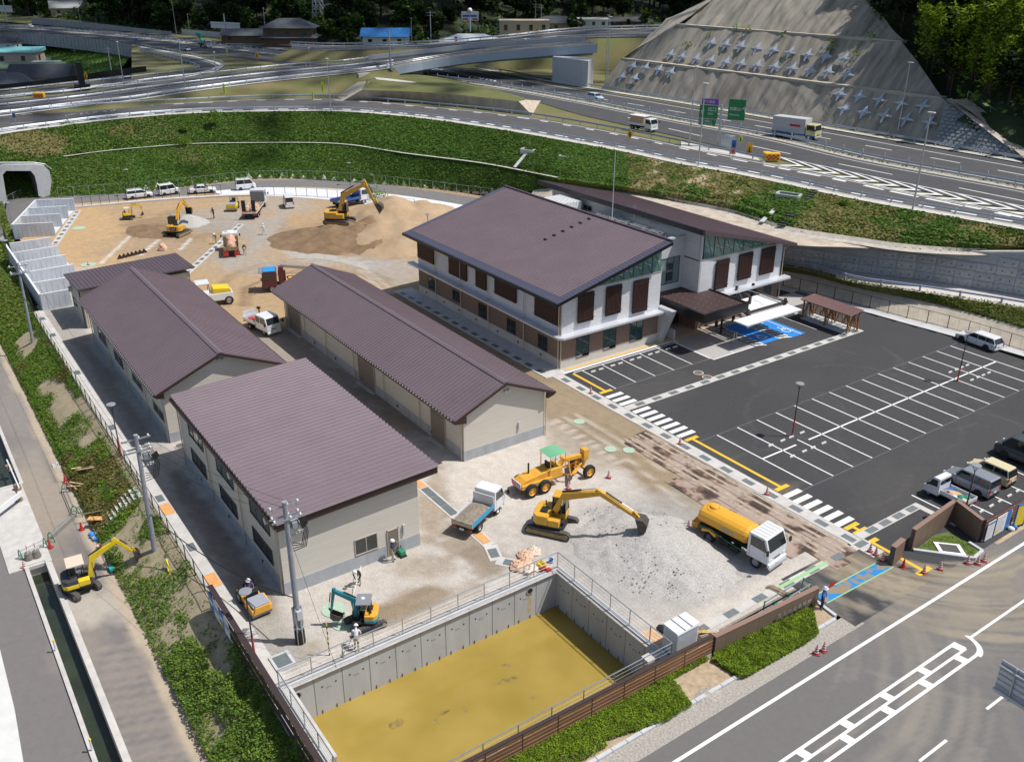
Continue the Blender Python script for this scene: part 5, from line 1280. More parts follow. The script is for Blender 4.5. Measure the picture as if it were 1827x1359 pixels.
pp=[(-71.2,25.1,4.4),(-71.2,25.3,4.1),(-71.2,25.05,3.9),(-71.2,25.05,.1)];pipe(ws,pp)
sm=house('shed','narrow shed with vertical ribbed cream walls and dark roof behind the left gabled shed','shed',(-106.5,22,0))
M_rsid=mat('ribbed_cream',(.58,.53,.44),.75);sx0,sx1,sy0,sy1=-109.3,-103.,15.3,27.
rbd(MB().prism([(sx1,sy0,0),(sx0,sy0,0),(sx0,sy0,4.05),(sx1,sy0,4.3)],(0,sy1-sy0,0)),'wall',M_rsid,sm)
rb_=MB()
for i in range(60):rb_.box(sx1,sx1+.04,sy0+.05+i*.195,sy0+.13+i*.195,.1,4.2)
rbd(rb_,'wall_ribs',M_rsid,sm,kind='stuff')
rslab(sm,(-102.6,15.,4.6),(-102.6,27.6,4.95),(-110,27.6,4.75),(-110,15.,4.4),.14,.42,.035,.03,M_roofd)
wpy(sm,15.3,(100+185*.1642,420+655*.1642),(100+235*.1642,420+780*.1642),1);hood(sm,(-108,15.3,3.2),(0,-1,0),.3,.4)
pipe(sm,[(-103.1,15.2,4.3),(-103.1,15.2,0)],.06,M_trim);pipe(sm,[(-102.95,27.,4.3),(-102.95,27.,0)],.05)
sw_=MB()
for k in range(7):
 q=G(213+k*7.2,457-k*1.8,2.2);sw_.prism([(q.x,q.y-.4,1.8),(q.x,q.y,2.4),(q.x,q.y+.4,1.8)],(-.2,.1,0))
sw_.bd('storage_rack',M_trim,label='row of dark saw-tooth frames poking up behind the small shed',cat='rack')
M_bay=mat('bay_concrete',(.50,.53,.57),.8,var=.13,scale=.9,bump=.2,stretch=(1,1,.35));M_bayt=mat('bay_top',(.66,.68,.70),.8)
def bays(label,backline,parts,h=1.95,floor=None):
 o=G(*backline[0],h);o.z=0;t=thing('storage_bays',label,'storage bays',o)
 def slab(a,b_,name,w=.22):
  a=G(*a,h);b_=G(*b_,h);a.z=b_.z=h/2-.1;m=MB().bar(a-o,b_-o,w,h+.2);ob=m.bd(name,M_bay,t)
  a.z=b_.z=h;MB().bar(a-o+Vc((0,0,.02)),b_-o+Vc((0,0,.02)),w+.02,.04).bd('coping',M_bayt,ob)
  g_=MB();L_=(b_-a).length;n=max(2,int(L_/.55));d=(b_-a).normalized();nn=Vc((-d.y,d.x,0))
  for i in range(1,n):
   for s in(-1,1):
    p=a.lerp(b_,i/n)-o+nn*s*(w/2+.004);g_.bar(Vc((p.x,p.y,.05)),Vc((p.x,p.y,h-.1-.5*rng.random())),.03,.012,up=(nn.x,nn.y,0))
  g_.bd('joint_stains',mat('joint_dark',(.22,.24,.26),.9),ob,kind='stuff')
 slab(*backline,'back_wall')
 for q in parts:slab(q[0],q[1],'partition')
 return t
s_=c_(0,340,.1104);s2=c_(0,420,.1642)
bays('four pale concrete storage bays at the far left, in front of the tunnel',(s_(568,157),s_(190,553)),[(s_(570,155),s_(1187,131)),(s_(452,286),s_(1077,250)),(s_(328,416),s_(972,376)),(s_(192,552),s_(857,516))])
bays('stepped row of pale concrete storage bays behind the small shed',(s2(62,98),s2(433,643)),[(s2(100,88),s2(543,22)),(s2(135,192),s2(628,114)),(s2(205,295),s2(706,210)),(s2(275,402),s2(795,315)),(s2(360,517),s2(740,455)),(s2(430,643),s2(752,585))])
for pl in([s_(600,265),s_(1205,312),s_(880,712),s_(350,530)],[s2(550,90),s2(810,380),s2(780,600),s2(450,650)]):MB().poly([G(*q,.02)for q in pl]).bd('bay_floor',mat('bay_floor_concrete',(.60,.61,.64),.8,var=.08,scale=1),kind='structure')
#  office building
off=house('office','two-storey office with large ribbed purple-brown mono-pitch roof and dark louvred shutters','office building',(-79,57.5,0))
ox0,ox1,oy0,oy1=-93.,-64.9,51.3,64.2
def roofz(y):return 7.48+(y-49.9)*.2535
rbd(MB().box(ox0-.02,ox1+.02,oy0-.02,oy1,-.1,.95),'plinth',mat('plinth_cream',(.58,.55,.50),.8,var=.05,scale=1),off)
rbd(MB().box(ox0,ox1,oy0,oy1,.95,3.5),'ground_floor_wall',M_tile,off)
rbd(MB().prism([(ox1,oy0,3.5),(ox1,oy1,3.5),(ox1,oy1,7.72),(ox1,oy0+4.5,7.72),(ox1,oy0,7.3)],(ox0-ox1,0,0)),'upper_wall',M_wsid,off)
rbd(MB().prism([(ox1-.25,52.2,7.45),(ox1-.25,oy1-.02,7.45),(ox1-.25,oy1-.02,roofz(oy1)-.35),(ox1-.25,52.2,roofz(52.2)-.3)],(ox0-ox1+.5,0,0)),'clerestory_wall',M_trim,off)
def tgl(par,xp,y0,y1,zf,z0,sgn,n,slope=0):
 g_=[]
 for i in range(n):
  a=y0+(y1-y0)*i/n+.03;b_=y0+(y1-y0)*(i+1)/n-.03;za,zb=zf(a),zf(b_)
  if min(za,zb)<z0+.05:za,zb=max(za,z0+.06),max(zb,z0+.06)
  rbd(MB().prism([(xp,a,z0),(xp,b_,z0),(xp,b_,zb),(xp,a,za)],(.03,0,0)),'gable_pane',M_glt,par)
  if i:rbd(MB().box(xp-.02,xp+.07,a-.07,a-.0,z0,za),'mullion',M_frame,par)
 s=MB();m_=MB()
 for i in range(n):
  a=y0+(y1-y0)*(i+.15)/n;b_=y0+(y1-y0)*(i+.85)/n;za,zb=zf(a),zf(b_)
  if zb>z0+.3:s.bar((xp+.036,a,max(z0+.05,za-.1)),(xp+.036,b_,z0+.06),.10,.004,up=(1,0,0));m_.bar((xp+.034,a+.1,z0+.55*(za-z0)),(xp+.034,b_,z0+.35*(zb-z0)),.055,.003,up=(1,0,0))
 rbd(s,'brace',mat('brace_timber',(.13,.085,.045),.7),par);rbd(m_,'light_tube_reflection' if False else 'pane_light_streak',mat('tube_streak_pale',(.6,.75,.75),.4),par)  # pale bars laid on the glass imitate reflected tube lights
tgl(off,ox1-.0,55.2,64.05,lambda y:roofz(y)-.42,7.85,1,7)
rbd(MB().box(ox1-.02,ox1+.05,55.,64.15,7.74,7.84),'glazing_sill',M_frl,off)
rf=rslab(off,(-93.75,49.85,7.48),(-63.75,49.85,7.48),(-63.75,64.35,roofz(64.35)),(-93.75,64.35,roofz(64.35)),.16,9,.0,.01,mat('roof_border',(.115,.115,.165),.38,.3,var=.05,scale=.5))
n_=Vc((0,-.2535,1)).normalized()
def rp(x,y,h=0):return Vc((x,y,roofz(y)))+n_*h
s=MB();
s.hexa([rp(-92.9,50.75,.002),rp(-64.6,50.75,.002),rp(-64.6,64.1,.002),rp(-92.9,64.1,.002),rp(-92.9,50.75,.03),rp(-64.6,50.75,.03),rp(-64.6,64.1,.03),rp(-92.9,64.1,.03)])
rbd(s,'roof_field',M_roof,off)
s=MB()
for i in range(66):
 x=-92.85+i*.4338;s.hexa([rp(x,50.76,.03),rp(x+.05,50.76,.03),rp(x+.05,64.09,.03),rp(x,64.09,.03),rp(x,50.76,.09),rp(x+.05,50.76,.09),rp(x+.05,64.09,.09),rp(x,64.09,.09)])
rbd(s,'roof_seams',M_roof,off,kind='stuff')
s=MB()
for i in range(3):
 for(xa,xb,ya,yb)in((-93.7,-63.8,49.98+i*.27,50.+i*.27),):s.hexa([rp(xa,ya,.003),rp(xb,ya,.003),rp(xb,yb,.003),rp(xa,yb,.003),rp(xa,ya,.02),rp(xb,ya,.02),rp(xb,yb,.02),rp(xa,yb,.02)])
for i in range(33):
 y=50.7+i*.42;s.hexa([rp(-64.5,y,.003),rp(-63.8,y,.003),rp(-63.8,y+.03,.003),rp(-64.5,y+.03,.003),rp(-64.5,y,.02),rp(-63.8,y,.02),rp(-63.8,y+.03,.02),rp(-64.5,y+.03,.02)])
rbd(s,'border_seams',M_black,off,kind='stuff')
s=MB();s.bar(rp(-93.75,64.4,.05),rp(-63.75,64.4,.05),.26,.16);rbd(s,'ridge_trim',M_roofd,off)
s=MB();s.hexa([Vc((-93.8,49.7,7.18)),Vc((-63.7,49.7,7.18)),Vc((-63.7,49.86,7.18)),Vc((-93.8,49.86,7.18)),Vc((-93.8,49.7,7.46)),Vc((-63.7,49.7,7.46)),Vc((-63.7,49.86,7.46)),Vc((-93.8,49.86,7.46))]);rbd(s,'gutter',M_black,off)
s=MB();s.prism([(-63.75,49.86,7.44),(-63.75,64.35,roofz(64.35)-.04),(-63.75,64.35,roofz(64.35)-.36),(-63.75,49.86,7.16)],(.06,0,0));rbd(s,'barge_board',M_black,off)
s=MB();s.hexa([Vc((-93.6,49.9,7.2)),Vc((-63.9,49.9,7.2)),Vc((-63.9,51.3,7.45)),Vc((-93.6,51.3,7.45)),Vc((-93.6,49.9,7.26)),Vc((-63.9,49.9,7.26)),Vc((-63.9,51.3,7.5)),Vc((-93.6,51.3,7.5))]);rbd(s,'soffit',M_trim,off)
sc_=MB()
for k in range(6):sc_.hexa([rp(-76.4+k*.05,57.6+k*1.15,.09),rp(-75.9+k*.05,57.6+k*1.15,.09),rp(-75.9+k*.05,57.75+k*1.15,.09),rp(-76.4+k*.05,57.75+k*1.15,.09),rp(-76.4+k*.05,57.6+k*1.15,.16),rp(-75.9+k*.05,57.6+k*1.15,.16),rp(-75.9+k*.05,57.75+k*1.15,.16),rp(-76.4+k*.05,57.75+k*1.15,.16)])
rbd(sc_,'roof_anchors',M_black,off)
lg=MB();pl=[(-94.3,50.5),(-64.6,50.5),(-64.25,50.6),(-64.,50.9),(-64.,64.2),(-64.9,64.2),(-64.9,51.3),(-94.3,51.3)]
lg.extz(pl,3.42,3.62);rbd(lg,'ledge',M_alu,off);
for x in(-88.6,-83.1,-77.5,-70.9):rbd(MB().box(x-.01,x+.02,50.49,51.3,3.4,3.635),'ledge_joint',M_frame,off)
def shu(par,axis,plane,A,B,side,slats=True):
 if axis=='y':p,q=PY(*A,plane),PY(*B,plane);u0,u1=p.x,q.x
 else:p,q=PX(*A,plane),PX(*B,plane);u0,u1=p.y,q.y
 z0,z1=sorted((p.z,q.z));d0,d1=sorted((plane+side*.10,plane+side*.24));m=MB()
 m.box(u0,u1,d0,d1,z0,z1)if axis=='y' else m.box(d0,d1,u0,u1,z0,z1)
 o=rbd(m,'shutter',M_shut,par);n=max(4,int((u1-u0)/.16));s=MB()
 for i in range(n):
  a=u0+(u1-u0)*(i+.2)/n;b_=u0+(u1-u0)*(i+.8)/n;e0,e1=sorted((plane+side*.24,plane+side*.265))
  s.box(a,b_,e0,e1,z0+.02,z1-.02)if axis=='y' else s.box(e0,e1,a,b_,z0+.02,z1-.02)
 for f_ in(.12,.88):
  zz=z0+(z1-z0)*f_;e0,e1=sorted((plane+side*.265,plane+side*.30));s.box(u0-.05,u1+.05,e0,e1,zz-.04,zz+.04)if axis=='y' else s.box(e0,e1,u0-.05,u1+.05,zz-.04,zz+.04)
 oo=par.location;s.v=[(x-oo.x,y-oo.y,z-oo.z)for x,y,z in s.v];s.bd('louvre_strips',M_shut,o,kind='stuff')
 return o
for A,B in(((285,640),(465,925)),((626,805),(820,1108)),((920,945),(1032,1208)),((1127,1045),(1358,1345))):
 shu(off,'y',51.3,cC(*A),cC(*B),-1)
shu(off,'y',51.3,cE(1052,655),cE(1178,832),-1)
for A,B in(((430,395),(585,665)),((735,315),(882,588)),((1032,250),(1168,562))):
 shu(off,'x',ox1,cD(*A),cD(*B),1)
for A,B in(((390,1052),(472,1215)),((655,1188),(742,1345))):wpy(off,oy0,cC(*A),cC(*B),2)
for A,B in(((748,703),(792,797)),((898,783),(944,877)),((1062,866),(1110,964))):wpy(off,oy0,cE(*A),cE(*B),2)
for A,B in(((415,870),(550,1050)),((712,778),(840,968)),((1002,695),(1128,878))):wpx(off,ox1,cD(*A),cD(*B),2,gm_=mat('teal_window',(.03,.07,.075),.06,spec=.9))
for x in(-88.6,-83.1,-77.5,-70.9,-65.05):pipe(off,[(x,51.05,7.2),(x,51.05,.05)],.055)
pipe(off,[(-64.75,51.15,7.3),(-64.75,51.15,.05)],.06)
for x in(-91.3,-87.2,-83.9,-80.3,-76.,-72.2,-68.2):rbd(MB().box(x,x+.16,51.2,51.28,.38,.58),'vent',M_frame,off)
for x,z in((-90,7.05),(-84.4,7.05),(-79.6,7.05),(-72,7.05),(-66.3,7.05)):rbd(MB().tube([(x,50.,7.1),(x,50.4,6.9),(x+.5,51.,6.9)],.06,6),'gutter_spout',M_pipe,off)
rbd(MB().hexa([Vc((-65.2,64.2,0)),Vc((-64.4,64.2,0)),Vc((-64.4,64.7,0)),Vc((-65.2,64.7,0)),Vc((-65.2,64.2,3.9)),Vc((-62.9,64.2,3.9)),Vc((-62.9,64.8,3.9)),Vc((-65.2,64.8,3.9))]),'entrance_fin',M_alu,off)
M_ren=mat('grey_render',(.56,.56,.56),.85,var=.05,scale=1)
rbd(MB().box(-85,-67.5,64.2,70.,3.6,6.6).box(-67.9,-67.5,64.2,70.,6.6,9.9).box(-92,-85,64.3,70,0,9.3),'link_block',M_ren,off)
rbd(MB().box(-67.95,-67.42,64.2,70.,9.9,10.05),'parapet_cap',M_alu,off)
rbd(MB().box(-85,-68,64.5,69.9,8.9,9.),'terrace',mat('terrace_white',(.62,.63,.62),.8),off)
win(off,'x',-67.5,66.5,69.35,5.,7.95,3,side=1,gm_=mat('pale_glass',(.16,.24,.24),.1,spec=.9))
rbd(MB().box(-67.5,-67.35,67.5,68.3,5.4,6.3).box(-67.5,-67.35,67.5,68.3,6.6,7.3),'glass_panel',M_gl,off)
rbd(MB().box(-86,-67.55,64.2,70.,-.05,3.6),'entrance_wall',M_trim,off)
bx_=MB().box(-88,-84.,65.9,68.9,9.2,10.62);rbd(bx_,'plant_room',mat('plant_white',(.74,.74,.73),.6),off)
sb_=MB()
for i in range(7):sb_.box(-88.05,-83.9,66.+i*.43,66.06+i*.43,10.62,10.68)
rbd(sb_,'plant_room_ribs',MATS['plant_white'],off)
for i in range(4):
 u=-80.3+i*1.15;t_=thing('air_conditioner',('round-topped white condenser unit on the office terrace, %s of four in the row'%('far left','second','third','far right')[i]),'air conditioner',(u,68.9,9.),0,'condenser units on the terrace')
 MB().box(-.42,.42,-.4,.4,0,.95).bd('casing',mat('ac_ivory',(.60,.57,.48),.6),t_,bevel=.05);MB().lathe([(.0,1.02),(.36,1.03),(.43,.95),(.40,.94)],n=14).bd('fan_guard',MATS['ac_ivory'],t_)
fr=MB()
for(a,b_)in(((-79,65.2),(-79,69)),((-79,69),(-69.5,69)),((-69.5,69),(-69.5,65.2)),((-79,65.2),(-69.5,65.2)),((-78.4,68.5),(-70,68.5)),((-75,65.2),(-75,69)),((-72,65.2),(-72,69))):
 fr.bar((a[0],a[1],9.95),(b_[0],b_[1],9.95),.16,.14)
for x in(-79,-75,-72,-69.5):
 for y in(65.2,69):fr.bar((x,y,9.),(x,y,9.9),.1,.1)
ft_=thing('roof_frame','galvanised steel frame standing on the white office terrace','steel frame',(-74,67,9.));rbd(fr,'beams',M_steel,ft_)
def antenna(x,y,z,lb,h,arms):
 t=thing('antenna',lb,'antenna',(x,y,z));MB().cyl((0,0,0),(0,0,h),.035,n=6).bd('mast',M_steel,t)
 s=MB()
 for zz,L_,d in arms:s.bar((-L_/2*d[0],-L_/2*d[1],zz),(L_/2*d[0],L_/2*d[1],zz),.03,.03)
 s.bd('elements',M_steel,t)
antenna(-72.8,69.2,9.,'TV aerial with several horizontal rods on the office terrace, right of the pair',2.9,[(.7+.22*k,1.7-.1*k,(1,.1))for k in range(4)]+[(2.2,.5,(0,1)),(2.4,.5,(1,0))])
antenna(-74.9,69.2,9.,'thin forked aerial on the office terrace, left of the pair',3.,[(2.7,.6,(1,.3)),(.9,.3,(1,0))])
wing_=house('office_wing','right-hand wing of the office with brown mono-pitch roof falling to the right','office building',(-79,77,0))
wx0,wx1,wy0,wy1=-91.5,-65.,70.,83.2
def wz(y):return 11.45-(y-69.3)*.2535
rbd(MB().box(wx0,wx1,wy0,wy1,0,3.6),'ground_floor_wall',M_tile,wing_)
rbd(MB().prism([(wx1,wy0,3.6),(wx1,wy1,3.6),(wx1,wy1,7.7),(wx1,wy0+.8,7.8),(wx1,wy0,7.8)],(wx0-wx1,0,0)),'upper_wall',M_wsid,wing_)
rbd(MB().prism([(wx1-.3,wy0,7.7),(wx1-.3,81,7.7),(wx1-.3,81,wz(81)-.3),(wx1-.3,wy0,wz(wy0)-.3)],(wx0-wx1+.6,0,0)),'clerestory_wall',M_gsid,wing_)
rbd(MB().box(wx1-.35,wx1,wy0,wy0+.12,7.8,wz(70)-.3),'corner_post',M_wsid,wing_)
tgl(wing_,wx1-.02,70.3,81.,lambda y:wz(y)-.42,7.95,1,7)
rbd(MB().box(wx1-.02,wx1+.05,70.1,81.6,7.82,7.93),'glazing_sill',M_frl,wing_)
rslab(wing_,(-64.2,84.6,wz(84.6)),(-93.,84.6,wz(84.6)),(-93.,69.3,wz(69.3)),(-64.2,69.3,wz(69.3)),.2,.45,.03,.03,M_roofd)
s=MB();s.hexa([Vc((-93.1,69.05,wz(69.3)-.55)),Vc((-64.15,69.05,wz(69.3)-.55)),Vc((-64.15,69.3,wz(69.3)-.55)),Vc((-93.1,69.3,wz(69.3)-.55)),Vc((-93.1,69.05,wz(69.3)+.04)),Vc((-64.15,69.05,wz(69.3)+.04)),Vc((-64.15,69.3,wz(69.3)+.04)),Vc((-93.1,69.3,wz(69.3)+.04))]);rbd(s,'fascia',mat('fascia_charcoal',(.035,.032,.040),.5,.2),wing_)
s=MB();s.prism([(-64.2,69.3,wz(69.3)),(-64.2,84.6,wz(84.6)),(-64.2,84.6,wz(84.6)-.3),(-64.2,69.3,wz(69.3)-.5)],(.07,0,0));rbd(s,'barge_board',M_roofd,wing_)
rbd(MB().box(-90.8,wx1,69.9,70.05,3.7,7.7),'side_wall',M_gsid,wing_)
p,q=PY(960+735*.1104,310+485*.1104,70),PY(960+875*.1104,310+615*.1104,70);win(wing_,'y',69.98,p.x,q.x,q.z,p.z,2,fm=M_frl)
for A,B in(((960,880),(1062,1165)),((1208,812),(1318,1062)),((1450,752),(1562,1002))):shu(wing_,'x',wx1,cF(*A),cF(*B),1)
rbd(MB().extz([(-65.,72.3),(-63.9,72.3),(-63.9,83.9),(-64.2,84.1),(-65.,84.1)],3.55,3.75),'ledge',M_alu,wing_)
win(wing_,'x',wx1,80.8,82.,1.,2.9,1,side=1,gm_=MATS['teal_window'])
pipe(wing_,[(-64.85,83.35,7.3),(-64.85,83.35,.05)],.05)
rbd(MB().tube([(-64.6,84.6,7.4),(-64.7,83.9,7.3),(-64.85,83.3,6.9)],.05,6),'gutter_spout',M_pipe,wing_)
cn=thing('entrance_canopy','flat dark entrance canopy with black fascia in front of the office link','canopy',(-63,68.7,0))
C0,C1,C2,C3=G(1210.6,498.3,4.4),G(1335.5,539.7,4.4),G(1258,562,4.4),G(1174.6,529,4.4)
cx0,cx1,cy0,cy1=-67.45,-59.5,65.3,71.85
rbd(MB().box(cx0,cx1-.25,cy0+.25,cy1-.25,4.,4.28),'roof_deck',mat('canopy_deck',(.050,.026,.024),.6,var=.12,scale=5),cn)
rbd(MB().box(cx0,cx1,cy0,cy0+.25,3.45,4.4).box(cx1-.25,cx1,cy0+.25,cy1-.25,3.45,4.4).box(cx0+2.4,cx1,cy1-.25,cy1,3.45,4.4),'fascia',M_black,cn)
rbd(MB().box(cx0,cx1-.25,cy0+.25,cy1-.25,3.6,3.66).box(cx1-.35,cx1-.1,cy0+.1,cy1-.1,3.36,3.46),'soffit',mat('soffit_timber',(.62,.33,.10),.6),cn)
bl_=MB();
for i in range(9):
 for j in range(5):bl_.box(cx0+1.2+i*.75,cx0+1.24+i*.75,cy0+.9+j*1.2,cy0+.94+j*1.2,4.28,4.33)
rbd(bl_,'roof_bolts',M_alu,cn,kind='stuff')
for x,y in((-62.5,71.4),(-66.8,71.4)):rbd(MB().cyl((x,y,0),(x,y,3.6),.12,n=10),'column',M_black,cn)
for y in(70.7,71.1):rbd(MB().cyl((-60.,y,0),(-60.,y,1.1),.05,n=8),'bollard',M_alu,cn)
rbd(MB().box(-66.2,-64.2,66.,66.2,0,1.05),'entrance_counter',M_ren,cn)
wc=thing('white_canopy','low white slab canopy with dark steel frame over the bays right of the entrance','canopy',(-60,74,0))
M_wp=mat('white_panel',(.76,.77,.79),.5)
for i in range(4):rbd(MB().box(-59.55,-57.65,69.75+i*2.15,71.86+i*2.15,2.72,2.86),'roof_panel',M_wp,wc)
for i in range(3):rbd(MB().box(-63.7,-60.1,72.2+i*2.15,74.3+i*2.15,2.66,2.76),'roof_panel',M_wp,wc)
b_=MB()
for y in(72.,78.4):b_.box(-64.6,-59.7,y-.09,y+.09,2.95,3.17)
b_.box(-59.95,-59.75,71.9,78.5,2.95,3.17).box(-64.4,-64.2,72.,78.4,2.95,3.17).box(-62.3,-62.15,72,75.2,2.95,3.12)
rbd(b_,'frame',M_trim,wc)
for x,y,h_ in((-64.3,72.6,3.9),(-64.3,75.3,4.2),(-64.3,78.,4.),(-59.85,72.3,3.45),(-59.85,78.2,3.5),(-62.2,75.2,3.6)):rbd(MB().box(x-.12,x+.12,y-.12,y+.12,0 if x<-64 else 2.6,h_),'post',M_trim,wc)
w_=MB()
for a,q in(((-64.3,75.3,4.1),(-60,72.4,3.2)),((-64.3,75.3,4.1),(-60,78.2,3.2)),((-64.3,75.3,4.1),(-60,75.3,3.))):w_.cyl(a,q,.02,n=4)
rbd(w_,'stay_rods',M_steel,wc)
bs=thing('bicycle_shelter','small timber shelter with diagonal braces and ribbed brown roof on the car park','shelter',(-57.5,83.4,0))
M_tim=mat('oiled_timber',(.30,.135,.045),.6,var=.25,scale=4,stretch=(1,1,.3));M_rf2=mat('shelter_roof',(.10,.045,.04),.5,.2)
rbd(MB().box(-60.7,-54.7,82.3,84.7,0,.12),'base_slab',M_concn,bs)
rslab(bs,(-60.8,82.1,2.32),(-54.3,82.1,2.32),(-54.3,84.5,2.5),(-60.8,84.5,2.5),.06,.3,.06,wave=True,m=M_rf2)
tb=MB()
xs_=[-60.5,-57.5,-54.6]
def tim(a,q,w=.1):rbd(MB().bar(a,q,w,w),'timber',M_tim,bs)
for y in(82.45,84.3):
 tim((-60.7,y,2.2),(-54.4,y,2.2),.13)
 for x in xs_:tim((x,y,.12),(x,y,2.15),.13)
for x in xs_:
 tim((x,82.3,2.1),(x,84.45,2.25));tim((x,82.45,.15),(x,83.3,2.1),.09);tim((x,84.3,.15),(x,83.4,2.1),.09);tim((x,82.9,.15),(x,83.35,2.1),.08);tim((x,83.8,.15),(x,83.4,2.1),.08)
for y in(84.3,82.45):
 for i in range(6):
  x=-60.3+i*.98
  if y>84 or i in(0,2,3,5):tim((x,y,.3 if y>84 else 1.1),(x+.45,y,2.1),.08);tim((x+.9,y,.3 if y>84 else 1.1),(x+.5,y,2.1),.08)
tim((-60.5,84.3,.45),(-54.6,84.3,.45),.1);
for i in range(8):rbd(MB().box(-60.2+i*.7,-60.16+i*.7,82.7,84.1,.2,.26),'wheel_rack',M_steel,bs)
#  walls and fences
M_bpan=mat('brown_panel',(.185,.125,.092),.6,var=.05,scale=1);M_bcap=mat('brown_cap',(.26,.165,.125),.55)
def pwl(name,label,a,b_,h,n,th=.28,sign=None,skip_cap=False):
 a,b_=Vc(a),Vc(b_);t=thing(name,label,'wall',a);d=b_-a;hd=heading(a,b_);L_=d.length
 pm=mof(MB().box(.006,L_/n-.006,-th/2,th/2,0,h),M_bpan)
 for i in range(n):inst('panel',pm,t,d*(i/n),hd)
 MB().bar(Vc((0,0,h+.02)),d+Vc((0,0,h+.02)),th+.04,.05).bd('cap',M_bcap,t);MB().bar(Vc((0,0,h/2)),d+Vc((0,0,h/2)),th-.05,h-.02).bd('core',M_frame,t);return t
w1=pwl('entrance_wall','long brown panel wall with metal lettering beside the clipped hedge',(-27.40,33.5,0),(-26.95,42.2,0),1.35,10)
w2=pwl('gate_pier','short brown panelled gate pier next to the cones',(-26.75,49.7,0),(-26.95,51.1,0),1.45,3,.34)
w3=pwl('entrance_wall','brown panel wall behind the triangular planted island',(-27.,52.3,0),(-27.5,58.,0),1.7,6)
w4=pwl('entrance_wall','short brown panel wall closing the right side of the planted island',(-27.4,58.1,0),(-24.9,57.2,0),1.75,3)
def txo(body,size,m,parent,M,name='lettering',depth=.01,align='LEFT'):
 cu=bpy.data.curves.new(name,'FONT');cu.body=body;cu.size=size;cu.extrude=depth;cu.align_x=align;cu.resolution_u=2
 o=bpy.data.objects.new('tmp',cu);COL.objects.link(o);bpy.context.view_layer.update()
 me=bpy.data.meshes.new_from_object(o);bpy.data.objects.remove(o);me.materials.clear();me.materials.append(m)
 ob=link(name,me,parent);ob.matrix_local=M;return ob
hd=heading(Vc((-27.40,33.5,0)),Vc((-26.95,42.2,0)))
Mw=Matrix.Translation((.17+.18,6.1,.78))@Matrix.Rotation(hd,4,'Z')@Matrix.Rotation(math.pi/2,4,'X')
Mw.translation=Vc((.38+.16,4.9,.72))
txo('国 土 交 通 事 務 所',.34,M_steel,w1,Mw)
M_slat=mat('slat_brown',(.23,.115,.062),.6,var=.2,scale=3,stretch=(1,.15,1));M_post=mat('fence_dark',(.045,.028,.028),.55)
def sfn(name,label,a,b_,h,bay=1.95,n=5,cap=.16,z0=.22,m=M_slat,face=1):
 a,b_=Vc(a),Vc(b_);t=thing(name,label,'fence',a);d=b_-a;L_=d.length;nb=int(L_/bay);hd=heading(a,b_)
 sh=(h-z0)/n;sm_=mof(MB().box(.03,L_/nb-.03,-.02,.02,0,sh*.86),m);pm=mof(MB().box(-.05,.05,-.05,.05,-.2,h),M_post)
 nrm=Vc((-d.y,d.x,0)).normalized()*face
 for i in range(nb):
  for k in range(n):inst('slat',sm_,t,d*(i/nb)+Vc((0,0,z0+k*sh))+nrm*(.06+.012*(k%2)),hd,rot=(R(-7*face),0,hd))
 for i in range(nb+1):inst('post',pm,t,d*(i/nb))
 MB().bar(Vc((0,0,h+.02)),d+Vc((0,0,h+.02)),cap,.05).bd('cap_rail',M_post,t);MB().bar(Vc((0,0,.08)),d+Vc((0,0,.08)),.2,.25).bd('footing',M_concn,t);return t
sfn('timber_fence','brown horizontal slat fence between the pond and the roadside hedge',(-28.,9.,0),(-27.45,33.4,0),1.45,2.05,5,.22,.2,M_slat,-1)
sfn('timber_fence','brown horizontal slat fence with cut-out pattern right of the notice boards',(-24.8,57.3,0),(-24.75,76.,0),1.75,1.9,6,.18,.2,M_slat,-1)
sfn('board_wall','dark brown horizontal board wall left of the pond, above the weedy bank',(-48.1,11.,0),(-28.2,10.9,0),1.75,2.,5,.34,.15,mat('slat_dark',(.085,.045,.034),.6,var=.2,scale=3),-1)
def mfn(name,label,pts,h,n,bars=14,m=M_black,gap=.12,up=None):
 o=Vc(pts[0]);t=thing(name,label,'fence',o);Q=[Vc(p)-o for p in pts];P_=interp(Q,n)
 pm=mof(MB().box(-.03,.03,-.03,.03,-.1,h),m)
 for p in P_:inst('post',pm,t,p)
 r_=MB()
 for a,b_ in zip(P_,P_[1:]):r_.bar(a+Vc((0,0,h-.03)),b_+Vc((0,0,h-.03)),.03,.04);r_.bar(a+Vc((0,0,.1)),b_+Vc((0,0,.1)),.03,.04)
 r_.bd('rails',m,t)
 b2=MB()
 for a,b_ in zip(P_,P_[1:]):
  k=max(2,int((b_-a).length/gap))
  for i in range(1,k):q=a.lerp(b_,i/k);b2.add([q+Vc((-.009,0,.1)),q+Vc((.009,0,.1)),q+Vc((.009,0,h-.04)),q+Vc((-.009,0,h-.04))],[(0,1,2,3)])
 b2.bd('mesh_bars',m,t,kind='stuff',norm=False);return t
mfn('mesh_fence','dark brown mesh fence along the top of the canal-side slope',[(-111.5,11.15,0),(-48.2,11.15,0)],1.25,33,gap=.085)
mfn('mesh_fence','dark mesh fence at the far left corner outside the storage bays',[(-111.8,11.4,0),(-148.5,13.6,0)],1.5,19,gap=.12)
bf=[G(*q)for q in((132,372),(170,367),(230,361),(300,355),(350,351),(395,346))];mfn('mesh_fence','thin dark fence between the back yard and the parked white cars',bf,1.6,18,gap=1.2)
bf=[G(*q)for q in((470,349),(540,350),(600,354),(660,362),(740,372))];mfn('mesh_fence','thin dark fence on the white strip behind the sand heap',bf,1.5,16,gap=1.2)
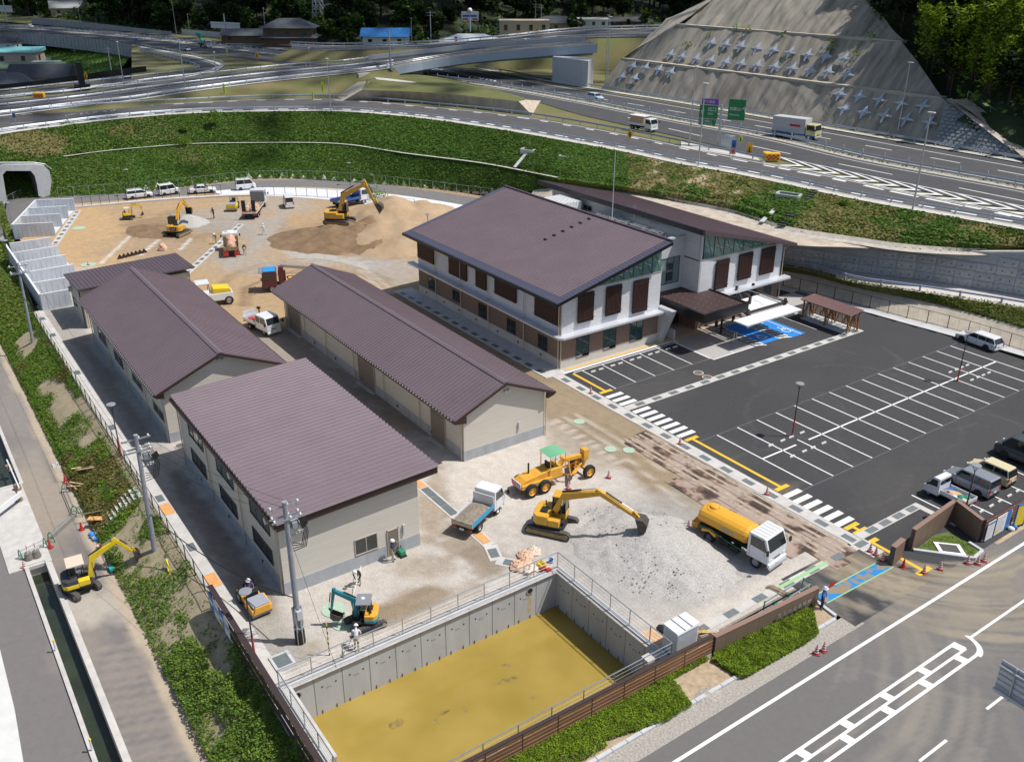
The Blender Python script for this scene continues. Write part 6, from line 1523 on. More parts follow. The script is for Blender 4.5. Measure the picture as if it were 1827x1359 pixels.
bf=[p+Vc((0,0,.05))for p in L3([(105,352),(200,345),(330,334),(430,323),(520,320),(620,324),(740,336),(880,354)],0,40)];mfn('mesh_fence','grey chain-link fence along the foot of the green embankment',bf,1.6,34,gap=1.,m=M_steel)
bf=[p+Vc((0,0,.05))for p in interp(k1,40)if proj(p)[0]>1340];mfn('mesh_fence','thin black wire fence along the right edge of the car park',bf,1.5,22,gap=1.5)
tn=thing('tunnel_portal','concrete box tunnel portal under the embankment at the far left','tunnel',G(40,352,0));to=tn.location.copy()
T=lambda x,y:PX(x,y,to.x-0)
pl_={}
hd=Vc((-1,.06,0)).normalized()*1
def PP(x,y,dx=0):
 v=PX(x,y,-171.5);return Vc((v.x-dx,v.y,v.z))-to
OUT=[(-30,380),(-30,300),(2,299),(10,296),(68,295),(83,299),(90,312),(92,322),(86,354)];INN=[(70,347),(62,314),(56,305),(10,305),(4,311),(12,352)]
ring_o=[(88,355),(92,322),(88,305),(80,297),(66,294),(8,295),(-2,298),(-12,318),(-6,372)];ring_i=[(69,350),(66,330),(62,314),(55,305),(30,305),(11,305),(5,312),(8,330),(13,360)]
vs=[PP(*q)for q in ring_o]+[PP(*q)for q in ring_i];n=9
MB().add(vs+[v+Vc((-1.2,0,0))for v in vs],[(i,i+1,n+i+1,n+i)for i in range(n-1)]+[(2*n+i,i,i+1,2*n+i+1)for i in range(n-1)]).bd('portal_frame',M_concn,tn)
vi=[PP(*q)for q in ring_i];MB().add(vi+[v+Vc((-22,-1.2,0))for v in vi],[(i,i+1,n+i+1,n+i)for i in range(n-1)]+[tuple(range(n,2*n))]).bd('lining',mat('tunnel_lining',(.12,.12,.125),.9),tn)
MB().tube([PP(-20,290),PP(60,290),PP(80,293),PP(92,302)],.09,6).bd('top_rail',M_steel,tn)
rdp=[[G(*q,.03)for q in((70,349),(62,372),(35,398),(0,424),(-50,455))],[G(*q,.03)for q in((14,356),(10,375),(-8,390),(-40,405),(-90,420))]]
ribbon('tunnel_road',rdp,mat('tunnel_road_asphalt',(.14,.135,.13),.9,var=.1,scale=.5),20,kind='structure',smooth=False)
ribbon('tunnel_road',[[G(69,350,.03),G(14,357,.03)],[G(69,350,.03)+Vc((-22,-1,0)),G(14,357,.03)+Vc((-22,-1,0))]],MATS['tunnel_road_asphalt'],3,kind='structure',smooth=False)
MB().poly([G(*q,.015)for q in((-60,378),(12,352),(0,395),(20,420),(-80,470))]).bd('forecourt',M_conc2,kind='structure')
rfn('path_railing','grey handrail leading into the tunnel at the far left',[G(-20,392,.1),G(0,376,.1),G(20,360,.1),G(38,351,.1)],7,1.2,2,True)
#  poles, lamps, cables
M_pole=mat('pole_concrete',(.30,.32,.35),.7,.1,var=.12,scale=2);M_ins=mat('porcelain',(.75,.75,.73),.3);M_rub=mat('black_rubber',(.015,.015,.016),.6)
def utility_pole(label,px_,py_,z,top,r0,r1,lean_px=None,arms=True,dirv=(0,1,0),extra=True,group=None):
 b_=G(px_,py_,z);h=hz(*top,b_.x,b_.y)-z;t=thing('utility_pole',label,'utility pole',b_,0,group)
 tp=PX(top[0],top[1],b_.x)-b_ if False else Vc((0,0,h));
 c=G(top[0],top[1],z+h);tp=Vc((max(-.8,min(.8,c.x-b_.x)),max(-.8,min(.8,c.y-b_.y)),h))
 MB().cyl((0,0,-.3),tp,r0,r1,12).cyl(tp*.995,tp*1.006,r1*1.15,r1*1.1,12).bd('shaft',M_pole,t,smooth=False)
 if arms:
  d=Vc(dirv).normalized();s=Vc((-d.y,d.x,0))
  for f_,L_,off_ in((.965,1.9,.18),(.90,1.8,.18),(.895,1.8,-.18)):
   c=tp*f_+s*off_;o=MB().bar(c-d*L_/2,c+d*L_/2,.09,.09).bd('crossarm',M_steel,t)
   ins=MB()
   for k in(-.42,.1,.42):q=c+d*(L_*k);ins.lathe([(.03,0),(.07,.04),(.04,.09),(.065,.13),(0,.18)],(q.x,q.y,q.z+.04),8)
   ins.bd('insulator',M_ins,o)
  if extra:
   c=tp*.87+d*.45;MB().box(c.x-.22,c.x+.22,c.y-.22,c.y+.22,c.z-.5,c.z-.05).bd('switch_box',M_pole,t,bevel=.03)
   cb=MB();pf=MB()
   for k in range(4):
    a=tp*.87+d*(.55+.12*k)+s*(.1*k-.2);q=[a,a+Vc((.1,.1,-.35)),a+d*.3+Vc((0,0,-.8-.1*k)),a+d*.1+Vc((0,0,-1.6-.15*k)),tp*(.72-.02*k)+d*.2]
    cb.tube(q,.025,5);e_=a+s*.25+d*.25+Vc((0,0,-.35));pf.cyl(e_,e_+Vc((.05,.12,-.38)),.07,.05,8)
   cb.bd('leads',M_rub,t);pf.bd('fuse',M_rub,t)
   c=tp*.77;MB().bar(c,c+d*.9,.06,.06).bd('bracket',M_steel,t)
   i2=MB()
   for k in range(3):q=c+d*(.45+.2*k);i2.lathe([(.03,-.1),(.08,-.05),(.04,.0),(.08,.05),(.02,.14)],(q.x,q.y,q.z+.1),8)
   i2.bd('insulator',M_ins,t)
 return t,b_,tp
u1,b1,t1=utility_pole('tall grey utility pole on the weedy bank between the digger and the workshop',280.5,1009,-2.1,(242,777),.20,.13)
u2,b2,t2=utility_pole('grey utility pole with cable ducts at its foot, in front of the workshop corner',536.4,1144.6,0,(507.6,896),.19,.14)
u3,b3,t3=utility_pole('utility pole with a long crossarm near the storage bays on the left edge',62,628,-2.,(31,470),.17,.12,extra=False)
du=MB()
for k in range(6):
 a=R(60*k+15);du.cyl((.26*math.cos(a),.26*math.sin(a),0),(.24*math.cos(a),.24*math.sin(a),2.6),.055,n=8)
du.bd('cable_duct',M_steel,u2);MB().cyl((0,0,0),(0,0,.9),.31,.30,14).bd('foot_wrap',M_rub,u2);MB().cyl((0,0,1.15),(0,0,1.2),.31,n=14).cyl((0,0,2.4),(0,0,2.46),.31,n=14).bd('band',M_steel,u2)
MB().box(.24,.42,-.15,.15,1.9,2.5).bd('meter_box',M_alu,u2)
def cable(label,a,b_,sag,r=.02,m=None,n=14,group='overhead cables'):
 a,b_=Vc(a),Vc(b_);pts=[a.lerp(b_,i/n)-Vc((0,0,sag*4*(i/n)*(1-i/n)))for i in range(n+1)];o=pts[0]
 MB().tube([p-o for p in pts],r,5).bd('cable',m or M_rub,label=label,cat='cable',group=group,loc=o)
T1,T2,T3=b1+t1,b2+t2,b3+t3
for k in(-.7,0,.7):
 cable('thin overhead wires strung between the two nearer utility poles',T1*1+Vc((0,k,-.35)),T2+Vc((0,k,-.35)),.5,.011)
cable('thick black cable running from the tall utility pole down to the pole by the pond',b1+t1*.42,b2+t2*.33,.9,.035,group=None)
cable('black cable strung along the slope from the left edge to the tall utility pole',b3+t3*.62,b1+t1*.62,.8,.03,group=None)
for k in(-.7,.7):cable('thin overhead wires strung between the left edge pole and the tall pole',T3+Vc((0,k,-.35)),T1+Vc((0,k,-.35)),.5,.011,group='left overhead wires')
cable('thin stay wire from the pond-side pole down to the gravel',b2+t2*.8,G(600,1190,0),.1,.01,group=None)
M_lamp=mat('lamp_dark',(.05,.045,.05),.5,.3);M_lampw=mat('lamp_disc',(.33,.35,.38),.4,.3);M_red=mat('red_wrap',(.45,.06,.06),.6,var=.3,scale=8)
def lamp(label,px_,py_,top,wrap=True,z=0,h=None,m=None,group=None):
 b_=G(px_,py_,z);h=h or hz(*top,b_.x,b_.y)-z;t=thing('lamp_post',label,'lamp post',b_,0,group)
 MB().cyl((0,0,0),(0,0,h-.55),.055,.04,8).bd('pole',m or M_lamp,t)
 MB().lathe([(.0,h),(.34,h-.02),(.37,h-.07),(.33,h-.11),(.1,h-.13)],n=18).bd('lamp_head',M_lampw,t)
 b2_=MB()
 for k in range(4):a=R(90*k+45);b2_.cyl((0,0,h-.6),(.25*math.cos(a),.25*math.sin(a),h-.1),.018,n=4)
 b2_.bd('brackets',m or M_lamp,t)
 if wrap:MB().lathe([(.11,0),(.10,.25),(.075,.3),(.07,1.6)],n=8).bd('red_wrap',M_red,t)
 return t
lamp('park lamp with red-wrapped foot in the middle of the car park',1413.5,778,(1425,683));lamp('park lamp with red-wrapped foot at the far right row of the car park',1708,680,(1718,571),h=5.2)
lamp('park lamp beside the silver car and the brown gate wall',1718,927,(1742,838),h=4.6);lamp('park lamp in front of the ride-on roller near the pond',455,1174,(440,1053))
lamp('park lamp inside the left mesh fence beside the shaded alley',216,812,(202,720));lamp('dark lamp post in front of the stepped storage bays',26,505,(15,428),False);lamp('park lamp behind the office, in front of the sand heap',764,418,(763,381),False)
lamp('lamp post above the parked white cars at the foot of the embankment',233,350,(228,309),False,h=4.6);lamp('grey lamp post in front of the far storage bays',21,398,(14,361),False,m=M_steel)
lamp('small lamp post far behind at the foot of the slope near the digger',625,330,(624,297),False,h=4)
def hwy_lamp(px_,py_,top,z=HZ,arm=1.6,ang=0,lb='',h=None):
 b_=G(px_,py_,z);h=h or min(16,max(7,hz(*top,b_.x,b_.y)-z));t=thing('street_lamp',lb,'street lamp',b_,ang,'tall highway lamps')
 MB().cyl((0,0,0),(0,0,h),.13,.07,8).bd('pole',M_steel,t);MB().box(-.35,.55,-.17,.17,h-.05,h+.08).bd('lamp_head',M_ins,t,bevel=.03)
for q in((1628,375,(1663,201),'tall highway lamp rising in front of the chevron gore, nearest the wall'),(1245.5,297,(1260.6,149),'tall highway lamp on the slope crest left of the direction signs'),(1601,242,(1628,112),'tall highway lamp in front of the anchored rock slope on the right'),(1230,256,(1242,118),'slim highway lamp just left of the direction sign post'),(1083,158,(1089,-10),'very tall lamp mast at the left foot of the rock slope'),(1080,152,(1082,12),'lamp mast paired with the taller one by the bridge end'),(590,197,(586,105),'lamp in front of the raised road left of the faced bank'),(332,166,(331,72),'highway lamp standing by the raised road at left centre'),(222,155,(214,75),'highway lamp beside the black machine mast'),(388,146,(388,112),'short lamp on the raised road'),(555,136,(554,110),'short lamp where the two roads meet'),(70,31,(63,12),'lamp behind the highway at the far left'),(145,47,(142,16),'lamp in front of the pale farmhouse'),(215,40,(214,20),'lamp behind the noise wall'),(339,62,(336,26),'lamp beside the far highway, left of the gantry sign'),(476,78,(471,15),'lamp beside the far highway, right of the gantry sign'),(735,78,(732,33),'lamp between the blue-roofed house and the trees'),(315,62,(307,-12),'very tall far mast left of centre')):hwy_lamp(q[0],q[1],q[2],lb=q[3])
lp=thing('utility_pole','very thick grey pole in front of the bridge with a box at its foot','utility pole',G(697,124,12.4));hh=hz(693,53,lp.location.x,lp.location.y)-12.4
MB().cyl((0,0,-1),(0,0,hh),.22,.17,10).bd('shaft',M_pole,lp);MB().box(.2,.9,-.3,.3,-.2,.9).bd('cabinet',M_steel,lp)
for q in((769,76,(769,20),'far utility pole right of the blue-roofed house'),(955,55,(954,6),'far brown utility pole beside the beige house'),(965,58,(966,7),'far grey utility pole beside the beige house'),(95,22,(92,-10),'far pole above the pale farmhouse'),(135,103,(135,83),'pole in front of the green bank behind the black machine'),(200,134,(192,84),'leaning pole with equipment in front of the green bank'),(62,92,(61,62),'thin pole at the top of the green bank')):
 b_=G(q[0],q[1],HZ if q[1]<80 else 1.);h=hz(*q[2],b_.x,b_.y)-b_.z;t=thing('utility_pole',q[3],'utility pole',b_,R(60),'distant utility poles');MB().cyl((0,0,0),(0,0,h),.2,.14,8).bd('shaft',M_pole,t);MB().bar((-1.3,0,h-.6),(1.3,0,h-.6),.12,.12).bar((-1.1,0,h-1.5),(1.1,0,h-1.5),.12,.12).bd('crossarm',M_steel,t)
pb=G(572,72,HZ);py_h=hz(570,-60,pb.x,pb.y)-HZ;py_h=min(py_h,44);pyl=thing('pylon','grey steel lattice pylon rising beyond the highway','pylon',pb)
s=MB();W0_,W1_=3.4,.8
def pc(k,f_):w=W0_*(1-f_)+W1_*f_;a=R(45+90*k);return Vc((w*math.cos(a),w*math.sin(a),py_h*f_))
for k in range(4):s.bar(pc(k,0),pc(k,1),.22,.22)
for j in range(10):
 for k in range(4):s.bar(pc(k,j/10),pc((k+1)%4,(j+1)/10),.12,.12);s.bar(pc((k+1)%4,j/10),pc(k,(j+1)/10),.12,.12)
s.bd('lattice',M_steel,pyl)
#  wheel stops, cones, covers
wsm=mof(MB().prism([(-.06,-.30,0),(.06,-.30,0),(.045,-.28,.11),(-.045,-.28,.11)],(0,.58,0)),mat('stop_white',(.66,.65,.62),.7))
wsm=mof(MB().hexa([(-.075,-.3,0),(.075,-.3,0),(.075,.3,0),(-.075,.3,0),(-.05,-.28,.11),(.05,-.28,.11),(.05,.28,.11),(-.05,.28,.11)]),MATS['stop_white'])
def stop(x,y,lb,grp):o=link('wheel_stop',wsm,None,None,lb,'wheel stop',grp);o.location=(x,y,.018)
for k in range(6):
 for s_ in(-.5,.5):stop(-62.55,54.05+k*2.52+s_ if k<5 else 66.,'white concrete wheel stop in the row of bays in front of the office','wheel stops in front of the office')if k<5 else None
for x in(-42.45,-40.2):
 for y in(56.3,57.8,58.9,60.3):stop(x,y-.2,'white concrete wheel stop near the lamp in the middle double row','wheel stops round the middle lamp')
 for y in(82.6,83.7,84.6,85.6):stop(x,y-.2,'white concrete wheel stop near the lamp at the far end of the double row','wheel stops round the far lamp')
for y in(59.8,61.,62.3,63.5,64.8,66.):stop(-26.85,y,'white concrete wheel stop behind the parked cars at the right','wheel stops behind the parked cars')
for q in((1366,571),(1358,577),(1420,560),(1335,585)):p=G(*q);stop(p.x,p.y,'white concrete wheel stop under the edge of the white canopy','wheel stops under the white canopy')
M_cone=mat('cone_red',(.52,.035,.03),.5);M_conew=mat('cone_white',(.78,.78,.76),.5);M_coneb=mat('cone_base',(.30,.03,.03),.6)
def cone_proto(stripes=True):
 t=thing('traffic_cone','cone','traffic cone');R0,R1=.15,.03
 def seg(a,b_):return(R0+(R1-R0)*(a-.04)/.66,a),(R0+(R1-R0)*(b_-.04)/.66,b_)
 b_=MB();b_.lathe([seg(.04,.7)[0],seg(.04,.7)[1],(0,.7)],n=12);b_.bd('cone_body',M_cone,t)
 MB().box(-.19,.19,-.19,.19,0,.045).bd('base',M_coneb,t)
 if stripes:
  for a in(.14,.30,.46,.60):q=seg(a,a+.075);MB().lathe([(q[0][0]+.004,a),(q[1][0]+.004,a+.075)],n=12).bd('stripe',M_conew,t)
 return t
cp=cone_proto();cp2=cone_proto(False)
cones=[(1054,702,'striped cone beside the yellow line at the office corner'),(1213,792,'striped cone where the second yellow line starts'),(1368,882,'striped cone on the kerb below the long yellow line'),(1086,852,'striped cone beyond the grader, on the gravel'),(1014,872,'striped cone hidden between grader and excavator'),(1228,942,'striped cone left of the water tanker'),(1552,984,'striped cone on the left of the pair near the gate pier'),(1562,990,'striped cone on the right of the pair near the gate pier'),(1574,1000,'striped cone on a sandbag at the end of the blue mat'),(1648,1022,'striped cone standing on the yellow marking'),(1677,1016,'lone striped cone right of the yellow marking'),(1726,1005,'striped cone at the left of three by the island tip'),(1744,1006,'striped cone at the middle of three by the island tip'),(1755,1001,'striped cone at the right of three by the island tip'),(1456,1166,'front striped cone at the hedge corner'),(1469,1161,'rear striped cone at the hedge corner'),(158,473,'striped cone on a manhole in the back yard'),(44,1014,'striped cone at the end of the canal barrier')]
first=True
for x,y,lb in cones:
 z=-2.5 if(x,y)==(44,1014)else.0
 if first:cp.location=G(x,y,z);cp['label']=lb;cp['group']='red and white traffic cones';first=False
 else:cp['group']='red and white traffic cones';cpt(cp,G(x,y,z),rng.uniform(0,1),lb)
first=True
for x,y,lb,z in((1611,1012,'plain red cone near the gate pier',0),(117,860,'plain red cone at the top of the barrier line',-2.5),(121,871,'plain red cone just below another at the top of the barrier line',-2.5),(146,945,'plain red cone beside the heap of tools',-2.5),(90,977,'plain red cone beside the canal culvert barrier',-2.5)):
 cp2['group']='plain red cones'
 if first:cp2.location=G(x,y,z);cp2['label']=lb;first=False
 else:cpt(cp2,G(x,y,z),rng.uniform(0,1),lb)
M_mh=mat('cover_green',(.38,.50,.38),.8,var=.1,scale=5);M_iron=mat('cast_iron',(.12,.12,.12),.7,var=.3,scale=8)
def cover(px_,py_,r,lb,m,z=0,ring=None):
 t=thing('manhole_cover',lb,'manhole cover',G(px_,py_,z));
 MB().cyl((0,0,-.05),(0,0,.03),r,n=22).bd('disc',m,t)
 if ring:MB().lathe([(r,.0),(r,.034),(r*1.22,.034),(r*1.25,0)],n=22).bd('ring',ring,t)
for q in((595,1087,.75,'pale green disc cover left of the small teal digger',M_mh),(613,1111,.72,'pale green disc cover in front of the teal digger bucket',M_mh),(1033,752,.5,'pale green cover nearest the gable of the long shed',M_mh),(1089,801,.5,'pale green cover on the left of the pair in the mud lane',M_mh),(1122,803,.5,'pale green cover on the right of the pair in the mud lane',M_mh),(140,407,1.,'pale green cover on the back yard sand',M_mh),(158,472,1.,'pale green cover under the cone in the back yard',M_mh)):cover(*q[:5])
cover(1246,665,.42,'round iron manhole cover nearer the office in the car park',M_iron,.014,mat('ring_beige',(.55,.45,.36),.8));cover(1262,673,.42,'round iron manhole cover nearer the stone strip in the car park',M_iron,.014,MATS['ring_beige'])
cover(322,795,.4,'rusty round cover between the two left sheds',M_iron,.01,MATS['ring_beige'])
o=thing('drain_pit','square concrete pit with grey grating at the pond corner','drain',(-41.1,12.7,0));MB().box(-.7,.7,-.6,.6,-.2,.12).bd('frame',M_concn,o,bevel=.02);MB().box(-.5,.5,-.42,.42,.1,.14).bd('grate',M_grate,o)
pm_=bpy.data.materials.new('wet_steel_plate');pm_.use_nodes=True;n=pm_.node_tree.nodes;l=pm_.node_tree.links;b=n['Principled BSDF']
ge=n.new('ShaderNodeNewGeometry');nz=n.new('ShaderNodeTexNoise');nz.inputs['Scale'].default_value=.55;nz.inputs['Detail'].default_value=7;l.new(ge.outputs['Position'],nz.inputs['Vector'])
rp=n.new('ShaderNodeValToRGB');l.new(nz.outputs['Fac'],rp.inputs[0]);e=rp.color_ramp.elements;e[0].position=.40;e[0].color=(.075,.050,.040,1);e[1].position=.56;e[1].color=(.36,.28,.23,1);q=e.new(.47);q.color=(.17,.105,.07,1);q=e.new(.50);q.color=(.30,.22,.17,1)
l.new(rp.outputs[0],b.inputs['Base Color']);r2_=n.new('ShaderNodeMapRange');r2_.inputs['From Min'].default_value=.42;r2_.inputs['From Max'].default_value=.52;r2_.inputs['To Min'].default_value=.22;r2_.inputs['To Max'].default_value=.8;l.new(nz.outputs['Fac'],r2_.inputs[0]);l.new(r2_.outputs[0],b.inputs['Roughness'])
plm=mof(MB().box(.02,3.03,.02,1.5,0,.022),pm_);plate_rows=[(47.85,-50.4,7),(46.32,-50.4,7),(44.8,-43.2,4)]
for j,(y,x,n_)in enumerate(plate_rows):
 for i in range(n_):
  o=link('steel_plate',plm,None,None,'muddy steel road plate laid in the lane beside the car park kerb','steel plate','steel road plates in the muddy lane');o.location=(x+i*3.06+(j==1)*.6,y,.004+.002*((i+j)%3));o.rotation_euler.z=R(rng.uniform(-.5,.5))
mt=MB()
for k,y in enumerate((48.95,48.3,47.25,46.7)):mt.poly([(-50.2,y,.036),(-29.4,y+.1,.036),(-29.4,y+.38,.036),(-50.2,y+.24,.036)])
mt.bd('dried_mud_tracks',mat('dried_mud',(.37,.31,.24),.95,var=.3,scale=3),kind='stuff')
bmt=bpy.data.materials.new('blue_mat');bmt.use_nodes=True;n=bmt.node_tree.nodes;l=bmt.node_tree.links;b=n['Principled BSDF'];ge=n.new('ShaderNodeNewGeometry');nz=n.new('ShaderNodeTexNoise');nz.inputs['Scale'].default_value=.9;nz.inputs['Detail'].default_value=6;l.new(ge.outputs['Position'],nz.inputs['Vector']);rp=n.new('ShaderNodeValToRGB');l.new(nz.outputs['Fac'],rp.inputs[0]);e=rp.color_ramp.elements;e[0].position=.49;e[0].color=(.02,.22,.52,1);e[1].position=.55;e[1].color=(.28,.22,.14,1);l.new(rp.outputs[0],b.inputs['Base Color'])
o=thing('gate_mat','long blue mat smeared with mud across the gateway','mat',(-27.,46.3,0));MB().box(-.42,.42,-3.4,3.4,.016,.03).bd('sheet',bmt,o);MB().box(-.5,-.42,-3.4,3.4,.016,.034).box(.42,.5,-3.4,3.4,.016,.034).bd('green_edge',mat('tape_green',(.30,.52,.25),.7),o);o.rotation_euler.z=R(-1)
MB().box(-.5,.5,-2.5,2.5,0,.014).bd('green_tape',MATS['tape_green'],bpy.data.objects['channel'],loc=(-29.35,44,.026)).scale=(.25,1,1)
isl=thing('planter_island','triangular grassy island with white kerb and a square paved plinth by the gate','planter',(-25.8,54.8,0));io=isl.location
def ip(x,y,z=0):q=G(x,y,z)-io;q.z=z;return q
kc=[ip(1629,983),ip(1737,998),ip(1752,985),ip(1728,970)]
for a,b_ in zip(kc,kc[1:]):MB().bar(a+Vc((0,0,.05)),b_+Vc((0,0,.05)),.22,.3).bd('kerb',M_concn,isl)
MB().poly([ip(1635,980,.08),ip(1665,955,.08),ip(1690,948,.08),ip(1728,968,.08),ip(1750,985,.08),ip(1735,993,.08)]).bd('turf',mat('island_turf',(.10,.14,.03),.95,var=.35,scale=4,bump=.8,bscale=20),isl)
P=np.array([tuple(ip(1640+rng.random()*100,955+rng.random()*38,.1))for _ in range(2500)]);pk=[(v.x,v.y)for v in(ip(1640,980),ip(1668,958),ip(1690,952),ip(1726,970),ip(1745,985),ip(1733,990))];P=P[inpoly(P[:,0],P[:,1],pk)];lfc(P,.09,LH[:2]+LG,'turf_blades',isl,tilt=1.4,aspect=.4)
pw=[ip(1665,965,.2),ip(1712,970,.2),ip(1725,990,.2),ip(1677,984,.2)];MB().prism([p-Vc((0,0,.2))for p in pw],(0,0,.17)).bd('plinth',M_white,isl);ctr=sum(pw,Vc())/4;MB().prism([ctr.lerp(p,.66)-Vc((0,0,.05))for p in pw],(0,0,.06)).bd('plinth_top',M_asph2,isl)
for q in((1690,952,0),):pass
M_bw=mat('board_white',(.72,.73,.75),.5);M_bb=mat('board_blue',(.03,.16,.50),.5);M_by=mat('board_yellow',(.80,.62,.03),.5);M_ink=mat('print_grey',(.32,.34,.38),.6)
nb=thing('notice_boards','white and blue construction notice boards fixed to the fence by the gate','notice board',(-24.6,57.4,0))
def board(par,y0,y1,z0,z1,m,lines=5,hdr=True,x=.0,sgn=1):
 o=MB().box(x,x+.03*sgn,y0,y1,z0,z1).bd('board',m,par);s=MB()
 for k in range(lines):
  zz=z1-.28-k*(z1-z0-.4)/lines;s.box(x+.03*sgn,x+.034*sgn,y0+.1,y0+(y1-y0)*(.55+.35*rng.random()),zz-.025,zz+.025)
 s.bd('printed_lines',M_ink,o);
 if hdr:MB().box(x+.03*sgn,x+.035*sgn,y0+.05,y1-.05,z1-.2,z1-.06).bd('header',M_bb,o)
board(nb,0,.95,.1,1.6,M_bw);board(nb,1.15,2.45,.1,1.65,M_bw,7,False);board(nb,2.5,3.,.15,1.7,M_bb,0,False);board(nb,3.02,3.1,.2,1.6,M_bw,0,False);MB().box(.035,.04,1.35,1.6,.25,.55).bd('yellow_notice',M_by,nb)
nb2=thing('notice_boards','blue and white notice boards hung outside the start of the dark board wall','notice board',(-48.,10.85,0))
for k,(m_,x0_,x1_)in enumerate(((M_bb,0,.9),(M_bw,.95,1.9),(M_bb,1.95,2.7),(M_bw,2.75,3.7))):
 o=MB().box(x0_,x1_,-.05,-.02,.2,1.6).bd('board',m_,nb2);MB().box(x0_+.1,x1_-.1,-.06,-.05,.8,1.1).bd('printed_lines',M_ink if m_ is M_bw else M_bw,o)
MB().box(2.,2.5,-.065,-.05,.3,.6).bd('yellow_notice',M_by,nb2)
yb=thing('safety_board','tall yellow board in a blue frame standing on the roadside soil at the right edge','notice board',G(1815,940,0));MB().box(-.03,.03,-.45,.45,.2,1.9).bd('board',M_by,yb);MB().box(-.05,.05,-.5,-.45,0,1.95).box(-.05,.05,.45,.5,0,1.95).box(-.05,.05,-.5,.5,1.9,1.98).bd('frame',M_bb,yb);yb.rotation_euler.z=R(-12)
pb_=thing('tool_pile','blue bag and white bundle at the foot of the yellow board','bag',G(1803,945,0));MB().ball((0,0,.12),.28,sc=(1,.8,.6)).bd('white_bundle',M_bw,pb_,smooth=True);MB().ball((.1,.3,.15),.22,sc=(1,.8,.9)).bd('blue_bag',M_bb,pb_,smooth=True)
M_gate=mat('gate_green',(.02,.22,.12),.5)
ga=thing('folding_gate','green and silver tubular folding gate lying behind the long brown wall','gate',(-28.2,40.6,0));MB().bar((0,-1.8,.9),(0,1.8,1.1),.06,.06).bar((.5,-1.8,.6),(.5,2.,1.),.06,.06).bar((0,-1.8,.3),(0,1.8,.35),.05,.05).bd('rails',M_steel,ga,kind='stuff')
MB().bar((0,1.8,0),(0,1.8,1.2),.06,.06).bar((0,-1.8,0),(0,-1.8,1),.06,.06).bar((.5,2.,0),(.5,2.,1.1),.06,.06).bar((0,1.8,1.15),(.5,2,1.05),.06,.06).bd('uprights',M_gate,ga)
for y in(-.8,.6):MB().box(-.1,.1,y-.15,y+.15,.25,.45).bd('clamp',mat('clamp_green',(.03,.42,.28),.5),ga)
tp_=MB()
for k in range(70):tp_.bar((-27.75,34.3+k*.1,1.),(-27.75,34.3+k*.1,1.28),.02,.02)
for o_ in():pass
rk=thing('gate_rail','black spiked gate rail running behind the long brown wall','gate',(-27.75,38,0));rbd(tp_.bar((-27.75,34.2,1.),(-27.75,41.5,1.),.06,.08),'spikes',M_black,rk)
def tpl(label,px_,py_,z,items,cat='timber'):
 t=thing('timber_pile',label,cat,G(px_,py_,z))
 for(x,y,zz,L_,w,a,m_)in items:
  o=MB().box(-L_/2,L_/2,-w/2,w/2,0,.05).bd('plank',m_,t);o.location=(x,y,zz);o.rotation_euler.z=R(a)
M_ply=mat('plywood',(.58,.38,.22),.8,var=.12,scale=3);M_plk=mat('plank_grey',(.24,.18,.13),.85,var=.3,scale=3);M_lum=mat('lumber',(.56,.40,.22),.8,var=.2,scale=3)
tpl('dark weathered planks stacked behind the brown wall near the gate mat',1400,1062,0,[(0,0,0,2.6,.25,12,M_plk),(.1,.3,.0,2.6,.25,10,M_plk),(0,.15,.05,2.5,.25,14,M_plk)])
t=thing('plywood_sheet','curled plywood sheets on the gravel at the pond corner by the white shed','plywood sheet',G(1172,1140,0));MB().box(-.9,.9,-.45,.45,.02,.05).bd('sheet',M_ply,t);o=MB().box(-.8,.8,-.4,.4,.06,.09).bd('sheet',M_ply,t);o.rotation_euler.z=R(25);o.location=(.4,.2,0)
t=thing('tool_pile','black sheeting with a blue cloth bundle beside the white shed','tools',G(1185,1125,0));MB().ball((0,0,.1),.55,sc=(1,.6,.25)).bd('sheeting',M_rub,t);MB().ball((.5,.3,.15),.28,sc=(1,.8,.7)).bd('blue_bundle',mat('cloth_blue',(.05,.25,.62),.8),t,smooth=True)
t=thing('tool_box','dark crate of tools with a long plank beside the white shed','crate',G(1252,1138,0));MB().box(-.45,.45,-.35,.35,0,.4).bd('crate_body',M_plk,t);MB().bar((0,0,.45),(1.3,.9,.9),.15,.04).bd('plank',M_lum,t)
for k in range(5):o=MB().bar((-.3+.15*k,-.3,.42),(.1+.1*k,.3,.5),.06,.05).bd('tool',(M_by,M_lum,M_black,M_lum,M_steel)[k],t)
wsx=G(1190,1168,0);t=thing('storage_shed','small white corrugated locker standing behind the slat fence','shed',(-28.3,33.6,0),R(0));t.location=Vc((-28.9,32.3,0))
MB().box(-.55,.55,-.85,.85,.05,1.75).bd('body',M_wp,t)
c2_=MB()
for k in range(12):c2_.box(-.5+k*.085,-.47+k*.085,-.875,-.85,.1,1.7)
for k in range(18):c2_.box(.55,.575,-.8+k*.09,-.765+k*.09,.1,1.7)
c2_.bd('corrugation',M_wp,t);MB().hexa([(-.62,-.92,1.75),(.62,-.92,1.75),(.62,.92,1.75),(-.62,.92,1.75),(-.58,-.88,1.86),(.58,-.88,1.86),(.58,.88,1.92),(-.58,.88,1.92)]).bd('roof',M_wp,t);MB().box(-.6,.6,-.3,-.25,1.88,1.95).box(-.6,.6,.25,.3,1.9,1.97).bd('roof_bars',M_alu,t)
t=thing('marker_pole','black and yellow striped pole standing by the pond railing','marker pole',G(588,1168,0));H_=2.3
for k in range(12):MB().cyl((-.018*k*.0,0,k*H_/12),(0,0,(k+1)*H_/12),.035,n=6).bd('band',M_by if k%2 else M_rub,t)
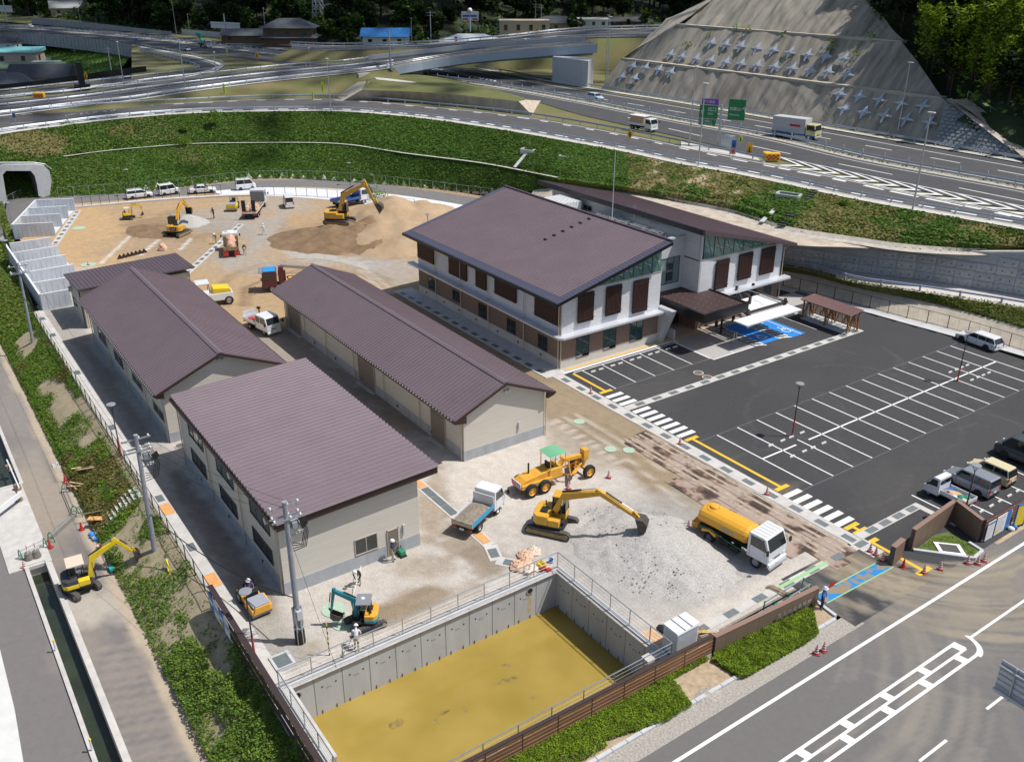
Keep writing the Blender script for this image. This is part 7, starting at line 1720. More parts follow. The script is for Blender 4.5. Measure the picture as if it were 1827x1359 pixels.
M_bag=mat('bag_salmon',(.66,.42,.29),.8,var=.15,scale=4);M_bagw=mat('bag_cream',(.66,.55,.44),.8)
def crumple(label,px_,py_,z,r,h,m,n=16,cat='bag',seed=0,name='bulk_bag'):
 t=thing(name,label,cat,G(px_,py_,z));vs=[];fs=[];M_,N__=7,n
 for j in range(M_+1):
  ph=math.pi/2*j/M_
  for i in range(N__):
   a=2*math.pi*i/N__;k=1+.35*noise.noise(Vc((math.cos(a)*1.6+seed,math.sin(a)*1.6,j*.6)));rr=r*math.cos(ph*.94)*k
   vs.append((rr*math.cos(a),rr*math.sin(a),h*math.sin(ph)*(1+.3*noise.noise(Vc((math.cos(a)*2,math.sin(a)*2,seed+j))))))
 for j in range(M_):
  for i in range(N__):fs.append((j*N__+i,j*N__+(i+1)%N__,(j+1)*N__+(i+1)%N__,(j+1)*N__+i))
 MB().add(vs,fs).bd('cloth',m,t)
 hdl=MB()
 for k in range(4):a=R(90*k+30);q=Vc((r*.5*math.cos(a),r*.5*math.sin(a),h*.85));hdl.bar(q,q+Vc((.12,.1,.18)),.05,.02)
 hdl.bd('strap',M_bagw,t,kind='stuff');return t
for q in((936,992,.55,.35,M_bag,'crumpled salmon bag at the back of the heap by the pond corner'),(952,985,.5,.4,M_bagw,'pale torn bag at the back right of the heap by the pond corner'),(925,1012,.6,.4,M_bag,'salmon bag at the left of the heap by the pond railing'),(945,1018,.6,.4,M_bagw,'cream bag in the middle of the heap by the pond railing'),(938,1004,.45,.45,M_bag,'small bag in the centre of the torn bag heap')):crumple(q[5],q[0],q[1],0,q[2],q[3],q[4],seed=q[0])
t=thing('crate','yellow crate among the torn bags at the pond corner','crate',G(966,1010,0));MB().box(-.3,.3,-.2,.2,0,.06).box(-.3,.3,-.2,-.17,.06,.3).box(-.3,.3,.17,.2,.06,.3).box(-.3,-.27,-.17,.17,.06,.3).box(.27,.3,-.17,.17,.06,.3).bd('tub',M_by,t)
t=thing('fuel_can','red canisters beside the yellow crate at the pond corner','canister',G(973,1017,0));MB().box(-.12,.12,-.3,.0,0,.3).box(.16,.4,-.1,.2,0,.28).bd('can',M_cone,t)
t=thing('bucket','blue bucket beside the pond corner post','bucket',G(983,1003,0));MB().lathe([(.12,0),(.16,.3),(.15,.3),(.11,.03),(0,.03)],n=12).bd('pail',M_bb,t)
def heap(name,label,cx_,cy_,rx,ry,h,m,ang=0,amp=.12,n=64,cat='heap',ridge=None,seed=0,pts=None):
 vs=[];X=np.linspace(-1.15,1.15,n);t=thing(name,label,cat,(cx_,cy_,0),R(ang))
 for v in X:
  for u in X:
   x,y=u*rx,v*ry;nz_=noise.noise(Vc((x*.35+seed,y*.35,1)))*.5+noise.noise(Vc((x*1.1+seed,y*1.1,4)))*.22
   d=math.hypot(u,v)+nz_*.35;z=h*max(-.05,1-d**1.15)if pts is None else max([hh*max(-.02,1-math.hypot((x-px__)/r_,(y-py__)/r_)-nz_*.25)for px__,py__,r_,hh in pts])
   z+=(noise.noise(Vc((x*3,y*3,seed)))*amp*.5+noise.noise(Vc((x*8,y*8,seed)))*amp*.25)*min(1,max(0,z)*2);vs.append((x,y,z-.03))
 fs=[(j*n+i,j*n+i+1,(j+1)*n+i+1,(j+1)*n+i)for j in range(n-1)for i in range(n-1)if max(vs[k][2]for k in(j*n+i,j*n+i+1,(j+1)*n+i+1,(j+1)*n+i))>-.06]
 MB().add(vs,fs).bd('mound',m,t,smooth=True);return t
M_hg=mat('gravel_heap',(.43,.41,.385),.95,var=.30,scale=9,bump=1,bscale=22);M_hs=mat('sand_heap',(.44,.325,.21),.95,col2=(.36,.25,.145),scale=.5,bump=.9,bscale=6);M_hd=mat('dark_soil',(.17,.105,.055),.95,col2=(.26,.175,.10),scale=.8,bump=1,bscale=5)
heap('gravel_heap','broad low heap of grey crushed stone in front of the large yellow excavator',-37.3,37.6,6.4,4.6,1.5,M_hg,15,.1,90,'gravel heap')
gp=np.array([(-37.3+rng.normal(0,3.4),-0,0)for _ in range(10)])
st_=MB()
for k in range(420):
 a=rng.random()*6.28;d=rng.random()**.5;x=-37.3+6.2*d*math.cos(a);y=37.6+4.6*d*math.sin(a);zz=max(0,1.5*(1-d**1.15))*.95;s=.02+.03*rng.random();st_.hexa([Vc((x+dx*s,y+dy*s,zz+dz*s))for dz in(0,1.2)for dx,dy in((-1,-1),(1,-.8),(.9,1),(-1,.9))])
st_.bd('loose_stones',M_hg,kind='stuff',norm=False)
def hpts(cx_,cy_,L_):return[(G(x,y,z*.9).x-cx_,G(x,y,z*.9).y-cy_,r_,z)for x,y,z,r_ in L_]
heap('sand_heap','large tan sand heap behind the office',-128,66,19,19,4.2,M_hs,0,.25,90,'sand heap',pts=hpts(-128,66,[(700,352,4.4,9.5),(750,360,3.4,9),(665,362,3.4,7),(720,395,3.,9),(680,395,3.,7)]),seed=3)
heap('soil_heap','dark freshly dug soil heap under the big excavator in the back yard',-122,54,14,14,2.6,M_hd,0,.22,72,'soil heap',pts=hpts(-122,54,[(598,402,2.3,7.5),(560,408,1.6,6.5),(640,402,2.3,6.5),(620,395,2.4,6),(680,415,1.8,6),(660,385,2.6,4.5)]),seed=11)
q=G(335,398);heap('soil_heap','small grey-brown soil heap beside the branded excavator',q.x,q.y,3.2,3.2,1.5,M_hg,0,.12,40,'soil heap',seed=5)
q=G(280,412);heap('soil_heap','low brown spread of soil left of the branded excavator',q.x,q.y,5.5,4,.55,M_hd,30,.1,44,'soil heap',seed=8)
q=G(1262,1240);heap('gravel_heap','pale patch of chippings in the sandy gap of the hedge bed',q.x,q.y,.7,1.1,.22,M_grit,0,.05,20,'gravel heap');q=G(1240,1250);heap('gravel_heap','second smaller patch of chippings in the sandy gap',q.x-.1,q.y-.6,.5,.8,.16,M_grit,0,.05,20,'gravel heap')
#  canal side
can=thing('canal','straight concrete canal with dark green water beside the lower street','canal',(CN['x0'],3.,-2.5));co_=can.location
rbd(MB().box(CN['x0'],CN['x1'],CN['y0']-.26,CN['y0'],-4.15,-2.36).box(CN['x0'],CN['x1'],CN['y1'],CN['y1']+.26,-4.15,-2.36).box(CN['x0'],CN['x1'],CN['y0']-.75,CN['y0']-.26,-4.15,-2.507).box(CN['x0'],CN['x1'],CN['y1']+.26,CN['y1']+.75,-4.15,-2.507).box(CN['x0']-.26,CN['x0'],CN['y0']-.26,CN['y1']+.26,-4.15,-2.36),'side_wall',M_conc,can)
M_cw=mat('canal_water',(.030,.038,.022),.06,spec=.6,var=.3,scale=.5)
rbd(MB().box(CN['x0'],CN['x1'],CN['y0'],CN['y1'],-4.19,-4.15),'floor',M_conc2,can)
MB().poly([(CN['x0'],CN['y0'],-3.35),(CN['x1'],CN['y0'],-3.35),(CN['x1'],CN['y1'],-3.35),(CN['x0'],CN['y1'],-3.35)]).bd('canal_water',M_cw,kind='structure')
MB().poly([(-178,1.8,-3.3),(-76.2,1.8,-3.3),(-76.2,3.9,-3.3),(-178,3.9,-3.3)]).bd('canal_water',M_cw,kind='structure')
can2=thing('canal','far reach of the concrete canal at the left edge of the picture','canal',(-76.2,3,-2.5));rbd(MB().box(-178,-76.2,3.9,4.15,-4.15,-2.38).box(-178,-76.2,1.55,1.8,-4.15,-2.38).box(-76.2,-75.95,1.55,4.15,-4.15,-2.38),'side_wall',M_conc,can2);rbd(MB().box(-178,-76.2,1.8,3.9,-4.19,-4.15),'floor',M_conc2,can2)
MB().box(-76.,-63.2,1.2,4.,-2.7,-2.44).bd('culvert_slab',M_conc,kind='structure')
MB().poly([(-60,-25,-2.494),(-36,-25,-2.494),(-38.,-1.2,-2.494),(-49,-.6,-2.494),(-56,-.5,-2.494),(-66,-4,-2.494)]).bd('concrete_apron',mat('apron_pale',(.62,.62,.60),.85,var=.08,scale=.8),kind='structure')
t=thing('guard_beam','white steel guard beam on two stubby posts over the culvert','barrier',G(20,900,-2.3));a,b_=G(-15,920,-1.7)-t.location,G(38,880,-1.7)-t.location;MB().bar(a,b_,.12,.4).bd('beam',M_wp,t)
a2,b2_=G(12,820,-1.9)-t.location,G(34,870,-1.9)-t.location;MB().cyl(a2,b2_,.06,n=8).bd('pipe',M_wp,t)
for q in((16,838),(32,872),(34,892)):c=G(*q,-2.4)-t.location;MB().lathe([(.3,0),(.22,.45),(0,.45)],(c.x,c.y,c.z),12).bd('weight',M_plk,t)
for q in((52,996,'stubby weight block with a lit marker at the left of the canal head'),(66,992,'stubby weight block with a lit marker at the right of the canal head')):
 t=thing('barrier_block',q[2],'barrier',G(q[0],q[1],-2.4));MB().lathe([(.32,0),(.22,.5),(0,.5)],n=14).bd('weight',mat('block_grey',(.20,.18,.16),.9,var=.2,scale=5),t);MB().cyl((0,0,.5),(0,0,1.),.04,n=6).bd('stem',M_ins,t);MB().cyl((0,-.02,1.),(0,.02,1.),.14,n=12).bd('reflector',M_cone,t)
def barrier(label,A,B,z=-2.5):
 a,b_=G(*A,z),G(*B,z);t=thing('barrier',label,'barrier',a);d=b_-a;dn=d.normalized();s=Vc((-dn.y,dn.x,0))
 for k in(.0,1.):
  c=d*k;m_=MB()
  for sg in(-.3,.3):m_.tube([c+s*sg,c+s*sg*.5+Vc((0,0,.65)),c+Vc((0,0,.85))],.035,6)
  m_.bar(c-s*.2+Vc((0,0,.35)),c+s*.2+Vc((0,0,.35)),.05,.05);m_.bd('trestle',M_gate,t)
 MB().cyl(Vc((0,0,.7)),d+Vc((0,0,.7)),.03,n=6).cyl(Vc((0,0,.4)),d+Vc((0,0,.4)),.03,n=6).bd('bar',M_steel,t)
barrier('green trestle barrier running up beside the new steps',(117,878),(134,918));barrier('green trestle barrier spanning the street towards the culvert',(142,921),(92,966));barrier('short green trestle barrier behind the canal head',(82,976),(38,998))
for q in((97,1136,'yellow-topped marker post halfway down the canal'),(162,1314,'yellow-topped marker post low on the canal')):
 t=thing('marker_post',q[2],'marker post',G(q[0]+3,q[1]+25,-2.4));MB().cyl((0,0,0),(0,0,.8),.05,n=8).bd('post',M_wp,t);MB().ball((0,0,.83),.08,8,5).bd('cap',M_by,t)
for q in((300,1015,309,1050,'yellow stay guard leaning on the bank behind the tall pole'),(193,583,206,608,'yellow stay guard near the left edge fence')):
 a,b_=G(q[0],q[1],-.9),G(q[2],q[3],-1.3);t=thing('stay_guard',q[4],'stay guard',b_);MB().cyl(Vc(),a-b_+Vc((0,0,.8)),.07,n=8).bd('sleeve',M_by,t)
s0,s1=G(176,905,-2.45),G(207,838,-.1)
stp=thing('steps','new block steps with grid treads climbing the bank to the fence','steps',(s0.x,7.6,-2.5));base=Vc((-66.1,7.3,-2.5))
stp.location=base
for k in range(11):
 for j in range(4):MB().box(j*.44+.02,j*.44+.41,k*.30,k*.30+.27,k*.21,k*.21+.2).bd('tread_block',mat('step_block',(.58,.58,.58),.85),stp)
MB().prism([(1.8,-.1,0),(1.8,3.4,2.3),(1.8,4.1,2.35),(1.8,4.1,1.6),(1.8,.3,-.3)],(.22,0,0)).bd('string_wall',M_concn,stp);MB().box(-.1,1.85,3.35,4.,2.1,2.33).bd('landing',M_concn,stp)
MB().prism([(0,-.1,-.2),(0,3.4,2.05),(0,3.4,1.6),(0,.3,-.6)],(1.8,0,0)).bd('core',mat('step_core_dark',(.16,.15,.14),.9),stp)  # core under the treads in an even dark grey
tpl('loose lumber lying on the bank left of the new steps',175,840,-1.2,[(-.8,0,.1,3.6,.12,72,M_lum),(-.5,.2,.1,3.4,.1,76,M_lum),(-1.1,-.3,.0,3.,.12,70,M_lum),(-.2,-1.7,-.7,1.4,.12,40,M_lum),(-.1,-2.,-.9,1.3,.1,15,M_lum),(0,-1.9,-.8,1.2,.1,60,M_lum),(-.6,1.8,.9,.8,.3,20,M_lum)])
tpl('orange formwork board and poles lying on the bank right of the steps',172,925,-2.,[(.6,.2,.25,1.9,.5,55,plym),(-.4,.6,.3,3.4,.07,78,M_plk),(-.2,.8,.4,3.2,.07,80,M_plk)])
t=thing('tool_pile','heap of blue sacks, red machine cases and tools at the foot of the bank','tools',G(172,962,-2.5))
for k in range(16):
 x,y=rng.uniform(-.9,1.3),rng.uniform(-.3,.5);s=rng.uniform(.12,.28);m_=(M_bb,M_bw,M_cone,M_bagw,MATS['cloth_blue'],M_rub,M_ply)[k%7]
 o=(MB().ball((0,0,s*.5),s,8,5,sc=(1,.8,.6))if k%2 else MB().box(-s,s,-s*.7,s*.7,0,s)).bd(('sack','case')[k%2==0],m_,t);o.location=(x,y,0);o.rotation_euler.z=rng.uniform(0,3)
t=thing('compactor','small teal-green machine at the edge of the weeds behind the yellow digger','compactor',G(200,1018,-2.5));MB().box(-.25,.25,-.18,.18,.08,.35).bd('engine',mat('teal_paint',(.02,.38,.34),.4),t,bevel=.03);MB().box(-.35,.3,-.22,.22,0,.07).bd('plate',M_rub,t);MB().tube([(-.2,-.15,.3),(-.9,-.15,.8),(-.9,.15,.8),(-.2,.15,.3)],.02,5).bd('handle',M_rub,t)
for q in((105,830,'small heap of broken concrete at the edge of the lower street'),(128,862,'scattered concrete rubble beside the red cones')):
 c=G(q[0],q[1],-2.5);t=thing('rubble',q[2],'rubble',c)
 for k in range(12):s=rng.uniform(.06,.16);o=MB().hexa([(-s,-s,0),(s,-s*.7,0),(s*.8,s,0),(-s,s*.8,0),(-s*.7,-s*.6,s),(s*.6,-s*.7,s*.8),(s*.5,s*.6,s),(-s*.5,s*.7,s*.7)]).bd('chunk',M_concn,t);o.location=(rng.uniform(-.5,.5),rng.uniform(-.4,.4),0)
rs=thing('road_sign','back of a large grey road sign with pipe frame at the lower right edge','road sign',(-12.,41.5,0));
q0,q1,q2=G(1788,1175,6.),G(1772,1228,6.),G(1850,1270,6.)
zz=6.2;A_,B_,C_2=G(1787,1176,zz+1.2),G(1772,1232,zz-.6),G(1862,1290,zz-.6);ddx=(C_2-B_);ddx.z=0;o_=rs.location
rs.location=Vc((B_.x,B_.y,0));up_v=Vc((A_.x-B_.x,A_.y-B_.y,1.8));ddx=ddx.normalized()*3.;B0=Vc((0,0,zz-.6));upn=Vc((0,0,1.9));sh_=MB().hexa([B0,B0+ddx,B0+ddx+Vc((.03,.03,0)),B0+Vc((.03,.03,0)),B0+upn,B0+ddx+upn,B0+ddx+upn+Vc((.03,.03,0)),B0+upn+Vc((.03,.03,0))]).bd('panel',M_alu,rs)
fr_=MB();nn_=Vc((-ddx.y,ddx.x,0)).normalized()*-.12
for f_ in(.15,.85):fr_.cyl(B0+upn*f_+nn_,B0+upn*f_+ddx*1.6+nn_,.06,n=8)
for f_ in(.25,.75):fr_.bar(B0+ddx*f_+nn_*.6,B0+ddx*f_+upn+nn_*.6,.08,.06)
fr_.bd('pipe_frame',M_steel,rs);pz=B0+ddx*1.7;MB().cyl((pz.x,pz.y,0),(pz.x,pz.y,zz+1.6),.16,n=12).bd('post',M_steel,rs)
rb_=MB()
for k in range(6):rb_.bar(B0+upn*(.1+.16*k)+nn_*.3,B0+upn*(.1+.16*k)+ddx+nn_*.3,.03,.03)
rb_.bd('stiffeners',M_steel,rs)
ms=thing('flag_mast','tall thin white mast standing between the office roofs','mast',(-77.3,68,9.));hh=hz(1097,268,-77.3,68)-9.;MB().cyl((0,0,0),(0,0,hh),.06,.035,8).bd('pole',M_alu,ms);MB().lathe([(0,hh+.25),(.14,hh+.12),(.14,hh+.02),(.05,hh)],n=10).bd('finial',M_ins,ms)
M_sg=mat('sign_green',(.01,.20,.07),.5);M_sp=mat('sign_purple',(.20,.05,.42),.5);M_sw=mat('sign_white',(.75,.75,.75),.5)
gs=thing('direction_sign','green and purple expressway direction signs on one grey post','road sign',G(1281,262,HZ));gb=gs.location.copy();hh=hz(1286,188,gb.x,gb.y)-HZ
MB().cyl((0,0,0),(0,0,hh+.1),.22,.18,12).bd('post',M_steel,gs)
vd=Vc((gb.x,gb.y,0)).normalized();rt=Vc((-vd.y,vd.x,0))*-1;nrm=-vd
rt=Vc((AX[0][0],AX[0][1],0)).normalized();nrm=Vc((rt.y,-rt.x,0));rt=(rt*.86+nrm*.5).normalized();nrm=Vc((rt.y,-rt.x,0))
def sgn(x0,x1,z0,z1,m,txts,border=True):
 p=lambda u,z,d=0:rt*u+Vc((0,0,z))+nrm*(.3+d);o=MB().hexa([p(x0,z0),p(x1,z0),p(x1,z0,-.06),p(x0,z0,-.06),p(x0,z1),p(x1,z1),p(x1,z1,-.06),p(x0,z1,-.06)]).bd('sign_panel',m,gs)
 for(s_,u,z,sz,mm)in txts:
  M=Matrix(((rt.x,0,nrm.x,0),(rt.y,0,nrm.y,0),(0,1,0,0),(0,0,0,1)));M.translation=p(u,z,.012);txo(s_,sz,mm,o,M,'lettering',.004)
zc=hh
sgn(-3.6,-.5,zc-2.2,zc-.1,M_sg,[('出口',-2.2,zc-1.,.75,M_sw),('↖',-3.4,zc-1.6,1.2,M_sw),('EXIT',-2.1,zc-1.6,.45,M_sw)]);sgn(-3.3,-.5,zc+.0,zc+.9,M_sp,[('ETC専用',-3.,zc+.25,.5,M_sw)])
sgn(-3.6,-.7,zc-3.3,zc-2.3,M_sg,[('和歌山',-2.6,zc-2.8,.42,M_sw),('Wakayama',-2.6,zc-3.15,.3,M_sw)]);sgn(-3.62,-2.8,zc-3.32,zc-2.28,M_sw,[('24',-3.5,zc-3.,.5,M_ink)])
sgn(1.2,4.,zc-2.1,zc+1.1,M_sg,[('和歌山',1.4,zc-.6,.62,M_sw),('Wakayama',1.4,zc-1.4,.38,M_sw),('↑',3.3,zc-.9,1.3,M_sw)]);MB().bar(rt*-3+Vc((0,0,zc-.4)),rt*3.5+Vc((0,0,zc-.4)),.12,.12).bar(rt*-3+Vc((0,0,zc-1.7)),rt*3.5+Vc((0,0,zc-1.7)),.12,.12).bd('crossbar',M_steel,gs)
t=thing('cabinet','grey equipment cabinet beside the direction sign post','cabinet',G(1297,266,HZ));MB().box(-1,1,-.6,.6,0,2.2).bd('case',M_steel,t,bevel=.05)
def ssg(px_,py_,top,m,lb,w=.9,hgt=1.2,z=HZ,diamond=False):
 b_=G(px_,py_,z);h=max(1.5,hz(*top,b_.x,b_.y)-z);t=thing('sign',lb,'road sign',b_);MB().cyl((0,0,0),(0,0,h),.05,n=6).bd('post',M_steel,t)
 p=lambda u,zz,d=0:rt*u+Vc((0,0,zz))+nrm*(.08+d)
 if diamond:q=[p(0,h-hgt),p(w/2,h-hgt/2),p(0,h),p(-w/2,h-hgt/2)]
 else:q=[p(-w/2,h-hgt),p(w/2,h-hgt),p(w/2,h),p(-w/2,h)]
 o=MB().prism(q,nrm*.05).bd('panel',m,t);MB().prism([p(-w*.1,h-hgt*.75,.052),p(w*.1,h-hgt*.75,.052),p(w*.1,h-hgt*.3,.052),p(-w*.1,h-hgt*.3,.052)],nrm*.005).bd('symbol',M_black,o)
M_fl=mat('fluor_yellow',(.72,.85,.03),.5);M_am=mat('amber_panel',(.85,.45,.02),.5)
ssg(1306,295,(1307,250),M_bb,'blue route sign beside the ramp, right of the green signs',.7,1.5);ssg(1305.5,297,(1306,264),mat('sign_redwhite',(.62,.25,.25),.5),'small red and white disc sign under the blue route sign',.8,.9)
ssg(1320,266,(1322,241),M_fl,'fluorescent yellow sign behind the equipment cabinet',.8,1.3,diamond=True);ssg(1337,272,(1338,255),M_am,'amber panel with black chevron right of the cabinet',.9,2.2);ssg(1124,250,(1125,231),M_am,'amber diamond sign beside the ramp in the centre',1.1,1.6,diamond=True)
ssg(577,172,(577,146),M_fl,'fluorescent yellow vertical delineator near the raised road, right one',.6,2.1);ssg(402,172,(402,149),M_fl,'fluorescent yellow vertical delineator left of the raised road centre',.6,2.1);ssg(560,188,(560,163),M_fl,'slim fluorescent delineator on the ramp guardrail',.35,2.)
ssg(460,110,(460,92),M_am,'amber diamond warning sign beside the far carriageway',1.8,2.2,diamond=True);ssg(406,100,(406,87),M_fl,'fluorescent pedestrian-shaped sign beside the far carriageway',1.,1.8,diamond=True);ssg(155,145,(155,128),M_am,'amber diamond sign beside the black machine mast',1.5,2.2,diamond=True,z=9.2)
ssg(28,217,(28,203),M_bb,'small blue sign above the ramp at the far left',.9,.8);ssg(320,86,(320,77),M_bb,'blue round sign beside the slip road',1.2,1.2);ssg(244,76,(244,71),M_bb,'blue round sign on the highway left of the slip road',1.5,1.1);ssg(396,72,(396,64),M_am,'amber sign beside the green lorry',1.,1.8)
ssg(958,64,(957,50),M_am,'amber warning sign in front of the white house',1.4,2.,z=15);ssg(814,76,(814,66),M_cone,'red sign beside the white roof beyond the bridge',1.,1.5,z=12)
for q in((1376,287,'amber crash cushion with red chequer at the nose of the gore'),(71,176,'amber crash cushion with red chequer at the far left fork')):
 t=thing('crash_cushion',q[2],'crash cushion',G(q[0],q[1],HZ));MB().box(-.5,.5,-1.2,1.2,.1,1.25).bd('body',M_am,t,bevel=.15)
 s_=MB()
 for i in range(6):
  for j in range(3):
   if(i+j)%2:s_.box(.5,.53,-1.+i*.33,-.67+i*.33,.25+j*.25,.5+j*.25)
 s_.bd('chequer',M_cone,t);t.rotation_euler.z=R(-35)
t=thing('drum','orange sand drum behind the crash cushion','drum',G(1367,284,HZ));MB().lathe([(.55,0),(.6,1.1),(0,1.15)],n=12).bd('barrel',M_am,t)
for q in((405,74,(405,40),'back of a grey gantry sign beside the far highway',7.5,2.2),(13,39,(12,10),'grey gantry sign cut by the left edge',6,3)):
 b_=G(q[0],q[1],HZ);h=max(5,hz(*q[2],b_.x,b_.y)-HZ);t=thing('gantry_sign',q[3],'road sign',b_);MB().cyl((0,0,0),(0,0,h+3),.3,.22,8).bd('post',M_steel,t);c=Vc((0,0,h));MB().hexa([c-rt*q[4]-Vc((0,0,q[5])),c+rt*q[4]-Vc((0,0,q[5])),c+rt*q[4]-Vc((0,0,q[5]))-nrm*.1,c-rt*q[4]-Vc((0,0,q[5]))-nrm*.1,c-rt*q[4],c+rt*q[4],c+rt*q[4]-nrm*.1,c-rt*q[4]-nrm*.1]).bd('panel',M_alu,t);MB().bar(c-rt*q[4]+nrm*.2-Vc((0,0,.6)),c+rt*q[4]+nrm*.2-Vc((0,0,.6)),.2,.2).bd('beam',M_steel,t)
t=thing('piling_rig','tall black piling rig mast standing beside the raised road at the far left','piling rig',G(148,160,9.3));hh=hz(142,112,t.location.x,t.location.y)-9.3;hh=min(hh,13)
MB().box(-.7,-.1,-.6,.6,0,hh).box(.2,.7,-.6,.6,0,hh*.95).bd('mast',M_black,t);MB().box(-1.8,1.8,-1.4,1.4,0,1.3).bd('base',M_black,t)
s_=MB()
for k in range(10):s_.bar((-.4,0,hh*k/10),(.45,0,hh*(k+1)/10),.15,.15)
s_.bd('bracing',M_black,t)
nt_=thing('dark_screen','long low dark mesh screen behind the raised road at the far left','fence',G(20,172,5));a=[G(*q,8.8)for q in((-30,168),(60,158),(130,148),(200,137),(262,129))];o_=nt_.location
ribbon('screen',[[p-o_ for p in a],[p-o_+Vc((0,0,1.6))for p in a]],M_black,30,parent=nt_,smooth=False)
def chute(label,px_,py_,z,end,w=2.):
 p=G(px_,py_,z);e=G(end[0],end[1],end[2]);t=thing('drain_chute',label,'drain basin',p);d=(e-p);dn=Vc((d.x,d.y,0)).normalized();s=Vc((-dn.y,dn.x,0));up_=Vc((0,0,1))
 a=-dn*.6;m_=MB()
 for sg in(-1,1):m_.bar(a+s*sg*w/2-up_*.6+up_*.6,dn*.8+s*sg*w/2+up_*.0,.2,1.1)
 m_.bar(dn*.9-s*w/2-up_*.1,dn*.9+s*w/2-up_*.1,.2,1.2);m_.bar(a-s*w/2,a+s*w/2,.2,1.1);m_.bd('basin',M_concn,t)
 MB().bar(-dn*.3-s*w*.4-up_*.35,dn*.7-s*w*.4-up_*.35,w*.2,.1).bd('floor',M_conc2,t)
 MB().bar(dn*.9+up_*-.1,d+up_*.15,.55,.12).bd('channel',M_concn,t);return t
chute('drain basin with chute in the middle of the green slope, left of the pair',944,271,7.,(918,300,5.),2.4);chute('drain basin with chute in the middle of the green slope, right of the pair',1013,283,7.3,(985,312,5.6),2.4);chute('large drain basin with chute on the right slope beside the brown steps',1407,352,8.4,(1358,398,6.8),3.);chute('drain basin low on the far left embankment',134,257,5.5,(120,268,4.8),3.)
for a,b_,nme in(((1025,256),(1018,276),'u'),((936,240),(948,262),'v'),((1012,250),(1005,275),'w'),((1412,335),(1408,346),'x')):
 p,q=G(*a,8.8),G(*b_,7.6);t=thing('drain_channel','short white channel running down the slope above a drain basin','drain',p,0,'channels above the drain basins');MB().bar(Vc((0,0,.25)),q-p+Vc((0,0,.3)),.5,.12).bd('trough',M_concn,t)
ss=thing('slope_steps','dark stepped blocks climbing the slope right of the large drain basin','steps',G(1394,404,6.9));so2=ss.location.copy();e_=G(1452,342,8.9)-so2
for k in range(17):c=e_*(k/16);o=MB().box(-.55,.55,-.16,.16,0,.16).bd('step',mat('step_dark',(.06,.055,.055),.9),ss);o.location=c+Vc((0,0,.12));o.rotation_euler.z=heading(Vc(),e_)+R(90)
#  vehicles and machines
def paint(name,c,r=.35):return mat(name,c,r,0,spec=.5,coat=.5)
M_vw=paint('car_white',(.72,.73,.75));M_vs=mat('car_silver',(.42,.44,.48),.35,.6,coat=.5);M_vc=paint('car_cream',(.66,.58,.36));M_vd=paint('car_darkgrey',(.055,.065,.075));M_vb=paint('car_blue',(.03,.10,.36))
M_cg=glass('car_glass',(.015,.022,.026),.05);M_tyre=mat('tyre',(.022,.021,.020),.85,var=.3,scale=9);M_rim=mat('rim',(.42,.43,.45),.4,.6);M_hl=mat('headlight_glass',(.70,.74,.78),.15);M_tl=mat('tail_light_red',(.45,.02,.02),.3);M_cha=mat('chassis_black',(.02,.02,.022),.7);M_plt=mat('plate_white',(.7,.7,.66),.6)
M_ey=mat('machine_yellow',(.66,.36,.035),.42,var=.08,scale=2,coat=.2);M_eo=mat('machine_orange',(.74,.37,.045),.45,var=.1,scale=2);M_eb=mat('machine_bright_yellow',(.76,.55,.02),.4,var=.05,scale=2);M_et=mat('machine_teal',(.015,.26,.30),.4,var=.06,scale=2);M_trk=mat('rubber_track',(.085,.08,.075),.9,var=.3,scale=6);M_und=mat('undercarriage',(.30,.21,.10),.8,var=.3,scale=4);M_chr=mat('cylinder_chrome',(.7,.7,.72),.15,.9);M_bkt=mat('bucket_steel',(.10,.085,.07),.6,.4,var=.3,scale=4)
def wheel(par,x,y,r,w,side,rim=M_rim):
 o=MB().lathe([(r*.60,-w/2),(r*.93,-w/2),(r,-w*.32),(r,w*.32),(r*.93,w/2),(r*.60,w/2)],n=16).bd('wheel',M_tyre,par,smooth=False)
 o.rotation_euler=(R(-90*side),0,0);o.location=(x,y,r)
 MB().lathe([(0,w*.30),(r*.25,w*.36),(r*.3,w*.22),(r*.52,w*.2),(r*.61,w*.44),(r*.61,-w*.4)],n=14).bd('rim',rim,o);return o
def sideglass(par,quad,y,sgn,inset,name='side_window',m=None):
 """quad: (x,z) bottom-left,bottom-right,top-right,top-left; the top leans in by inset"""
 v=[(x,y*sgn,z)for x,z in quad[:2]]+[(x,(y-inset)*sgn,z)for x,z in quad[2:]];d=Vc((0,.012*sgn,.002));MB().prism([Vc(p)+d*.2 for p in v],d).bd(name,m or M_cg,par)
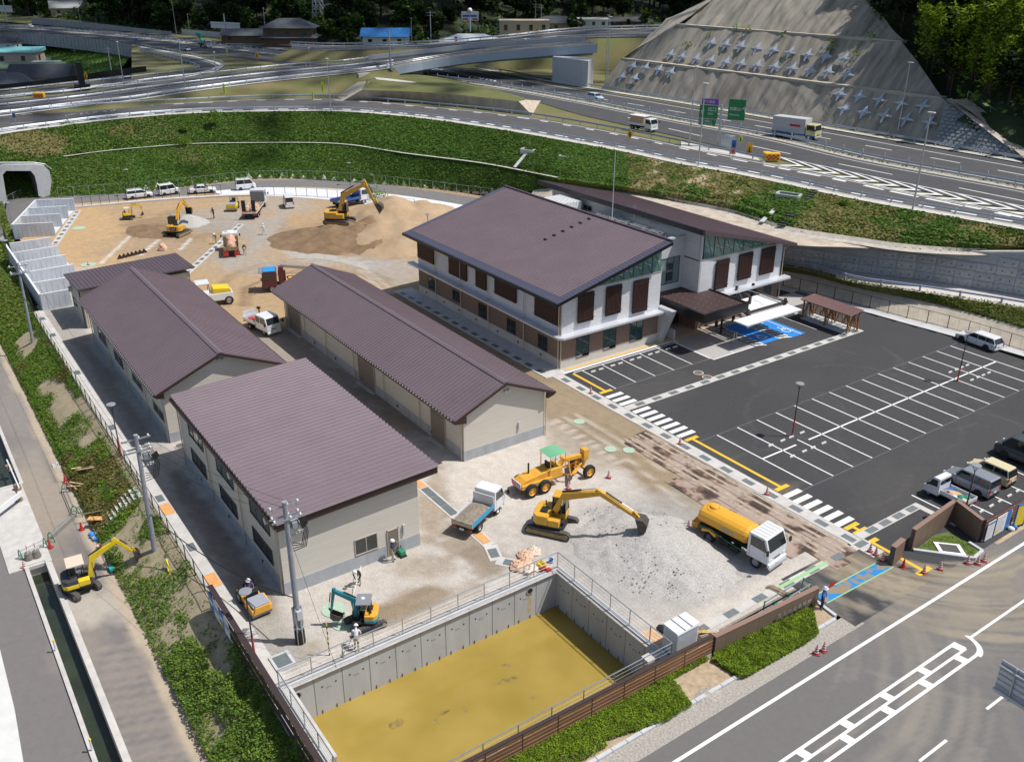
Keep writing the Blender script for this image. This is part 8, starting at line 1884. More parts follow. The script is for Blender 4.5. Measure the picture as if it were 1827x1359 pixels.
def car(label,loc,rz,L=4.4,W=1.7,H=1.45,m=None,belt=.92,hood=1.1,wsl=.75,rear=.25,tail=.0,wr=.31,wb=None,g=.16,rack=False,group=None,doors=2,cat='car',name='car',low=.22):
 """hood: bonnet length, wsl: windscreen run, rear: rear glass run, tail: boot length"""
 m=m or M_vw;t=thing(name,label,cat,loc,rz,group);h=L/2;w=W/2;wb=wb or L*.6;ax=(wb/2+.03,-wb/2+.03)
 fx=h-hood;rx=-h+tail;hz_=belt-.10 if hood>.5 else belt
 S=[(-h,belt-.12 if tail<.1 else belt-.08,.86),(-h+.10,belt,.97),(rx,belt,1),(0,belt,1),(fx,belt,1),(fx+hood*.45,hz_+.0,.97),(h-.12,hz_-.10,.90),(h,hz_-.24,.80)]
 vs=[];fs=[]
 for x,z,k in S:
  for y,zz in((-w*k*.93,low),(-w*k,low+.14),(-w*k,z-.10),(-w*k*.88,z),(w*k*.88,z),(w*k,z-.10),(w*k,low+.14),(w*k*.93,low)):vs.append((x,y,zz))
 for i in range(len(S)-1):
  for j in range(8):fs.append((i*8+j,i*8+(j+1)%8,(i+1)*8+(j+1)%8,(i+1)*8+j))
 fs+=[tuple(range(8)),tuple(range(len(S)*8-8,len(S)*8))];MB().add(vs,fs).bd('body',m,t,bevel=.035)
 x0,x1,x2,x3=rx+.03,rx+rear,fx-wsl,fx;b=w*.90;tp=w*(.90-g);zt=H
 MB().hexa([(x0,-b,belt-.02),(x3,-b,belt-.02),(x3,b,belt-.02),(x0,b,belt-.02),(x1,-tp,zt),(x2,-tp,zt),(x2,tp,zt),(x1,tp,zt)]).bd('cabin',m,t,bevel=.07,seg=3)
 q=lambda f,a,c:a+(c-a)*f;zb=belt+.03;zt2=zt-.10;ft=(zt2-belt)/(zt-belt)
 def slant(xa,xb,name):
  o_=.02*(1 if xa>xb else-1);s0,s1=.06,ft;P_=[(q(s0,xa,xb),-q(s0,b,tp)*.93),(q(s1,xa,xb),-q(s1,b,tp)*.93)]
  v=[(P_[0][0]+o_,P_[0][1],q(s0,belt,zt)),(P_[0][0]+o_,-P_[0][1],q(s0,belt,zt)),(P_[1][0]+o_,-P_[1][1],q(s1,belt,zt)),(P_[1][0]+o_,P_[1][1],q(s1,belt,zt))];MB().prism(v,(-o_*.7,0,-.002)).bd(name,M_cg,t)
 slant(x3,x2,'windscreen');slant(x0,x1,'rear_window')
 xa,xb=q(.5,x0,x1)+.07,q(.5,x3,x2)-.06;n=doors;ys=q(.05,b,tp)
 for sg in(-1,1):
  for i in range(n):
   u0=xa+(xb-xa)*i/n+.03;u1=xa+(xb-xa)*(i+1)/n-.03;ub0,ut0,ub1,ut1=u0,u0,u1,u1
   if i==n-1:ub1=x3-.12;ut1=q(ft,x3,x2)-.10
   if i==0:ub0=x0+.10;ut0=q(ft,x0,x1)+.08
   sideglass(t,[(ub0,zb),(ub1,zb),(ut1,zt2),(ut0,zt2)],q((zb-belt)/(zt-belt),b,tp)+.006,sg,(q((zb-belt)/(zt-belt),b,tp)-q(ft,b,tp)))
  s=MB()
  for i in range(n+1):u=xa+(xb-xa)*i/n;s.box(u-.008,u+.008,sg*(w+.003)-.004,sg*(w+.003)+.004,low+.16,belt-.1)
  s.bd('door_gap',M_cha,t);MB().box(x3-.25,x3-.05,sg*w-(.0 if sg>0 else.2),sg*w+(.2 if sg>0 else 0),belt+.02,belt+.16).bd('mirror',m,t,bevel=.03)
  MB().box(h-.22,h-.02,*sorted((sg*w*.48,sg*w*.80)),hz_-.30,hz_-.12).bd('headlight',M_hl,t,bevel=.02);MB().box(-h-.01,-h+.1,*sorted((sg*w*.66,sg*w*.90)),belt-.35,belt-.06).bd('tail_light',M_tl,t)
  for x in ax:wheel(t,x,sg*(w-.10),wr,.19,sg)
  for x in ax:o=MB().cyl((x,sg*(w+.004),wr),(x,sg*(w-.2),wr),wr*1.2,n=16).bd('wheel_arch',M_cha,t)
 MB().box(h-.10,h+.02,-w*.55,w*.55,low+.02,low+.16).box(-h-.02,-h+.08,-w*.78,w*.78,low+.02,low+.22).bd('bumper_trim',M_cha if m is not M_vw else m,t);MB().box(-h-.03,-h-.01,-.17,.17,low+.28,low+.44).box(h+.01,h+.035,-.17,.17,low+.12,low+.26).bd('number_plate',M_plt,t);MB().box(h-.04,h+.012,-w*.42,w*.42,hz_-.34,hz_-.22).bd('grille',M_cha,t)
 if rack:
  s=MB()
  for k in range(4):x=x1+.1+(x2-x1-.2)*k/3;s.bar((x,-tp,zt+.10),(x,tp,zt+.10),.035,.035)
  for sg in(-1,1):s.bar((x1+.1,sg*tp*.9,zt+.1),(x2-.1,sg*tp*.9,zt+.1),.03,.03);s.bar((x1+.1,sg*tp*.9,zt),(x1+.1,sg*tp*.9,zt+.1),.03,.03)
  s.bd('roof_rack',M_steel,t)
 return t
def at(x,y,z=0,dz=.0):return Vc((x,y,z+dz))
W_=R(180)
car('white estate car with red luggage inside, parked by the far fence of the car park',at(-44.9,91.6,.012),W_-R(4),4.65,1.7,1.42,M_vw,.90,1.25,.75,.45,0,group=None,doors=3)
car('dark grey high-roof van parked at the right edge',at(-28.9,70.9,.012),W_-R(1),4.7,1.7,2.,M_vd,1.12,.45,.75,.15,0,.34,2.6,.06,cat='van',doors=3)
car('cream-coloured compact car in the right-hand row',at(-29.2,66.2,.012),W_-R(1),3.5,1.5,1.52,M_vc,.95,.8,.5,.25,0,.28)
car('silver boxy compact car between the kei truck and the cream car',at(-29.3,63.5,.012),W_-R(1),3.9,1.65,1.62,M_vs,.98,.95,.5,.12,0,.3,g=.12)
car('white car cut off by the right edge beyond the dark van',at(-29.4,76.6,.012),W_,4.3,1.7,1.5,M_vw)
bk=[((232,357),(276,352),4.3,1.5,dict(hood=.95,wsl=.8,rear=.2,rack=True,label='white estate car with a roof rack, leftmost of the row behind the back yard')),((289,351),(324,346),3.4,1.85,dict(hood=.5,wsl=.5,rear=.1,g=.08,belt=1.05,label='white kei minivan, second in the row behind the back yard')),((346,347),(389,344),4.4,1.4,dict(hood=1.2,wsl=.85,rear=.7,tail=.7,label='white saloon car in the row behind the back yard')),((427,341),(461,338),3.4,1.9,dict(hood=.35,wsl=.5,rear=.08,g=.06,belt=1.08,rack=True,label='white kei van with a roof rack, rightmost behind the back yard'))]
for A_,B_,L_,H_,kw in bk:
 a,b_=G(*A_),G(*B_);c=(a+b_)/2+Vc((-.9,-.2,.03));lb=kw.pop('label');car(lb,c,heading(a,b_),L_,1.5 if L_<4 else 1.68,H_,M_vw,wr=.27,group='white cars parked behind the back yard',**kw)
a=G(522,372);car('white kei van seen from behind, parked at the back of the yard',a+Vc((-1.6,0,0)),R(165),3.4,1.48,1.9,M_vw,1.08,.35,.5,.08,0,.27,g=.06)
def pt(A_,z=HZ):return G(*A_,z)
car('pale blue-white hatchback driving on the far carriageway near the rock slope',pt((1062,179))+Vc((0,0,.05)),heading(pt((1050,177)),pt((1090,184))),4.3,1.7,1.5,paint('car_pale_blue',(.50,.60,.70)),tail=.1,rear=.6)
car('white car on the far carriageway at the far left',pt((54,50)),heading(pt((90,55)),pt((30,48))),4.6,1.8,1.5,M_vw,tail=.5,rear=.7)
car('silver saloon car on the near carriageway beside the slip road',pt((331,91)),heading(pt((322,89)),pt((370,95))),4.6,1.75,1.45,M_vs,tail=.7,rear=.7)
car('white high-roof van on the far carriageway at left centre',pt((542,98)),heading(pt((520,95)),pt((560,100))),4.7,1.75,2.,M_vw,1.1,.4,.7,.1,0,.34,g=.06,cat='van',doors=3)
car('small dark car parked beside the green warehouse',pt((855,54)),R(30),4.2,1.7,1.5,M_vd)
def cabover(t,x0,L,W,z0,H,m,name='cab',rake=.25,win2=False):
 """forward-control cab from x0 forward"""
 w=W/2;x1=x0+L;zb=z0+(H-z0)*.50
 MB().prism([(x0,-w,z0),(x1,-w,z0),(x1+.02,-w,zb-.05),(x1-rake,-w,H-.05),(x1-rake-.18,-w,H),(x0+.05,-w,H),(x0,-w,H-.05)],(0,W,0)).bd(name,m,t,bevel=.05)
 MB().hexa([(x1+.012,-w*.90,zb),(x1+.03,-w*.90,zb),(x1+.03,w*.90,zb),(x1+.012,w*.90,zb),(x1-rake+.025,-w*.86,H-.14),(x1-rake+.04,-w*.86,H-.14),(x1-rake+.04,w*.86,H-.14),(x1-rake+.025,w*.86,H-.14)]).bd('windscreen',M_cg,t)
 for sg in(-1,1):
  sg_y=sg*(w+.004)
  def pane(xa,xb,xt):MB().prism([(xa,sg_y,zb+.02),(xb,sg_y,zb-.06),(xt,sg_y,H-.16),(xa,sg_y,H-.16)],(0,.012*sg,0)).bd('side_window',M_cg,t)
  if win2:mid=x0+L*.42;pane(x0+.15,mid-.08,mid-.08);pane(mid+.05,x1-.12,x1-rake-.12)
  else:pane(x0+.22,x1-.12,x1-rake-.12)
  MB().box(x0+.2,x0+.21,sg_y-.005,sg_y+.008,z0+.1,H-.1).box(x1-.32,x1-.31,sg_y-.005,sg_y+.008,z0+.4,zb).bd('door_gap',M_cha,t)
  MB().box(x1-.02,x1+.03,*sorted((sg*w*.62,sg*w*.90)),z0+.18,z0+.36).bd('headlight',M_hl,t);MB().cyl((x1-.12,sg*w,zb+.1),(x1+.1,sg*(w+.28),zb+.25),.02,n=5).box(x1+.02,x1+.12,*sorted((sg*(w+.18),sg*(w+.36))),zb-.02,zb+.34).bd('mirror',M_cha,t)
 MB().box(x1-.05,x1+.12,-w*.98,w*.98,z0-.22,z0+.02).bd('bumper',m if m is not M_vd else M_cha,t,bevel=.03);MB().box(x1+.02,x1+.035,-w*.35,w*.35,z0+.22,z0+.3).bd('grille',M_cha,t);MB().box(x1+.12,x1+.135,-.2,.2,z0-.18,z0-.03).bd('number_plate',M_plt,t)
def chassis(t,x0,x1,W,r,axles,z=.55,dual=()):
 MB().box(x0,x1,-.42,.42,z-.12,z+.1).box(x0+.3,x0+1.1,W*.28,W*.46,z-.3,z+.05).bd('chassis',M_cha,t)
 for x in axles:
  for sg in(-1,1):wheel(t,x,sg*(W/2-.16 if x not in dual else W/2-.22),r,.22 if x not in dual else.42,sg)
def tail(t,x,W,z):
 for sg in(-1,1):MB().box(x-.03,x+.03,*sorted((sg*W*.30,sg*W*.46)),z-.08,z+.08).bd('tail_light',M_tl,t)
 MB().box(x-.04,x-.02,-.18,.18,z-.12,z+.04).bd('number_plate',M_plt,t)
def flatbed(t,x0,x1,W,z,h,m,floor=M_plk,side_m=None,head=0,tailm=None):
 w=W/2;MB().box(x0,x1,-w,w,z-.08,z).bd('bed_floor',floor,t)
 for sg in(-1,1):MB().box(x0,x1,*sorted((sg*(w-.04),sg*w)),z,z+h).bd('side_board',side_m if side_m and sg<0 else m,t)
 MB().box(x0-.04,x0,-w,w,z-.02,z+h).bd('tailgate',tailm or m,t)
 if head:MB().box(x1-.04,x1+.02,-w,w,z,z+head).bd('headboard',m,t)
t=thing('kei_truck','white kei pickup with dented doors carrying a blue tarp, nets and timber','truck',at(-29.2,60.5,.012),W_-R(1));w=.74
MB().prism([(.45,-w,.3),(1.68,-w,.3),(1.70,-w,.75),(1.55,-w,.95),(1.12,-w,1.62),(1.,-w,1.74),(.52,-w,1.74),(.45,-w,1.1)],(0,2*w,0)).bd('cab',M_vw,t,bevel=.06,seg=3)
MB().hexa([(1.56,-w*.86,.99),(1.58,-w*.86,.99),(1.58,w*.86,.99),(1.56,w*.86,.99),(1.17,-w*.82,1.56),(1.19,-w*.82,1.58),(1.19,w*.82,1.58),(1.17,w*.82,1.56)]).bd('windscreen',M_cg,t);MB().box(.43,.455,-w*.8,w*.8,1.25,1.6).bd('rear_window',M_cg,t)
for sg in(-1,1):MB().prism([(.62,sg*(w+.004),1.05),(1.38,sg*(w+.004),.98),(1.08,sg*(w+.004),1.56),(.64,sg*(w+.004),1.56)],(0,.01*sg,0)).bd('side_window',M_cg,t);MB().box(1.66,1.72,*sorted((sg*.4,sg*.66)),.62,.78).bd('headlight',M_hl,t);MB().box(1.3,1.42,*sorted((sg*w,sg*(w+.16))),1.,1.15).bd('mirror',M_cha,t)
chassis(t,-1.6,1.2,1.48,.27,(1.25,-.95),.4);flatbed(t,-1.70,.38,1.42,.66,.27,M_vw,M_steel);tail(t,-1.74,1.48,.48)
for k,(x,y,sx,sy,sz,m_)in enumerate(((.1,-.15,.3,.35,.12,M_bb),(-.2,.15,.55,.3,.14,M_ply),(-.5,-.1,.5,.35,.12,M_lum),(-1.,.15,.3,.35,.2,M_gate),(-1.2,-.2,.25,.3,.18,M_gate),(-.75,.35,.4,.2,.1,M_bw),(-.05,.3,.2,.2,.15,M_bkt),(-1.35,.3,.25,.2,.15,M_bagw))):MB().ball((x,y,.68+sz*.4),1,8,5,sc=(sx,sy,sz)).bd('load',m_,t)
a,b_=G(830,952),G(879,905);t=thing('dump_truck','white dump truck loaded with wet grey sand and a blue side board','dump truck',(a+b_)/2,heading(a,b_));L_=(b_-a).length;w=1.7;h=2.35
chassis(t,-2.2,1.6,w,.38,(1.35,-1.25),.62,(-1.25,));cabover(t,.80,1.45,w,.55,2.15,M_vw,rake=.3);flatbed(t,-2.35,.66,w+.02,.92,.36,M_vw,M_bkt,mat('side_blue',(.02,.30,.52),.5),.95,mat('tailgate_worn',(.48,.42,.30),.7,var=.3,scale=4));tail(t,-2.38,w,.7)
heapm=MB();hv=[];nn=10
for j in range(nn):
 for i in range(nn):u=-1+2*i/(nn-1);v=-1+2*j/(nn-1);hv.append((-.86+u*1.44,v*.8,.98+.32*(1-u*u*.6)*(1-v*v*.6)+.07*noise.noise(Vc((u*3,v*3,7)))))
heapm.add(hv,[(j*nn+i,j*nn+i+1,(j+1)*nn+i+1,(j+1)*nn+i)for j in range(nn-1)for i in range(nn-1)]).bd('sand_load',mat('wet_sand',(.24,.20,.155),.95,var=.3,scale=5,bump=1,bscale=14),t,smooth=True)
a,b_=G(1275,965),G(1392,1015);t=thing('water_tanker','white-cabbed truck with an orange-yellow oval water tank','tank truck',Vc((-33.9,42.75,0)),heading(a,b_)+R(0));hd=R(7);t.rotation_euler.z=hd
chassis(t,-3.,2.2,2.1,.43,(2.05,-1.75),.75,(-1.75,));cabover(t,1.35,1.65,2.1,.72,2.55,M_vw,rake=.35)
prof=[(math.cos(R(a_))*.98*(1 if abs(math.cos(R(a_)))<.9 else.98),math.sin(R(a_))*.66)for a_ in range(0,360,20)];M_tank=mat('tank_orange',(.78,.40,.035),.4,var=.05,scale=1,coat=.3)
v_=[];Sx=[(-2.95,.80),(-2.85,.94),(-2.7,1.),(.85,1.),(1.,.94),(1.1,.8)]
for x,k in Sx:v_+=[(x,p_[0]*k,1.68+p_[1]*k)for p_ in prof]
n=18;MB().add(v_,[(i*n+j,i*n+(j+1)%n,(i+1)*n+(j+1)%n,(i+1)*n+j)for i in range(5)for j in range(n)]+[tuple(range(n)),tuple(range(5*n,6*n))]).bd('tank',M_tank,t,smooth=False)
MB().lathe([(.3,2.3),(.3,2.42),(.24,2.46),(0,2.46)],(-2.2,0,0),14).bd('filler_hatch',M_tank,t);MB().lathe([(.42,2.44),(.44,2.47),(.42,2.5)],(-2.2,0,0),14).bd('hatch_rail',M_eo,t);MB().box(-.9,.1,-.985,-.975,1.55,1.72).bd('tank_lettering',M_ink,t)
for sg in(-1,1):MB().prism([(-2.35,sg*.85,.8),(-2.3,sg*.85,1.),(-1.75,sg*.85,1.12),(-1.2,sg*.85,1.),(-1.15,sg*.85,.8),(-1.25,sg*.85,.8),(-1.75,sg*.85,1.),(-2.25,sg*.85,.8)],(0,.25*sg,0)).bd('mudguard',M_eo,t)
MB().tube([(-2.7,-.9,1.),(-1.6,-.95,1.15),(-.6,-.95,.9),(.4,-.95,.8),(1.2,-.9,.7)],.03,5).bd('green_hose',M_gate,t);MB().box(-3.45,-2.95,-.7,.7,.5,.9).tube([(-3.3,-.8,.9),(-3.4,0,1.1),(-3.3,.8,.9)],.05,5).bd('spray_bar',M_eo,t);MB().box(-1.,-.2,-.9,-.5,.35,.75).box(.0,.6,-.95,-.5,.3,.7).bd('pump',M_cha,t);MB().box(3.05,3.2,-1.,1.,.35,.5).bd('front_spray_bar',M_steel,t)
tb_=MB();
for k in range(5):tb_.box(1.5,2.55,-.75+k*.36,-.71+k*.36,2.55,2.58)
tb_.bd('cab_roof_ribs',M_vw,t)
t=thing('crew_cab_truck','white double-cab works truck with tail lift parked between the sheds','truck',Vc((-91.7,30.9,0)),R(12));chassis(t,-2.2,1.7,1.7,.37,(1.55,-1.2),.62,(-1.2,));cabover(t,.1,2.25,1.7,.55,2.12,M_vw,rake=.3,win2=True);flatbed(t,-2.3,.0,1.7,.85,.36,M_vw,M_bkt);MB().box(-2.45,-2.38,-.8,.8,.6,1.75).bd('tail_lift',M_vw,t);MB().bar((-1.6,.8,.9),(-1.6,.8,2.1),.1,.1).box(-1.75,-1.4,.6,.9,1.9,2.1).bd('crane_post',M_cha,t);MB().box(-1.9,-1.2,-.5,.1,.9,1.1).bd('load',M_cone,t);MB().box(-2.1,-1.8,-.3,.2,.9,1.05).bd('load',M_bb,t);MB().box(2.36,2.38,.1,.6,.95,1.05).bd('orange_notice',M_am,t)
t=thing('crane_truck','maroon lorry with a bright blue cab roof and folded crane, half behind the long shed','crane truck',Vc((-103.,39.1,0)),R(-100));M_mar=paint('truck_maroon',(.10,.012,.025));t.rotation_euler.z=R(-112)
chassis(t,-4.2,2.6,2.2,.46,(2.4,-2.4),.8,(-2.4,));cabover(t,1.75,1.75,2.2,.75,2.6,M_mar,rake=.12);MB().box(1.85,3.3,-.98,.98,2.6,2.68).bd('blue_roof_sheet',mat('roof_blue',(.02,.28,.62),.5),t,bevel=.02);MB().box(3.35,3.9,-1.1,1.1,2.5,2.6).bd('visor_rack',M_steel,t)
MB().box(.9,1.5,-.4,.4,.9,2.9).box(.7,1.6,-.9,-.5,.9,2.2).bd('crane_column',M_mar,t);MB().bar((1.2,0,3.),(-3.8,.1,2.3),.3,.35).bd('crane_boom',M_steel,t);flatbed(t,-4.2,.6,2.2,1.,.3,M_mar,M_am,None);MB().box(-4.1,.4,-1.,1.,1.02,1.25).bd('orange_sheet',M_eo,t)
a,b_=G(437,400),G(466,360);t=thing('flatbed_truck','white flatbed truck with raised black ramps and salmon bulk bags','truck',(a+b_)/2+Vc((0,.3,0)),heading(a,b_));L_=(b_-a).length;h=min(4.8,L_/2)
chassis(t,-h,h-1,2.3,.42,(h-1.2,-h+1.6,-h+2.9),.7,(-h+1.6,-h+2.9));cabover(t,h-1.7,1.6,2.3,.7,2.9,M_vw,rake=.15);flatbed(t,-h,h-1.85,2.35,1.,.12,M_vw,M_plk);MB().box(h-1.9,h-1.8,-1.1,1.1,1,2.6).bd('headboard',mat('mesh_grey',(.2,.2,.21),.6),t)
for y in(-.75,.75):MB().box(-h+.1,-h+.25,y-.3,y+.3,1.,3.).bd('ramp',M_cha,t);MB().box(-h+.05,-h+.1,y-.3,y+.3,1.,1.25).bd('reflector',M_eo,t)
for sg in(-1,1):MB().box(-h-.02,-h+.1,*sorted((sg*.6,sg*1.1)),.6,.85).bd('tail_light',M_tl,t)
for k,(x,y)in enumerate(((-h+1.4,-.4),(-h+1.5,.45),(-h+2.5,0),(-h+3.2,-.5))):
 c=t.matrix_basis@Vc((x,y,1.02));bg_=crumple('salmon bulk bag riding on the flatbed truck with ramps',0+CX,900,0,.62,.85,M_bag,seed=k*3.1,cat='bulk bag');bg_.location=c;bg_['group']='bulk bags on the flatbed truck'
a,b_=G(410,463),G(409,432);t=thing('dump_truck','white dump truck with red mudguards seen from behind, carrying a salmon bulk bag','dump truck',Vc((-122.2,38.2,0)),heading(a,b_)+R(0));chassis(t,-2.3,1.6,2.,.42,(1.5,-1.3),.7,(-1.3,));cabover(t,.85,1.6,2.,.65,2.5,M_vw,rake=.2);flatbed(t,-2.5,.7,2.,1.,.45,mat('tipper_brown',(.30,.2,.1),.7,var=.3,scale=3),M_plk,None,1.1)
for y in(-.75,.75):MB().box(-2.62,-2.56,y-.35,y+.35,.25,.85).bd('mud_flap',M_cone,t)
MB().ball((1.6,0,2.5),.6,10,6,sc=(.9,1.2,.35)).bd('air_deflector',M_vw,t,smooth=True)
c=t.matrix_basis@Vc((-1.3,0,1.02));bg_=crumple('salmon bulk bag in the tipper of the dump truck',CX,900,0,.65,1.,M_bag,seed=9,cat='bulk bag');bg_.location=c;c=t.matrix_basis@Vc((-.1,0,1.5));bg_=crumple('salmon bulk bag piled behind the cab of the dump truck',CX,900,0,.7,1.1,M_bag,seed=19,cat='bulk bag');bg_.location=c
crumple('square salmon bulk bag with red figures standing on the back yard',291,446,0,.62,1.,M_bag,cat='bulk bag',seed=4)
a,b_=G(606,375),G(656,364);t=thing('flatbed_truck','white lorry with a blue bed behind the soil heap','truck',(a+b_)/2+Vc((-1.5,0,0)),heading(a,b_));chassis(t,-3,2.4,2.1,.45,(2.2,-1.8),.75,(-1.8,));cabover(t,1.6,1.6,2.1,.7,2.5,M_vw,rake=.3);flatbed(t,-3.1,1.4,2.1,1.05,.4,M_vb,M_cha,None,1.2)
a,b_=pt((1389,243)),pt((1448,251));t=thing('box_lorry','grey box lorry with a pale yellow cab and blue skirt on the far carriageway','lorry',(a+b_)/2+Vc((0,.2,0)),heading(a,b_));h=4.1
chassis(t,-h,h-.6,2.4,.5,(h-1.3,-h+1.5,-h+2.7),.85,(-h+1.5,-h+2.7));cabover(t,h-1.9,1.8,2.35,.8,2.7,paint('cab_yellow',(.68,.60,.28)),rake=.2);MB().box(-h,h-2.05,-1.2,1.2,1.,3.5).bd('cargo_box',mat('box_grey',(.50,.50,.52),.5),t,bevel=.04);MB().box(-h,h-2.05,-1.21,1.21,.75,1.02).box(h-1.9,h-.08,-1.19,1.19,.7,.95).bd('blue_skirt',M_vb,t);MB().box(-.8,1.2,-1.225,-1.2,2.1,2.5).bd('red_mark',M_cone,t)
a,b_=pt((1127,230)),pt((1165,236));t=thing('box_lorry','small pale flatbed lorry carrying timber crates on the near carriageway','lorry',(a+b_)/2,heading(a,b_));chassis(t,-2.6,2,2,.42,(1.9,-1.6),.7,(-1.6,));cabover(t,1.2,1.5,2.,.65,2.3,M_vw,rake=.3);flatbed(t,-2.7,1.1,2.,1.,.4,M_vw);MB().box(-2.3,.8,-.8,.8,1.05,2.5).bd('cargo_crate',M_ply,t,bevel=.03);MB().box(-2.4,.9,-.9,.9,2.5,2.62).bd('cargo_lid',M_bw,t)
a,b_=pt((352,83)),pt((382,87));t=thing('lift_truck','pale truck with a teal folded lift arm parked on the hatched gore far left','truck',(a+b_)/2,heading(a,b_));chassis(t,-3.2,2.2,2.1,.45,(2,-1.9),.7,(-1.9,));cabover(t,1.3,1.6,2.1,.7,2.5,M_vs,rake=.3);flatbed(t,-3.2,1.1,2.1,1.,.3,M_cha);MB().bar((-1,0,1.2),(-4.6,0,4.2),.7,.6).box(-5.2,-2.2,-.5,.5,3.8,4.6).box(-2,-.4,-.6,.6,1,2.2).bd('lift_arm',mat('lift_teal',(.01,.33,.27),.5),t)
def exc(label,loc,hd,trk,S,m,J,tl=2.6,tw=1.9,bw=1.8,cab='cab',canm=None,bk=.8,ctr=0,roofm=None,back=1.3,logo=None,tz=0,stripe=None,thick=.30,name='excavator'):
 """J: joints in the boom plane (x ahead of centre, z): foot, bend, elbow, wrist, bucket tip"""
 t=thing(name,label,'excavator',loc,hd);tr=trk-hd;th=.34*S*1.6;Mt=Matrix.Rotation(tr,4,'Z')
 for sg in(-1,1):
  r=th/2;P_=[];n=7
  for i in range(n+1):a=R(-90+180*i/n);P_.append((tl/2-r+r*math.cos(a),r+r*math.sin(a)))
  for i in range(n+1):a=R(90+180*i/n);P_.append((-tl/2+r+r*math.cos(a),r+r*math.sin(a)))
  yw=.22*S*1.5;o=MB().ext(P_,sg*tw/2-yw/2,sg*tw/2+yw/2).bd('track',M_trk,t);o.rotation_euler.z=tr
  g_=MB();N_=int(tl*2/.16);per=P_+[P_[0]];seg=interp([Vc((p_[0],0,p_[1]))for p_ in per],N_)
  for i in range(N_-1):
   p=seg[i];q=seg[i+1];d=(q-p).normalized();nm=Vc((-d.z,0,d.x))*-1;c=(p+q)/2+nm*.01+Vc((0,sg*tw/2,0));g_.bar(c-Vc((0,yw/2,0)),c+Vc((0,yw/2,0)),.05,.05,up=nm)
  g_.bd('grousers',M_trk,o,kind='stuff');MB().box(-tl/2+r*1.3,tl/2-r*1.3,*sorted((sg*(tw/2+yw/2),sg*(tw/2+yw/2+.03))),th*.25,th*.72).bd('track_frame',M_und if m is M_ey else M_cha,o)
  for x in(-tl/2+r,tl/2-r):MB().cyl((x,sg*(tw/2+yw/2-.01),r),(x,sg*(tw/2+yw/2+.04),r),r*.62,n=12).bd('sprocket',M_und,o)
 u=MB().box(-tl*.28,tl*.28,-tw/2,tw/2,th*.35,th*.8).bd('undercarriage',M_cha,t);u.rotation_euler.z=tr;MB().cyl((0,0,th*.75),(0,0,th+.1),.55*S,n=16).bd('slew_ring',M_cha,t)
 z0=th+.1;hb=.78*S;w=bw/2;fx=.85*S
 o=[(-back*.72,-w),(-back*.95,-w*.72),(-back,0),(-back*.95,w*.72),(-back*.72,w),(fx*.9,w),(fx,w*.8),(fx,-w*.8),(fx*.9,-w)]
 MB().extz(o,z0,z0+.16).bd('deck',M_cha,t);o2=[(-back*.72,-w),(-back*.95,-w*.72),(-back,0),(-back*.95,w*.72),(-back*.72,w),(-.05,w),(-.05,-w)]
 MB().extz(o2,z0+.14,z0+hb).bd('engine_hood',m if stripe is None else stripe,t,bevel=.06)
 if stripe is not None:MB().extz([(x*1.03,y*1.03)for x,y in o2],z0+.1,z0+hb*.55).bd('counterweight',m,t,bevel=.05)
 MB().box(-.05,fx*.8,*sorted((-w,-w*.45)),z0+.14,z0+hb*.75).bd('tool_box',m,t,bevel=.04)
 MB().box(-back*.6,-back*.2,-w*.5,w*.1,z0+hb,z0+hb+.12*S).bd('hood_grille',M_rub,t,bevel=.02);MB().cyl((-back*.5,w*.5,z0+hb),(-back*.5,w*.5,z0+hb+.3*S),.05,n=8).bd('exhaust',M_cha,t)
 if logo:
  M=Matrix.Rotation(R(-90),4,'Z')@Matrix.Rotation(R(90),4,'X');M.translation=(-back-.02,.42,z0+.4);MB().box(-back-.015,-back+.02,-.48,.48,z0+.28,z0+.85).bd('logo_plate',M_rub,t);txo(logo,.42,M_bw,t,M,'lettering',.004)
 cy=w*.52;cw=w*.86;H_=1.5*S*1.05
 if cab=='cab':
  x0,x1=-.05,fx*1.;y0,y1=w*.12,w*1.;zc0=z0+.15;zc1=zc0+H_
  MB().box(x0,x1,y0,y1,zc0,zc0+.45).bd('cab_base',m if roofm is None else roofm,t,bevel=.03);MB().box(x0-.03,x1-.12,y0-.02,y1+.02,zc1-.09,zc1).bd('cab_roof',roofm or m,t,bevel=.04);MB().box(x0+.03,x1-.05,y0+.03,y1-.03,zc0+.44,zc1-.08).bd('cab_glass',M_cg,t)
  p_=MB()
  for x in(x0+.03,(x0+x1)/2,x1-.05):
   for y in(y0+.02,y1-.02):p_.bar((x,y,zc0+.4),(x-(.08 if x>x1-.1 else 0),y,zc1-.05),.07,.07)
  p_.bd('cab_pillars',M_cha,t)
 else:
  x0,x1=-back*.55,fx*.65;zc1=z0+H_*1.12;MB().box(x0,x1,-w*.75,w*.85,zc1-.06,zc1+.02).bd('canopy_roof',canm,t,bevel=.03)
  p_=MB()
  for x,y in((x0+.1,-w*.65),(x0+.1,w*.75)):p_.bar((x,y,z0+.3),(x,y,zc1),.05,.05)
  p_.bar((x1-.1,w*.7,z0+.2),(x1-.1,w*.7,zc1),.04,.04);p_.bd('canopy_posts',M_cha,t);MB().box(-.35,.05,-.25,.25,z0+hb*.6,z0+hb*.75).box(-.42,-.32,-.25,.25,z0+hb*.7,z0+hb*.75+.5).bd('seat',M_rub,t,bevel=.03);MB().cyl((.25,-.2,z0+.3),(.3,-.2,z0+.85),.03,n=6).cyl((.25,.2,z0+.3),(.3,.2,z0+.85),.03,n=6).bd('levers',M_rub,t)
 off=-w*.16 if cab=='cab' else 0;J=[Vc((a,off,b))for a,b in J];f,bd,e,wr,tp=J
